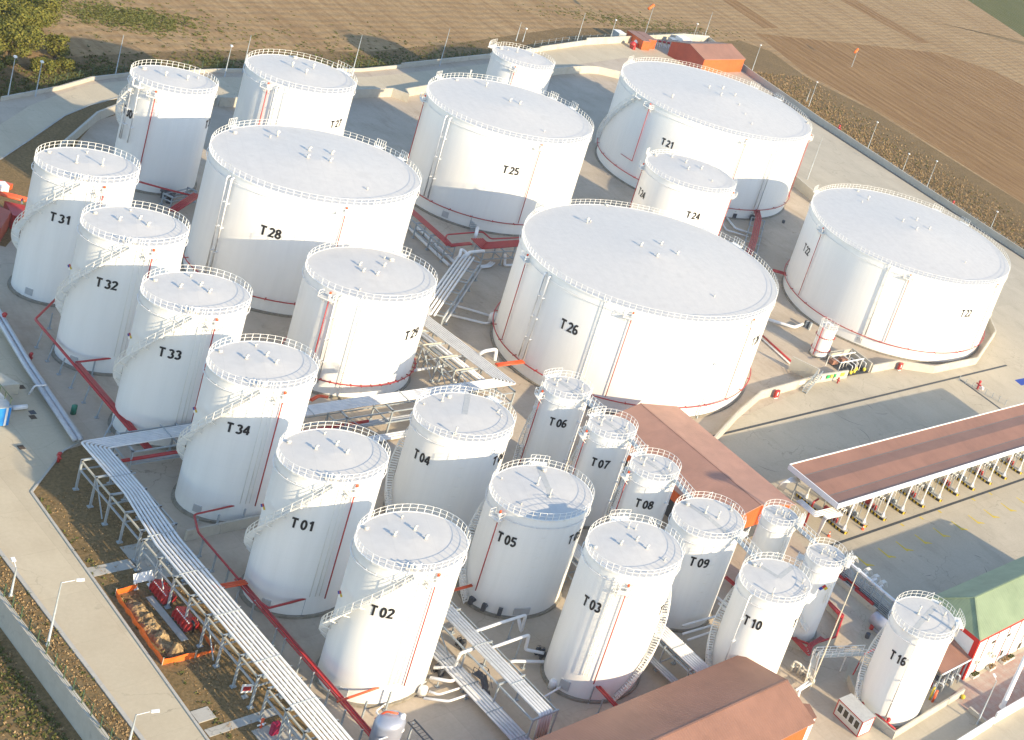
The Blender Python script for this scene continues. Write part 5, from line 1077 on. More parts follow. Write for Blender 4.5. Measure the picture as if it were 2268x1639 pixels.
for k, (u, v, c) in enumerate(((1935, 1215, M_TUFT), (2045, 1165, M_BARK), (2135, 1120, M_BARK), (2170, 1100, M_TUFT))):
    x, y = g(*t9(9, u, v)); pb = thing('planter', ('planter with green plants at the white corner of the office', 'brown planter by the office door', 'brown planter right of the office door', 'planter with green plants further along the office front')[k], 'planter', (x, y, 0), 'planters along the office front')
    mb = MB(); mb.box((x, y, .2), (.9, 1.5, .4)); mb.build('box', M_CREAM, pb); mb = MB(); random.seed(k)
    for i in range(60):
        p = Vector((x + random.uniform(-.38, .38), y + random.uniform(-.68, .68), .42)); a = random.random() * 6.28; w = .13
        mb.add([p + Vector((math.cos(a) * w, math.sin(a) * w, 0)), p - Vector((math.cos(a) * w, math.sin(a) * w, 0)), p + Vector((random.uniform(-.1, .1), random.uniform(-.1, .1), random.uniform(.15, .4)))], [(0, 1, 2)])
    mb.build('plants', M_TUFT if c is M_TUFT else M_STRAW, pb)
# open pump shelter beside T 16
t = thing('pump_shelter', 'open shelter with a sloping terracotta roof between tank T 16 and the office', 'shelter', (90, 9, 0))
rx0, rx1, ry0, ry1 = 87.6, 93.0, 6.4, 13.2
MB().add([(rx0, ry0, 5.0), (rx1, ry0, 4.1), (rx1, ry1, 4.1), (rx0, ry1, 5.0), (rx0, ry0, 4.88), (rx1, ry0, 3.98), (rx1, ry1, 3.98), (rx0, ry1, 4.88)], [(0, 1, 2, 3), (7, 6, 5, 4), (4, 5, 1, 0), (5, 6, 2, 1), (6, 7, 3, 2), (7, 4, 0, 3)]).build('roof', M_TERRA, t)
mb = MB(); mb.beam((rx1 + .08, ry0, 4.05), (rx1 + .08, ry1, 4.05), .14, .2); mb.build('gutter', M_PANEL, t)
for y in (6.7, 8.8, 10.9, 12.8):
    for x, z in ((rx1 - .2, 4.0), (rx0 + .3, 4.8)): mb = MB(); mb.beam((x, y, 0), (x, y, z), .16, .16); mb.build('post', M_GALV, t)
random.seed(5)
for k in range(3):
    p = thing('transfer_pump', ('pump nearest tank T 16 under the shelter', 'middle pump under the shelter', 'pump nearest the office under the shelter')[k], 'pump', (91.6, 7.4 + 1.9 * k, 0), 'pumps under the shelter')
    x, y = 91.6, 7.4 + 1.9 * k
    mb = MB(); mb.box((x, y, .2), (2.0, .9, .4)); mb.build('plinth', M_KERB, p); mb = MB(); mb.tube([(x - .8, y, .8), (x + .2, y, .8)], .32, 10); mb.build('motor', (M_RED, M_DARK, M_GALV)[k], p)
    mb = MB(); mb.lathe((x + .6, y, .8), [(.01, -.4), (.35, -.35), (.35, .35), (.01, .4)], 10); mb.tube(elbow([(x + .6, y, .9), (x + .6, y, 1.8), (x + 1.6, y + .4, 1.8), (x + 1.6, y + .4, .5)], .3), .14, 7); mb.build('casing', M_PIPEG, p)
x, y = g(*t9(9, 1640, 1370)); mb = MB(); mb.tube([(x, y, 0), (x, y, 2.2)], .16, 8); setp(mb.build('guard_post', M_YELLOW), 'yellow post beside the red pumps at tank T 16', 'post')
x, y = g(*t9(9, 1660, 1385)); mb = MB(); mb.tube([(x, y, 0), (x, y, 1.9)], .2, 8); mb.ball((x, y, 1.9), .2); setp(mb.build('fire_hydrant', M_ORED), 'red hydrant column next to the yellow post at tank T 16', 'hydrant')
x, y = g(*t9(9, 1858, 1365)); mb = MB(); mb.ball((x, y, .35), .35, 12); setp(mb.build('marker_ball', M_YELLOW), 'yellow ball at the corner of the bund wall', 'marker')
# site cabin
t = thing('site_cabin', 'cream portable cabin with red edging and four windows, beside tank T 16', 'cabin', (0, 0, 0))
BL, BR, RR = [Vector((*g(*((2330 + a / 5.39) * .744583, (1890 + b / 5.39) * .744583)), 0)) for a, b in ((800, 1255), (1180, 1630), (1375, 1540))]
ux = (BR - BL); Lc = ux.length; ux.normalize(); uy = Vector((-ux.y, ux.x, 0)); Wc = max(2.2, min(2.7, (RR - BR).dot(uy))); Hc = 2.55
def cb(u, v, z): return BL + ux * u + uy * v + Vector((0, 0, z))
def cbox(u0, u1, v0, v1, z0, z1, nm, m, par=None):
    vs = [cb(u, v, z) for z in (z0, z1) for u, v in ((u0, v0), (u1, v0), (u1, v1), (u0, v1))]
    return MB().add(vs, [(3, 2, 1, 0), (4, 5, 6, 7), (0, 1, 5, 4), (1, 2, 6, 5), (2, 3, 7, 6), (3, 0, 4, 7)]).build(nm, m, par or t)
cbox(0, Lc, 0, Wc, .1, Hc - .12, 'wall', M_CREAM); cbox(-.06, Lc + .06, -.06, Wc + .06, Hc - .12, Hc, 'roof', M_STRIP)
cbox(-.03, Lc + .03, -.03, -.002, 0, .14, 'red_edge', M_RED); cbox(-.03, Lc + .03, -.07, -.062, Hc - .16, Hc - .01, 'red_edge', M_RED); cbox(Lc + .062, Lc + .08, -.05, Wc + .05, Hc - .16, Hc - .01, 'red_edge', M_RED)
for a in (-.035, Lc - .1): cbox(a, a + .135, -.035, -.003, .14, Hc - .12, 'red_edge', M_RED)
cbox(Lc + .002, Lc + .04, -.03, .1, 0, Hc - .12, 'red_edge', M_RED); cbox(Lc + .002, Lc + .04, Wc - .1, Wc + .03, 0, Hc - .12, 'red_edge', M_RED); cbox(Lc + .002, Lc + .04, .1, Wc - .1, 0, .12, 'red_edge', M_RED)
cbox(Lc + .003, Lc + .02, .1, Wc - .1, .12, Hc - .13, 'end_panel', M_PANEL)
for k in range(4):
    u = Lc * (.07 + .225 * k); f = cbox(u, u + Lc * .19, -.05, -.004, .85, 2.1, 'window', M_PANEL); cbox(u + .08, u + Lc * .19 - .08, -.062, -.051, .93, 2.02, 'pane', M_GLASS, f)
f = cbox(Lc + .021, Lc + .05, .75, 1.75, 1.55, 1.72, 'sign_plate', M_DARK); cbox(Lc + .021, Lc + .05, .7, 1.0, .7, 1.0, 'sign_plate', M_STRIP); cbox(Lc + .021, Lc + .05, 1.2, 1.75, .85, 1.15, 'sign_plate', M_STRIP)
# loading canopy: folded roof on columns over the islands
CX0, CX1, CY0, CY1, CT, CB = 46.7, 58.45, 17.2, 85, 7.5, 6.55
t = thing('loading_canopy', 'long loading canopy with terracotta roof and white fascia at the right', 'canopy', (53, 60, 0))
prof = [(CX0 + .1, 7.35), (49.6, 6.95), (52.4, 7.35), (55.6, 6.95), (CX1 - .1, 7.3)]
for (a, b) in zip(prof, prof[1:]):
    MB().add([(a[0], CY0 + .1, a[1]), (b[0], CY0 + .1, b[1]), (b[0], CY1, b[1]), (a[0], CY1, a[1])], [(0, 1, 2, 3)]).build('roof_slope', M_TERRA, t)
for x in (49.6, 55.6): mb = MB(); mb.beam((x, CY0 + .1, 6.97), (x, CY1, 6.97), .16, .05); mb.build('valley_gutter', M_GUT, t)
mb = MB(); mb.box2(CX0 - .08, CX0 + .08, CY0, CY1, CB, CT); mb.build('fascia', M_PANEL, t); mb = MB(); mb.box2(CX1 - .08, CX1 + .1, CY0 - .08, CY1, CB, CT); mb.build('fascia', M_PANEL, t); mb = MB(); mb.box2(CX0 + .08, CX1 - .08, CY0 - .08, CY0 + .08, CB, CT - .01); mb.build('fascia', M_PANEL, t)
mb = MB(); mb.box2(CX0 + .1, CX1 - .1, CY0 + .1, CY1, CB + .02, CB + .08); mb.build('soffit', M_CREAM, t)
isl = [22.6, 27.3, 32.0, 37.0, 42.2, 47.0, 51.9, 56.7, 61.9, 66.8, 71.9, 76.8]
G_I = 'loading islands under the canopy'
for i, y in enumerate(isl):
    for x in (48.2, 57.5): mb = MB(); mb.tube([(x, y, .2), (x, y, CB)], .16, 9); mb.lathe((x, y, .15), [(.32, 0), (.32, .5), (.16, 1.2)], 9); mb.build('column', M_PANEL, t)
ords = ['nearest the canopy corner', 'second', 'third', 'fourth', 'fifth', 'sixth', 'seventh', 'eighth', 'ninth', 'tenth', 'eleventh', 'twelfth']
def make_island(y):
    s = thing('loading_island', 'x', 'loading island', (52, y, 0), G_I); hw = .62; x0, x1 = 46.5, 57.6
    pts = [(x0, y - hw), (x1, y - hw)] + [(x1 + hw * 1.25 * math.cos(a), y + hw * math.sin(a)) for a in [R(-90 + 30 * k) for k in range(1, 6)]] + [(x1, y + hw), (x0, y + hw)]
    MB().prism(pts, -.02, .5).build('plinth', M_KERB, s)
    mb = MB(); mb.box2(x0, x1, y - hw - .025, y - hw - .002, .0, .48); mb.box2(x0, x1, y + hw + .002, y + hw + .025, .0, .48); mb.build('hazard_kerb', M_HAZ, s)
    m = MB(); P2 = [(x1 + (hw * 1.25 + .03) * math.cos(a), y + (hw + .03) * math.sin(a)) for a in [R(-90 + 18 * k) for k in range(11)]]
    m.add([(p[0], p[1], z) for z in (.0, .49) for p in P2], [(k, k + 1, 12 + k, 11 + k) for k in range(10)]); m.build('hazard_nose', M_HAZY, s)
    return s
i0 = make_island(isl[0]); i0['label'] = 'striped loading island nearest the canopy corner, with red loading gear'
islands = [i0]
for k, y in enumerate(isl[1:], 1):
    islands.append(copy_thing(i0, (52, y, 0), label='striped loading island, %s from the near corner of the canopy' % ords[k]))
for k, y in enumerate(isl):
    gear = thing('loading_arm_set', ('red and white loading arms on the striped island nearest the canopy corner' if k == 0 else 'loading arms and meters on the %s striped island under the canopy' % ords[k]), 'loading arms', (54, y, .24), 'loading arm sets')
    random.seed(40 + k); red = k % 2 == 0
    mb = MB(); mb.box((53.2, y, 1.0), (1.6, .5, 1.5)); mb.build('meter_cabinet', M_RED if (red and k < 3) else M_CREAM, gear)
    mb = MB()
    for q in range(4 if red else 2):
        x = 54.4 + q * .55; mb.tube(elbow([(x, y - .25, .3), (x, y - .25, 2.6), (x, y + .9, 3.2), (x - .2, y + 1.2, 1.6)], .3), .07, 6)
        mb.tube([(x, y + .25, .3), (x, y + .25, 3.6)], .06, 6)
    mb.build('arm', M_PIPEW, gear)
    mb = MB()
    for q in range(3): mb.lathe((54.4 + q * .6, y, .24), [(.2, 0), (.2, .5), (.3, .6), (.3, .8), (.1, 1.1), (.01, 1.12)], 8)
    mb.build('meter', M_RED if red else M_GALV, gear)
    fr = MB(); fr.beam((52.4, y - .4, 3.2), (56.6, y - .4, 3.2), .1, .1); fr.beam((52.4, y - .4, .2), (52.4, y - .4, 6.5), .1, .1); fr.beam((56.4, y - .4, .2), (56.4, y - .4, 6.5), .1, .1); fr.build('gear_frame', M_GALV, gear)
# pipes entering the canopy end
ZC = 5.6; Zc = lambda a, b, z: zp(2260, 1280, a, b, z)
bundle('pipeline', 'pale pipes bending down beside the canopy end near the terracotta shed', [Zc(640, 800, ZC), Zc(400, 800, ZC), Zc(310, 960, 3.0)], (-.75, -.5, -.25, 0, .25, .5), .09, M_PIPEW, group=G_L, rr=.7)
bundle('pipeline', 'white pipes turning a corner under the near end of the canopy', [Zc(1200, 1270, ZC), Zc(890, 1345, ZC), Zc(630, 1120, ZC)], (-.5, -.15, .2, .55), .1, M_PIPEW, group=G_L, rr=.5)
bundle('pipeline', 'white pipes dropping beside the first canopy columns', [Zc(1300, 1330, 5.0), Zc(1040, 1390, 5.0), (*Zc(1040, 1390, 5.0)[:2], .3)], (-.25, 0, .25, .5), .1, M_PIPEW, group=G_L, rr=.3)
mb = MB(); a = Zc(860, 1150, ZC); b = Zc(720, 1480, .2); mb.tube(elbow([Zc(940, 1100, ZC), a, (a[0], a[1], .2)], .4), .18, 7); setp(mb.build('fire_riser', M_RED), 'red pipe dropping from the near end of the canopy', 'pipe')
mb = MB(); a = Zc(640, 940, CB); f = Zc(570, 1200, 0)
for dx, dy in ((-.6, -.5), (.6, .5)): mb.beam((47.4, 20, 4.2), (47.4 + dx, 20 + dy * 3, CB), .14, .14)
mb.beam((47.4, 20, 0), (47.4, 20, 4.3), .16, .16); setp(mb.build('canopy_strut', M_GALV), 'forked strut holding the canopy end near the bent pipes', 'post')
# manifold beside the forecourt
t = thing('pipe_manifold', 'wall of grey manifold pipes beside the forecourt between T 12 and T 16', 'manifold', (70, 12.6, 0))
for k in range(9):
    z = .35 + .3 * k; mb = MB(); a = 64.2 + .25 * k; mb.tube(elbow([(a, 12.9, z), (69.2 - .15 * k, 12.9, z), (70.2 - .15 * k, 12.9, max(.3, z - .25)), (78.6, 12.9, max(.3, z - .25))], .25), .08, 6); mb.build('pipe', M_GALV, t)
for x in (65, 67, 69, 71, 73, 75, 77): mb = MB(); mb.beam((x, 13.15, 0), (x, 13.15, 3.1), .14, .14); mb.build('post', M_GALV, t)
mb = MB(); mb.box2(64, 78.6, 13.25, 13.35, .1, 1.2); mb.build('back_panel', M_DARK, t)
mb = MB(); mb.beam((65.5, 13.2, 3.3), (72.3, 13.2, 3.3), .35, .3); mb.beam((72.3, 13.5, 3.0), (78.5, 13.5, 3.0), .35, .3); mb.build('cable_tray', M_PIPEW, t)
mb = MB()
for a, b in (((65.3, 12.2), (68.0, 12.2)), ((68.0, 12.2), (68.0, 13.0)), ((68, 13.0), (70.6, 13.0)), ((70.6, 13), (70.6, 12.2)), ((70.6, 12.2), (74.6, 12.2))): mb.beam((*a, 1.05), (*b, 1.05), .35, .35)
mb.build('red_edge', M_RED, t)
for k, x in enumerate((66.2, 69.4, 71.2, 72.8)):
    s = thing('hooped_loader', ('white hooped loading arm nearest tank T 12', 'second white hooped loading arm from tank T 12', 'thick white hooped loading arm behind the manifold', 'white hooped loading arm nearest tank T 16')[k], 'loading arm', (x, 15.2, 0), 'white hooped loading arms behind the manifold')
    mb = MB()
    for q in (-.45, -.15, .15, .45): mb.tube([(x + q, 14.4, 0), (x + q * 1.0, 14.5, 2.4), (x + q * .6, 15.0, 3.1), (x + q * .6, 15.8, 3.0), (x + q, 16.2, 2.0)], .045, 5)
    mb.build('hoop', M_RAIL, s); mb = MB(); mb.tube(elbow([(x, 14.8, 0), (x, 14.8, 2.3), (x, 15.6, 2.3), (x, 15.6, 1.2)], .3), .12 if k != 2 else .3, 7); mb.build('arm', M_PIPEW, s)
a, b = Vector(tp(9, 1250, 850, 1.3)), Vector(tp(9, 1340, 880, 1.3)); mb = MB(); mb.tube([(77.0, 9.6, 1.4), (80.4, 9.6, 1.4)], 1.0, 14); mb.box2(77.4, 80, 9.0, 10.2, 0, .5); setp(mb.build('slop_tank', M_SILV), 'white horizontal drum at the end of the manifold behind T 16', 'small tank')
# silver domed vessel at the bottom edge
vx, vy = g(868, 1586, 5.5); t = thing('vessel', 'silver domed upright vessel with a dark side walkway at the bottom edge', 'vessel', (vx, vy, 0))
MB().lathe((vx, vy, 0), [(1.5, 0), (1.5, 4.7), (1.42, 5.0), (1.15, 5.3), (.7, 5.5), (.01, 5.56)], 28).build('shell', M_SILV, t)
mb = MB(); mb.tube(elbow([(vx - 1.2, vy - .9, 4.6), (vx - .7, vy - .3, 5.75), (vx + .2, vy + .5, 5.75)], .3), .11, 6); mb.build('red_pipe', M_ORED, t)
mb = MB(); mb.lathe((vx + .5, vy + .9, 5.2), [(.3, -.2), (.3, .35), (.22, .5), (.01, .55)], 10); mb.build('manhole', M_PANEL, t)
mb = MB()
for s in (-.35, .35): mb.beam((vx + .6, vy + 2.0 + s, 4.4), (vx + 9, vy + 2.0 + s, 4.4), .1, .14)
for k in range(17): mb.beam((vx + .7 + .5 * k, vy + 1.65, 4.4), (vx + .7 + .5 * k, vy + 2.35, 4.4), .07, .05)
mb.build('walkway', M_DARK, t)
for k in (1, 5): mb = MB(); mb.beam((vx + k, vy + 2, 0), (vx + k, vy + 2, 4.4), .16, .16); mb.build('post', M_GALV, t)
spool('white pipe crossing in front of the silver vessel', [zp(1080, 1980, 250, 1190, 4.0), zp(1080, 1980, 665, 1045, 4.0), zp(1080, 1980, 590, 930, 4.6)], .1)
# walkway stair between T 10 and T 16
t = thing('access_bridge', 'pale steel bridge with a steep stair between tanks T 10 and T 16', 'footbridge', (79, 0, 0))
ZB = 3.0; Zb = lambda a, b, z: zp(2330, 1890, a, b, z)
p0, p1, p2 = Zb(515, 325, ZB), Zb(1290, 290, ZB), Zb(395, 760, .1)
mb = MB(); mb.beam(p0, p1, .95, .08); mb.build('deck', M_CREAM, t)
mb = MB(); mb.beam(p0, p2, .9, .08); mb.build('stair_flight', M_CREAM, t)
for a, b in ((p0, p1), (p0, p2)):
    A, B = Vector(a), Vector(b); d = B - A; s = Vector((-d.y, d.x, 0)).normalized() * .47; up = Vector((0, 0, 1)); k = max(4, int(d.length / 1.0))
    for q in (-1, 1):
        m = MB()
        for i in range(k + 1): m.beam(A + d * i / k + s * q, A + d * i / k + s * q + up * 1.05, .09, .09)
        for zz in (1.05, .55): m.tube([A + s * q + up * zz, B + s * q + up * zz], .06, 5)
        m.build('handrail', M_RAIL, t)
for p in (p0, Vector(p0) * .35 + Vector(p1) * .65, p1): m = MB(); m.beam((p[0], p[1], 0), (p[0], p[1], ZB), .14, .14); m.build('leg', M_RAIL, t)
t = thing('valve_station', 'cream valves and pipes below the access bridge by tank T 10', 'valve', Zb(260, 650, 0), 'valve stations'); c = ORG[t.name]; random.seed(11)
for k in range(6): m = MB(); x, y = c.x + random.uniform(-1.6, 1.6), c.y + random.uniform(-1.2, 1.2); m.tube(elbow([(x, y, 0), (x, y, .8 + .2 * k), (x + 1.0, y + .3, .8 + .2 * k), (x + 1.0, y + .3, .2)], .25), .16, 7); m.lathe((x, y, .9), [(.3, 0), (.3, .1), (.1, .15)], 8); m.build('valve_body', M_CREAM, t)
spool('white pipe reaching the corner of the foreground shed', [Zb(440, 770, 1.0), Zb(260, 880, 1.0), Zb(235, 985, .4)], .2); spool('second white pipe at the corner of the foreground shed', [Zb(400, 740, 1.0), Zb(200, 880, 1.2)], .17)
# ================================================================ small things
G_LP = 'slim lamp posts around the depot'
def lamp(x, y, u, v, label, head='lamp', arm=(0, 0), r=.075, mat=None):
    h = top_z(x, y, u, v); t = thing('lamp_post', label, 'lamp post', (x, y, 0), G_LP); mb = MB()
    mb.lathe((x, y, 0), [(r * 1.9, -.5), (r * 1.9, .25), (r * 1.3, .3), (r * .7, h)], 8); mb.build('pole', mat or M_GALV, t)
    if head == 'lamp':
        m = MB(); ex, ey = x + arm[0], y + arm[1]; m.tube([(x, y, h - .1), (ex, ey, h + .15)], .04, 5); m.box((ex + arm[0] * .4, ey + arm[1] * .4, h + .15), (.65, .34, .14), math.atan2(arm[1], arm[0]) if arm != (0, 0) else 0); m.build('lamp_head', M_PANEL, t)
    elif head == 'camera':
        m = MB(); m.box((x, y, h + .1), (.5, .35, .3)); m.build('camera_head', M_PANEL, t)
    return t
def feet(i, a, b): return g(*t9(i, a, b))
LP = [(1, (50, 655), (105, 380), 'grey pole at the far left corner behind the low wall', 'camera'), (1, (235, 640), (258, 410), 'short grey pole beside the shrubs at upper left', 'camera'),
      (1, (765, 500), (825, 235), 'tall grey mast behind tank T 30', None), (1, (1490, 510), (1527, 305), 'short pole with a white head between tanks T 30 and T 27', 'camera'), (1, (1610, 480), (1668, 235), 'tall grey mast just left of tank T 27', None),
      (2, (70, 490), (135, 230), 'tall grey mast right of tank T 27 by the wall', None), (2, (650, 440), (722, 190), 'tall grey mast behind the shaded wall above tank T 25', None), (2, (1160, 262), (1195, 148), 'tall mast behind the small tank at the top', None),
      (2, (1205, 268), (1220, 190), 'short mast behind the small tank at the top', 'camera'), (2, (1555, 300), (1622, 88), 'tall mast on the sunlit cream wall', None), (2, (1775, 285), (1815, 132), 'short lamp post on the sunlit cream wall', 'camera'),
      (3, (25, 390), (100, 160), 'tall mast left of the orange shed', 'camera'), (3, (145, 250), (195, 78), 'tall mast at the corner behind the orange shed', None), (3, (465, 460), (512, 298), 'lamp post right of the orange shed', 'camera'),
      (3, (840, 700), (890, 545), 'lamp post on the field wall, second from the orange shed', 'camera'), (3, (826, 665), (856, 590), 'short post on the field wall beside the second lamp post', None), (3, (1225, 1000), (1282, 808), 'lamp post on the field wall, third from the orange shed', 'camera'),
      (3, (1460, 1140), (1510, 1025), 'short lamp post on the field wall above tank T 22', 'camera'), (3, (1612, 1270), (1685, 1070), 'lamp post on the field wall, fourth from the orange shed', 'camera'), (3, (2045, 1520), (2092, 1408), 'lamp post on the field wall nearest the right edge', 'camera'),
      (3, (830, 1190), (940, 905), 'slim pole on the paving right of tank T 21', None)]
for i, f, tpx, lab, hd in LP:
    x, y = feet(i, *f); lamp(x, y, *t9(i, *tpx), lab, hd)
lamp(37.1, -75.4, *t9(7, 380, 590), 'lamp post on the outer verge beside the orange netting', 'lamp', (.35, 1.0), .1)
lamp(28.2, -75.4, *t9(7, 75, 495), 'lamp post on the outer verge at the left edge', 'lamp', (-.9, .1), .1)
lamp(54.3, -73.3 - 1.8, *t9(7, 1032, 1468), 'lamp post on the outer verge at the bottom edge', 'lamp', (.35, 1.0), .1)
lamp(100.4, 8.1, *t9(9, 2090, 1247), 'lamp post in front of the paved walk near the tall mast', 'lamp', (-.6, .3), .1)
lamp(82.8, -8.3, *t9(9, 1152, 508), 'pale tall pole standing between tanks T 10 and T 16', 'camera', r=.09, mat=M_TAN)
lamp(*feet(6, 95, 1140), *t9(6, 225, 785), 'pale pole with a ring top in front of tank T 26', 'camera')
t = thing('flood_mast', 'very tall tapering white mast at the right edge', 'mast', (100.1, 14.5, 0)); mb = MB(); mb.lathe((100.1, 14.5, 0), [(.55, 0), (.5, .3), (.38, .4), (.16, 30)], 14); mb.build('pole', M_PANEL, t)
mb = MB(); mb.lathe((100.1, 14.5, 29.4), [(1.1, 0), (1.1, .25), (.2, .3)], 14); mb.build('lamp_ring', M_PANEL, t)
# windsocks
def windsock(x, y, u, v, label, d):
    h = top_z(x, y, u, v); t = thing('windsock', label, 'windsock', (x, y, 0), 'orange windsocks'); mb = MB(); mb.lathe((x, y, 0), [(.12, 0), (.06, h)], 7); mb.build('pole', M_GALV, t)
    m = MB(); D = Vector(d).normalized(); p = Vector((x, y, h - .2)); m.tube([p + D * .2, p + D * .9, p + D * 1.8, p + D * 2.6], .42, 8); m.build('sock', M_NET, t)
windsock(*feet(2, 2010, 240), *t9(2, 2085, 28), 'orange windsock on a pole behind the orange containers', (.2, -1, -.8))
a = feet(3, 960, 320); windsock(a[0] + 18, a[1] - 4, *t9(3, 1018, 262), 'small orange windsock over the field edge', (.3, -1, -.8))
# fences
def fence(pts, step, h, label, z0=-.5, mat=None):
    t = thing('wire_fence', label, 'fence', (*pts[0], z0), 'wire fences'); L = sum(math.dist(a, b) for a, b in zip(pts, pts[1:])); n = int(L / step); P3 = []
    for i in range(n + 1):
        s = L * i / n
        for a, b in zip(pts, pts[1:]):
            d = math.dist(a, b)
            if s <= d + 1e-6: P3.append((a[0] + (b[0] - a[0]) * s / d, a[1] + (b[1] - a[1]) * s / d)); break
            s -= d
    base = None
    for p in P3:
        if base is None:
            mb = MB(); mb.beam((0, 0, 0), (0, 0, h), .09, .09); mb.beam((0, 0, h), (.25, -.15, h + .3), .07, .07); base = mb.build('fence_post', mat or M_GALV); base.parent = t; base.location = (p[0] - pts[0][0], p[1] - pts[0][1], 0)
        else: c = base.copy(); COL.objects.link(c); c.parent = t; c.location = (p[0] - pts[0][0], p[1] - pts[0][1], 0)
    w = MB()
    for k in range(4): w.tube([(*p, z0 + h * (.15 + .28 * k)) for p in (P3[0], *P3[1:-1:4], P3[-1])], .018, 3)
    w.build('wire', mat or M_GALV, t); return t
M_FPOST = paint('fence_green', (.06, .10, .05), .6, .1)
fence([(18, -76.0), (58, -76.2), (90, -76.2)], 2.05, 1.7, 'thin green fence posts on the retaining wall at lower left', 0.0, M_FPOST)
fence([(x - 1.2, y) for x, y in (WR[0], WR[1], WR[2])] + [(-60, 174.4), (10, 174.2)], 3.0, 2.2, 'wire fence between the shaded wall and the ploughed field', -.5)
fence([(WALL_TOP[0][0] - 2.5, WALL_TOP[0][1]), (WALL_TOP[1][0] - 2.5, WALL_TOP[1][1]), (corner[0] - 3, corner[1] + 2)], 3.2, 2.4, 'wire fence behind the sunlit cream wall', -.5)
fence([(x - 2.2, y) for x, y in OUT[1:]], 3.2, 2.0, 'wire fence behind the low curving wall', -.5, M_FPOST)
fence([(26.8, 88.2), (38, 91.4)], 1.5, 1.2, 'low wire fence across the forecourt by the red box', 0.0)
# orange netting round the dig, spoil, sign, red fire cabinets
t = thing('safety_netting', 'bright orange netting fence round the dig beside the service road', 'netting', (38, -66, 0)); random.seed(21)
path = [(31.8, -65.5), (32.0, -67.55), (44.5, -68.2), (44.8, -65.3)]; p2 = [(44.8, -65.2), (44.7, -63.4), (39.8, -63.0)]
for pp, hh in ((path, .8), (p2, .5)):
    vs = []; q = []
    for a, b in zip(pp, pp[1:]):
        n = max(2, int(math.dist(a, b) / .6))
        for i in range(n): q.append((a[0] + (b[0] - a[0]) * i / n, a[1] + (b[1] - a[1]) * i / n))
    q.append(pp[-1])
    for x, y in q: j = random.uniform(-.07, .07); k = random.uniform(-.06, .05); vs += [(x + j, y + j, .03), (x - j, y + k, hh + k)]
    MB().add(vs, [(2 * i, 2 * i + 2, 2 * i + 3, 2 * i + 1) for i in range(len(q) - 1)]).build('net_panel', M_NET, t)
for x, y in path + p2: mb = MB(); mb.beam((x, y, 0), (x, y, 1.05), .05, .05); mb.build('stake', M_TAN, t)
random.seed(8)
from mathutils import noise as mn
def heap(label, cx, cy, rx, ry, h, seed):
    mb = MB(); n, m = 60, 26; vs = []
    for j in range(m):
        for i in range(n):
            u, v = -1 + 2 * i / (n - 1), -1 + 2 * j / (m - 1); X, Y = rx * u, ry * v
            e = max(0, 1 - (u * u) ** 1.6 - (v * v) ** 1.3); f = mn.fractal(Vector((X * .9 + seed, Y * .9, seed)), .8, 2.1, 5)
            z = h * e ** .7 * (.62 + .75 * f); vs.append((cx + X + .12 * f, cy + Y - .1 * f, max(-.02, z) if e > .02 else -.03))
    mb.add(vs, [(j * n + i, j * n + i + 1, (j + 1) * n + i + 1, (j + 1) * n + i) for j in range(m - 1) for i in range(n - 1)])
    return setp(mb.build('spoil_heap', M_SPOIL), label, 'soil heap', 'spoil heaps in the dig')
heap('long lumpy heap of yellow clay inside the orange netting', 38.0, -66.7, 4.8, .85, 1.0, 3); heap('rounded heap of yellow clay at the near end of the netting', 42.9, -66.5, 1.2, .8, 1.25, 6)
sheet('dig_floor', blob(38.5, -65.6, 6.2, 1.5, -.03, 30, .12), .016, M_WEED)
struct('footing', MB().box2(33.5, 41.8, -65.25, -64.6, -.1, .1), M_KERB)
t = thing('warning_board', 'white tilted board standing at the corner of the orange netting', 'sign', (31.8, -64.9, 0)); mb = MB(); mb.add([(31.6, -65.75, .75), (31.6, -63.9, .75), (31.1, -63.9, 1.75), (31.1, -65.75, 1.75), (31.55, -65.75, .72), (31.55, -63.9, .72), (31.05, -63.9, 1.72), (31.05, -65.75, 1.72)], [(0, 1, 2, 3), (7, 6, 5, 4), (0, 4, 5, 1), (1, 5, 6, 2), (2, 6, 7, 3), (3, 7, 4, 0)]); mb.build('board', M_PANEL, t)
for y in (-65.5, -64.1): mb = MB(); mb.beam((31.5, y, 0), (31.3, y, 1.3), .08, .08); mb.box((31.6, y, .08), (.5, .4, .16)); mb.build('leg', M_PANEL, t)
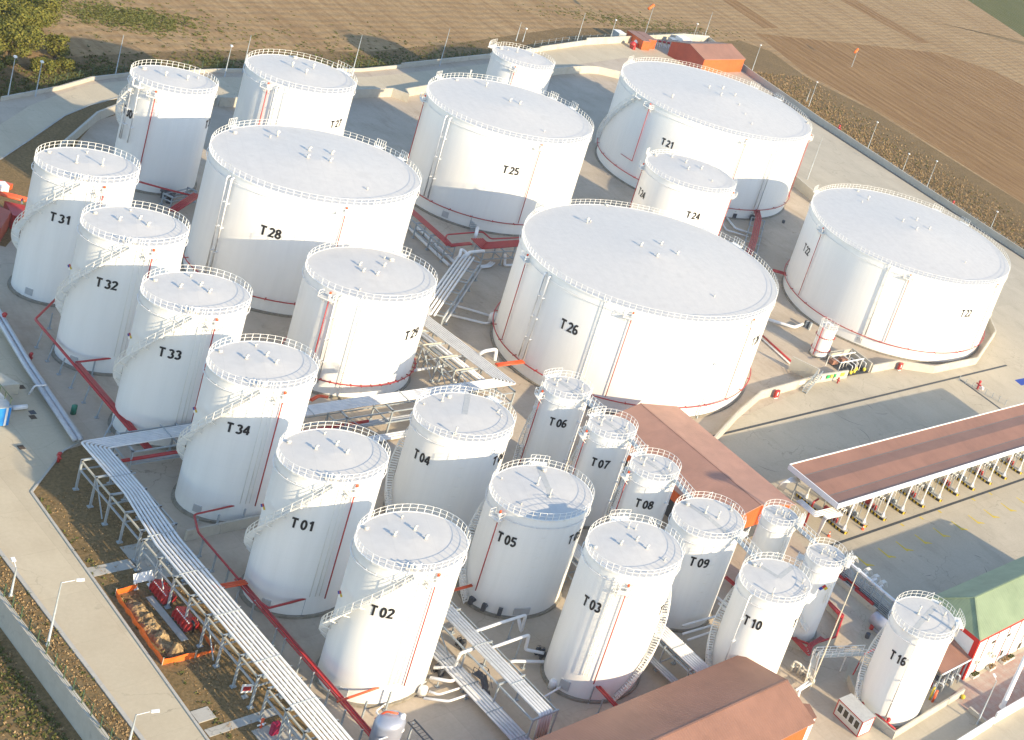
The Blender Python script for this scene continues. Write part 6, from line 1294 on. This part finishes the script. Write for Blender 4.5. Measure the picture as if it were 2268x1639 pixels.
for k, (x0, x1) in enumerate(((32.3, 35.6), (37.6, 40.8))):
    t = thing('foam_cabinet', ('far', 'near')[k] + ' red foam cabinet under the silver rack beside the dig', 'fire cabinet', ((x0 + x1) / 2, -63.9, 0), 'red foam cabinets')
    m = MB(); n = 3; vs = [(x, -63.9 + cy_, cz_) for x in (x0, x1) for cy_, cz_ in ((.62, .3), (.62, 1.05), (-.3, 1.45), (-.62, .3))]
    m.add(vs, [(j, j + 1, n + 2 + j, n + 1 + j) for j in range(n)] + [tuple(range(n, -1, -1)), tuple(range(n + 1, 2 * n + 2))]); m.build('body', M_RED, t)
    for q in range(5): mb = MB(); mb.box2(x0 + .2 + q * .68, x0 + .26 + q * .68, -64.62, -63.26, .28, 1.3 if q % 2 else 1.1); mb.build('rib', M_RED, t)
    for x in (x0 + .3, x1 - .3): mb = MB(); mb.box2(x - .1, x + .1, -64.5, -63.3, 0, .3); mb.build('foot', M_DARK, t)
    mb = MB()
    for q in range(9): mb.box((x0 + .35 + q * .33, -64.28, 1.3), (.12, .08, .1))
    mb.beam((x0 + .3, -64.26, 1.27), (x1 - .2, -64.26, 1.27), .03, .03); mb.build('vent_row', M_PANEL, t)
    mb = MB(); mb.tube(elbow([(x1 + .2, -63.9, .2), (x1 + .25, -63.9, 1.3), (x1 - .3, -63.9, 1.4)], .3), .12, 7); mb.build('hose', M_BLACK, t)
def notice(label, x, y, w, h, z, ang, mat=None, posts=True, tilt=.1):
    t = thing('notice_board', label, 'sign', (x, y, 0), 'notice boards'); mb = MB(); mb.box((x, y, z), (.06, w, h), ang); mb.build('board', mat or M_PANEL, t)
    if posts: mb = MB(); mb.beam((x - .04, y, 0), (x - .04, y, z), .07, .07); mb.box((x, y, .08), (.5, .5, .16)); mb.build('post', M_GALV, t)
    return t
t = notice('small white notice board on the verge near the second rack step', 52.6, -63.9, 1.0, 1.1, 1.2, -.4)
mb = MB(); mb.box((52.63, -63.91, 1.2), (.05, .7, .55), -.4); mb.build('print', M_RED, t)
x, y = feet(7, 1815, 1600); mb = MB(); mb.box((x, y, .8), (.5, .7, 1.5)); setp(mb.build('hydrant_cabinet', paint('crimson', (.35, .01, .06), .5)), 'crimson cabinet under the rack at the bottom edge', 'fire cabinet')
x, y = feet(7, 1730, 1560); t = thing('hydrant', 'red hydrant with outlets under the rack at the bottom edge', 'hydrant', (x, y, 0), 'red hydrants'); mb = MB(); mb.tube([(x, y, 0), (x, y, 1.1)], .13, 8); mb.ball((x, y, 1.15), .18); mb.build('body', M_ORED, t); mb = MB(); mb.tube([(x - .4, y, .7), (x + .4, y, .7)], .09, 7); mb.tube([(x, y - .4, .5), (x, y + .4, .5)], .08, 7); mb.build('outlet', M_PANEL, t)
def hyd(label, x, y, s=1.0):
    t = thing('hydrant', label, 'hydrant', (x, y, 0), 'red hydrants'); mb = MB(); mb.tube([(x, y, 0), (x, y, 1.0 * s)], .14 * s, 8); mb.ball((x, y, 1.05 * s), .2 * s); mb.build('body', M_RED, t); mb = MB(); mb.tube([(x - .38 * s, y, .65 * s), (x + .38 * s, y, .65 * s)], .1 * s, 7); mb.build('outlet', M_RED, t)
hyd('red hydrant beside the low wall near tank T 31', *feet(4, 18, 515), 1.5); hyd('red hydrant beside the low wall near tank T 32', *feet(4, 198, 760), 1.1); hyd('red hydrant at the corner of the verge near the rack', *feet(4, 385, 1430), 1.2)
hyd('red hydrant on the far paving by the shaded wall, left one', *feet(3, 1030, 875), 2.0); hyd('red hydrant on the far paving by the shaded wall, right one', *feet(3, 1785, 1380), 2.0); hyd('red hydrant standing on the forecourt beside the white block', *feet(6, 1957, 945), 1.8)
mb = MB(); x, y = feet(6, 1985, 945); mb.box((x, y, .3), (.8, .5, .6)); setp(mb.build('concrete_block', M_PANEL), 'white block on the forecourt beside the red hydrant', 'block')
# covers and patches on the paving
for i, a, b, lab in ((4, 215, 1100, 'dark'), (4, 218, 1132, 'rust'), (4, 143, 932, 'rust'), (4, 140, 1332, 'rust')):
    x, y = feet(i, a, b); struct('inspection_cover', MB().box2(x - .45, x + .45, y - .3, y + .3, -.05, .03), M_DARK if lab == 'dark' else M_BARK)
for i, a, b in ((9, 1225, 958), (9, 1255, 900), (3, 668, 1480)):
    x, y = feet(i, a, b); mb = MB(); mb.lathe((x, y, 0), [(.35, 0), (.38, .7), (.3, .75), (.01, .76)], 10); setp(mb.build('drum', M_DARK if b != 900 else M_RED), {958: 'dark drum on the yard left of tank T 16', 900: 'red drum on the yard left of tank T 16', 1480: 'dark drum on the yard right of tank T 21'}[b], 'drum', 'loose drums')
# blue cabin at the left edge
t = thing('blue_container', 'bright blue container with a grey roof at the left edge', 'container', (-6, -67, 0))
bx0, bx1, by0, by1 = -9.4, -3.0, -69.5, -65.0
MB().box2(bx0, bx1, by0, by1, .1, 2.7).build('body', M_BLUE, t); MB().box2(bx0 - .05, bx1 + .05, by0, by1 + .05, 2.7, 2.8).build('roof', M_GALV, t)
MB().box2(bx1 + .003, bx1 + .08, by1 - .5, by1 - .3, .1, 2.7).build('corner_post', M_PANEL, t)
mb = MB()
for k in range(5): mb.beam((bx0 + 1.5 * k + .1, by1 - .1, 2.8), (bx0 + 1.5 * k + .1, by1 - .1, 3.9), .06, .06)
mb.tube([(bx0, by1 - .1, 3.9), (bx1, by1 - .1, 3.9)], .04, 5); mb.build('roof_rail', M_FPOST, t)
mb = MB(); mb.tube([(-6.2, -63.5, .35), (-6.1, -62.1, .35)], .32, 12); setp(mb.build('loose_pipe', M_PANEL), 'short white pipe section lying beside the blue container', 'pipe')
mb = MB(); mb.prism([(-13, -66.5), (-9.5, -64.4), (-9.5, -61.8), (-13.5, -63)], -.02, 1.6); setp(mb.build('timber_stack', M_TAN), 'stack of timber and pallets behind the blue container', 'stack')
x, y = feet(4, 485, 1110); mb = MB(); mb.lathe((x, y, 1.2), [(.01, -1.2), (.3, -1.2), (.3, .1), (.01, .15)], 9); setp(mb.build('gas_bottle', paint('bottle_green', (.01, .16, .10), .5)), 'green bottle on the low wall by tank T 33', 'bottle')
# containers and kit by the top wall
def boxt(name, label, cat, x0, x1, y0, y1, h, mat, roofm, group=None):
    t = thing(name, label, cat, ((x0 + x1) / 2, (y0 + y1) / 2, 0), group); MB().box2(x0, x1, y0, y1, .05, h).build('body', mat, t); MB().box2(x0 - .06, x1 + .06, y0 - .06, y1 + .06, h, h + .1).build('roof', roofm, t)
    return t
boxt('red_container', 'left orange-red container by the cream wall', 'container', -166.5, -158.4, 142.3, 145.2, 3.0, M_ORANGE, M_TERRA, 'orange-red containers by the cream wall')
boxt('red_container', 'right orange-red container by the cream wall, half in shade', 'container', -166.5, -160.2, 145.5, 148.6, 3.0, M_ORANGE, M_TERRA, 'orange-red containers by the cream wall')
for k in range(5):
    x, y = -164.5 + .3 * k, 150.2 + 1.45 * k; t = thing('hose_stand', 'red and white hose stand in the row by the cream wall, %s from the containers' % ('first', 'second', 'third', 'fourth', 'fifth')[k], 'hose stand', (x, y, 0), 'hose stands by the cream wall')
    mb = MB(); mb.beam((x + 1.2, y - .5, 0), (x, y, 1.6), .16, .16); mb.beam((x + 1.2, y + .5, 0), (x, y, 1.6), .16, .16); mb.build('frame', M_PANEL, t); mb = MB(); mb.lathe((x, y, 1.6), [(.01, -.3), (.5, -.3), (.5, .3), (.01, .3)], 10); mb.build('reel', M_RED, t)
t = boxt('white_cabin', 'small white cabin with a dark window left of the orange shed', 'cabin', -168, -164.6, 162.2, 166, 2.8, M_PANEL, M_PANEL); mb = MB(); mb.box2(-164.58, -164.5, 162.6, 164.2, .8, 2.2); mb.build('window', M_GLASS, t)
boxt('grey_cabinet', 'grey cabinet behind the left orange-red container', 'cabinet', -167.5, -164.5, 138.2, 140.6, 2.4, M_GALV, M_PANEL); boxt('grey_cabinet', 'grey cabinet right of the hose stands', 'cabinet', -167, -164.6, 158.5, 160.5, 2.2, M_STRIP, M_GALV)
for k, (a, b) in enumerate(((1927, 318), (1955, 305))):
    x, y = feet(2, a, b); t = thing('foam_pump', ('left red and white pump in front of the orange container', 'right red and white pump in front of the orange container')[k], 'pump', (x, y, 0), 'pumps in front of the containers'); mb = MB(); mb.ball((x, y, 1.2), 1.0, 10); mb.build('drum', M_PANEL if k else M_RED, t); mb = MB(); mb.box((x + .8, y - .4, .6), (1.6, .8, 1.2)); mb.build('base', M_RED, t)
# signs, steps and cabinets on the white bund wall
G_W = 'boards fixed to the white bund wall'
def onwall(u0, u1, v, h, mat, label, zc=1.0):
    (x0, y0), (x1, y1) = g(*t9(6, u0, v), zc), g(*t9(6, u1, v - (u1 - u0) * .22), zc); d = Vector((x1 - x0, y1 - y0, 0)); L = d.length; d.normalize(); nn = Vector((d.y, -d.x, 0)); c = Vector(((x0 + x1) / 2 + .3, (y0 + y1) / 2, zc)); mb = MB(); mb.box(c, (L, .06, h), math.atan2(d.y, d.x)); return setp(mb.build('wall_sign', mat), label, 'sign', G_W)
M_SGREEN = paint('sign_green', (.02, .35, .10), .5, .05); M_SYEL = paint('sign_yellow', (.75, .6, .06), .5, .05)
for (xa, ya, w, m, lab) in ((18.62, 54.2, .8, M_PANEL, 'white board beside the steps'), (18.64, 55.6, .8, M_SGREEN, 'green board next to the white one by the steps'), (18.66, 56.6, .5, M_SYEL, 'small yellow board between two green ones'), (18.67, 57.5, .5, M_SGREEN, 'small green board right of the small yellow one'), (18.7, 59.6, 1.0, M_SYEL, 'yellow board beside the pump bay opening')):
    mb = MB(); mb.box((xa - .09, ya, 1.15), (.06, w, .75), -.02); setp(mb.build('wall_sign', m), lab + ' on the white bund wall', 'sign', G_W)
for (f, w, m, lab) in ((.30, 1.6, M_PANEL, 'wide white notice on the white wall near tank T 26'), (.16, .35, M_SYEL, 'small yellow notice on the white wall near tank T 26'), (.10, .3, M_DARK, 'small dark notice on the white wall near tank T 26')):
    a, b = Vector((18.1, 53.2, 0)), Vector((19.8, 36.9, 0)); d = (b - a).normalized(); n_ = Vector((-d.y, d.x, 0)); p = a + (b - a) * f + n_ * .22
    mb = MB(); mb.box((p.x, p.y, 1.15), (w, .06, .7), math.atan2(d.y, d.x)); setp(mb.build('wall_sign', m), lab, 'sign', G_W)
for x, y, lab in ((20.4, 40.4, 'red fire cabinet on the wall near tank T 26'), (19.2, 76.5, 'red fire cabinet on the wall near tank T 22')):
    t = thing('fire_cabinet', lab, 'fire cabinet', (x, y, 0), 'red fire cabinets on the bund wall'); mb = MB(); mb.box((x, y, .95), (.5, .95, 1.5)); mb.build('body', M_RED, t); mb = MB(); mb.box((x + .26, y, 1.05), (.03, .22, .7)); mb.build('label_strip', M_PANEL, t); mb = MB(); mb.box((x, y, .1), (.4, .8, .2)); mb.build('foot', M_PANEL, t)
hyd('small red hydrant below the green boards', 19.6, 57.6, 1.1)
t = thing('wall_steps', 'grey steps climbing over the white bund wall beside the boards', 'steps', (20, 49, 0)); a, b = Vector((20.6, 47.6, .1)), Vector((18.6, 52.6, 2.3)); d = b - a; s = Vector((-d.y, d.x, 0)).normalized() * .45
mb = MB()
for k in range(11): mb.box(a + d * (k + .5) / 11, (.9, .32, .05), math.atan2(d.y, d.x) - math.pi / 2)
for q in (-1, 1): mb.beam(a + s * q, b + s * q, .05, .25)
mb.build('flight', M_GALV, t); mb = MB()
for q in (-1, 1):
    for k in range(5): p = a + d * k / 4 + s * q; mb.beam(p, p + Vector((0, 0, 1)), .05, .05)
    for zz in (1.0, .5): mb.tube([a + s * q + Vector((0, 0, zz)), b + s * q + Vector((0, 0, zz))], .04, 5)
mb.build('handrail', M_GALV, t)
for k, (x, y) in enumerate(((17.4, 63.0), (17.2, 64.2), (16.6, 65.4), (17.2, 67.2))):
    t = thing('pump', 'yellow-marked pump in the bay, %s' % ('nearest the boards', 'second from the boards', 'third from the boards', 'nearest the right wall')[k], 'pump', (x, y, 0), 'pumps in the dark pump bay'); mb = MB(); mb.tube([(x - .9, y, .6), (x, y, .6)], .28, 9); mb.box2(x - 1, x + .4, y - .3, y + .3, 0, .3); mb.build('motor', M_DARK, t); mb = MB(); mb.lathe((x + .35, y, .6), [(.01, -.3), (.32, -.28), (.32, .28), (.01, .3)], 9); mb.build('casing', M_SYEL, t)
    mb = MB(); mb.tube(elbow([(x + .3, y, .7), (x + .3, y, 2.0), (x - 2.0, y, 2.0), (x - 2, y, .2)], .3), .1, 6); mb.build('pipe', M_PIPEW, t)
t = thing('bay_frame', 'pale steel pipe frame over the pump bay', 'pipe rack', (15, 62, 0), 'steel pipe racks')
for x in (13.4, 16.8):
    for y in (60.2, 66.5): mb = MB(); mb.beam((x, y, 0), (x, y, 2.6), .12, .12); mb.build('leg', M_RAIL, t)
for y in (60.2, 63.3, 66.5): mb = MB(); mb.beam((13.3, y, 2.6), (17, y, 2.6), .12, .14); mb.build('cross_beam', M_RAIL, t)
mb = MB(); mb.tube([(16.8, 60, 2.75), (16.8, 66.8, 2.75)], .14, 7); mb.tube([(14.2, 60, 2.75), (14.2, 66.8, 2.75)], .14, 7); mb.build('pipe', M_PIPEW, t)
for k, y in enumerate((62.2, 64.8)): mb = MB(); mb.box((13.4, y, .8), (1.2, 1.6, .9)); setp(mb.build('skid', M_TERRA), ('left', 'right')[k] + ' brown skid box inside the pump bay', 'skid', 'brown skids in the pump bay')
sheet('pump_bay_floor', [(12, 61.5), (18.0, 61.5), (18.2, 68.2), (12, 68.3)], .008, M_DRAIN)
sheet('blue_marking', [g(*t9(6, 2205, 885)), g(*t9(6, 2250, 922)), g(*t9(6, 2330, 900)), g(*t9(6, 2290, 868))], .010, M_BLUE_D)
t = thing('valve_station', 'valve and steps at the foot of tank T 22 by the thick white pipe', 'valve', tp(6, 830, 540), 'valve stations'); c = ORG[t.name]; random.seed(4)
for k in range(4): m = MB(); m.box((c.x + .5 * k - .8, c.y + random.uniform(-.4, .8), .7), (.4, .5, 1.4 + .2 * k)); m.build('valve_body', M_GALV if k % 2 else M_DARK, t)
# traffic cones
def cone(x, y, label):
    t = thing('traffic_cone', label, 'cone', (x, y, 0), 'orange traffic cones'); mb = MB(); mb.lathe((x, y, 0), [(.3, 0), (.3, .06), (.2, .07), (.04, .95), (.01, .96)], 9); mb.build('cone', M_ORED, t); mb = MB(); mb.lathe((x, y, .45), [(.135, 0), (.105, .2)], 9); mb.build('band', M_PANEL, t)
cone(*feet(9, 1195, 240), 'orange cone by the second loading island'); cone(*feet(9, 970, 285), 'orange cone by the canopy corner near tank T 12'); cone(*zp(2620, 1180, 515, 1620)[:2], 'orange cone by the fifth loading island')
# ---------------------------------------------------------------- vegetation
def tree(label, x, y, h, r, mat, seed, z0=-.5, n=2600, leaf=.22):
    random.seed(seed); t = thing('tree', label, 'tree', (x, y, z0), 'trees beyond the low wall'); mb = MB()
    mb.tube([(x, y, z0 - .1), (x + .1, y, z0 + h * .35), (x + .2, y + .1, z0 + h * .7)], .16 + .012 * h, 7); limbs = []
    for k in range(6):
        a = random.uniform(0, 6.28); q = Vector((x + math.cos(a) * r * .6, y + math.sin(a) * r * .6, z0 + h * random.uniform(.5, .85))); mb.tube([(x + .1, y, z0 + h * random.uniform(.15, .4)), q], .07, 5); limbs.append(q)
    mb.build('trunk', M_BARK, t); m = MB(); lobes = []
    for k in range(15):
        a = random.uniform(0, 6.28); d = r * random.uniform(.1, .75); lobes.append((Vector((x + math.cos(a) * d, y + math.sin(a) * d, z0 + h * random.uniform(.25, .88))), r * random.uniform(.3, .55)))
    for i in range(n):
        c, lr = random.choice(lobes); v = Vector((random.gauss(0, 1), random.gauss(0, 1), random.gauss(0, 1))).normalized() * lr * random.uniform(.55, 1.05); v.z *= .85; p = c + v
        if p.z < z0 + .2: continue
        nrm = (v.normalized() + Vector((random.gauss(0, .5), random.gauss(0, .5), random.gauss(0, .5)))).normalized(); a = nrm.orthogonal().normalized(); b = nrm.cross(a); s = leaf * random.uniform(.6, 1.3); th = random.uniform(0, 6.28); A = a * math.cos(th) + b * math.sin(th); B = nrm.cross(A)
        m.add([p - A * s - B * s * .5, p + A * s * .3 - B * s * .6, p + A * s, p + B * s * .6], [(0, 1, 2, 3)])
    m.build('crown', mat, t)
TR = [(-119, -25.5, 8, 4.2, 0, 'large olive tree just behind the low wall at upper left'), (-126, -22, 9.5, 5, 0, 'yellow-green tree at the top left corner, second from the wall'), (-128, -29, 10, 5, 0, 'olive tree by the left frame edge in the top left clump'), (-139, -17, 9.5, 4.6, 1, 'green tree at the right side of the top left clump'),
      (-140, -25, 11, 5, 1, 'tall green tree far back in the top left corner'), (-112, -30.5, 6, 3.4, 0, 'yellow-olive tree low at the left edge behind the wall'), (-122, -17.5, 5.0, 2.8, 0, 'small olive tree at the lower right of the clump'), (-150, -19, 9, 4.6, 1, 'green tree furthest back in the top left clump'), (-114.5, -22, 2.6, 1.9, 0, 'low olive shrub just behind the low wall'), (-133, -18, 9, 4.4, 0, 'yellow-green tree in the middle of the top left clump'),
      (-108, -33, 3.0, 2.0, 0, 'low yellow shrub by the wall at the left edge'), (-117, -18, 1.8, 1.6, 0, 'tiny olive shrub right of the clump by the wall')]
for k, (x, y, h, r, m, lab) in enumerate(TR): tree(lab, x, y, h, r, (M_LEAF, M_LEAF2)[m], 100 + k, n=6500 if h > 5 else 2200)
def scatter(name, n, region, mat, hmin, hmax, w, seed, z):
    random.seed(seed); m = MB()
    for i in range(n):
        x, y = region(); h = random.uniform(hmin, hmax); k = random.randint(3, 6)
        for q in range(k):
            a = random.uniform(0, 6.28); d = Vector((math.cos(a), math.sin(a), 0)); s = Vector((-d.y, d.x, 0)) * w * random.uniform(.6, 1.2); p = Vector((x, y, z)) + d * random.uniform(0, w * 1.5)
            m.add([p - s, p + s, p + d * h * random.uniform(.3, .8) + Vector((0, 0, h * random.uniform(.6, 1)))], [(0, 1, 2)])
    o = m.build(name, mat); return setp(o, kind='stuff')
def rg_right():
    x = random.uniform(-150, 30); y = 176 + abs(random.gauss(0, 13)); return x, y if y < 206 else 176 + random.uniform(0, 26)
scatter('dry_weeds', 8000, rg_right, M_STRAW, .2, .65, .15, 31, -.5); scatter('green_weeds', 1500, rg_right, M_TUFT, .2, .55, .14, 32, -.5)
scatter('field_grass', 1500, lambda: (-147 + random.gauss(0, 3.5), 4 + random.gauss(0, 6)), M_TUFT, .1, .3, .35, 41, -.5); scatter('field_grass', 700, lambda: (-185 + random.gauss(0, 4), 160 + random.gauss(0, 18)), M_TUFT, .1, .3, .3, 42, -.5); scatter('field_grass', 900, lambda: (-140 + random.gauss(0, 9), 30 + random.gauss(0, 45)), M_TUFT, .08, .25, .28, 43, -.5)
def rg_top():
    k = random.randint(0, len(OUT) - 2); a, b = OUT[k], OUT[k + 1]; f = random.random(); return a[0] + (b[0] - a[0]) * f - 1 - abs(random.gauss(0, 4.5)), a[1] + (b[1] - a[1]) * f
scatter('wall_weeds', 2600, rg_top, M_TUFT, .2, .6, .16, 33, -.5)
scatter('dry_weeds', 2600, lambda: (random.uniform(10, 75), random.uniform(-95, -77.0)), M_STRAW, .1, .3, .12, 34, -2.9); scatter('green_weeds', 2200, lambda: (random.uniform(10, 75), -77.2 - abs(random.gauss(0, 2.2))), M_TUFT, .1, .3, .12, 35, -2.9)
scatter('verge_grass', 1500, lambda: (random.uniform(12, 72), random.uniform(-67.3, -60)), M_STRAW, .06, .2, .07, 36, .012); scatter('verge_grass', 260, lambda: (random.uniform(12, 72), random.choice((-67.6, -67.2, -75.6, -74.2)) + random.uniform(-.3, .3)), M_TUFT, .1, .3, .12, 37, .012)
scatter('verge_grass', 900, lambda: (random.uniform(16, 72), random.uniform(-75.8, -74.1)), M_STRAW, .08, .25, .09, 38, .012)
for x in range(20, 72, 5):
    pass
# tyre scrub marks on the forecourt
M_TYRE = paint('tyre_mark', (.21, .19, .165), .9, .3, 2)
random.seed(77)
for k in range(16):
    cx, cy = random.uniform(27, 44), random.uniform(22, 62); r_ = random.uniform(2.5, 7); a0 = random.uniform(0, 6.28); da = random.uniform(.4, 1.3); n = 14
    if k > 10: cx, cy = random.uniform(66, 76), random.uniform(18, 40)
    vs = []
    for i in range(n + 1):
        a = a0 + da * i / n; w = .07 * math.sin(math.pi * (i + .3) / (n + .6))
        vs += [(cx + (r_ - w) * math.cos(a), cy + (r_ - w) * math.sin(a), .007), (cx + (r_ + w) * math.cos(a), cy + (r_ + w) * math.sin(a), .007)]
    setp(MB().add(vs, [(2 * i, 2 * i + 2, 2 * i + 3, 2 * i + 1) for i in range(n)]).build('tyre_mark', M_TYRE), kind='structure')
# ---------------------------------------------------------------- the evening haze
hz = MB().box2(-1900, 1900, -1600, 1900, -6, 128).build('haze', bpy.data.materials.new('haze_air')); setp(hz, kind='stuff')
hm = hz.data.materials[0]; hm.use_nodes = True; nt = hm.node_tree; nt.nodes.remove(nt.nodes['Principled BSDF'])
pv = nt.nodes.new('ShaderNodeVolumePrincipled'); pv.inputs['Color'].default_value = (.93, .95, 1.0, 1); pv.inputs['Density'].default_value = .00008; pv.inputs['Anisotropy'].default_value = .2
nt.links.new(pv.outputs[0], nt.nodes['Material Output'].inputs['Volume'])
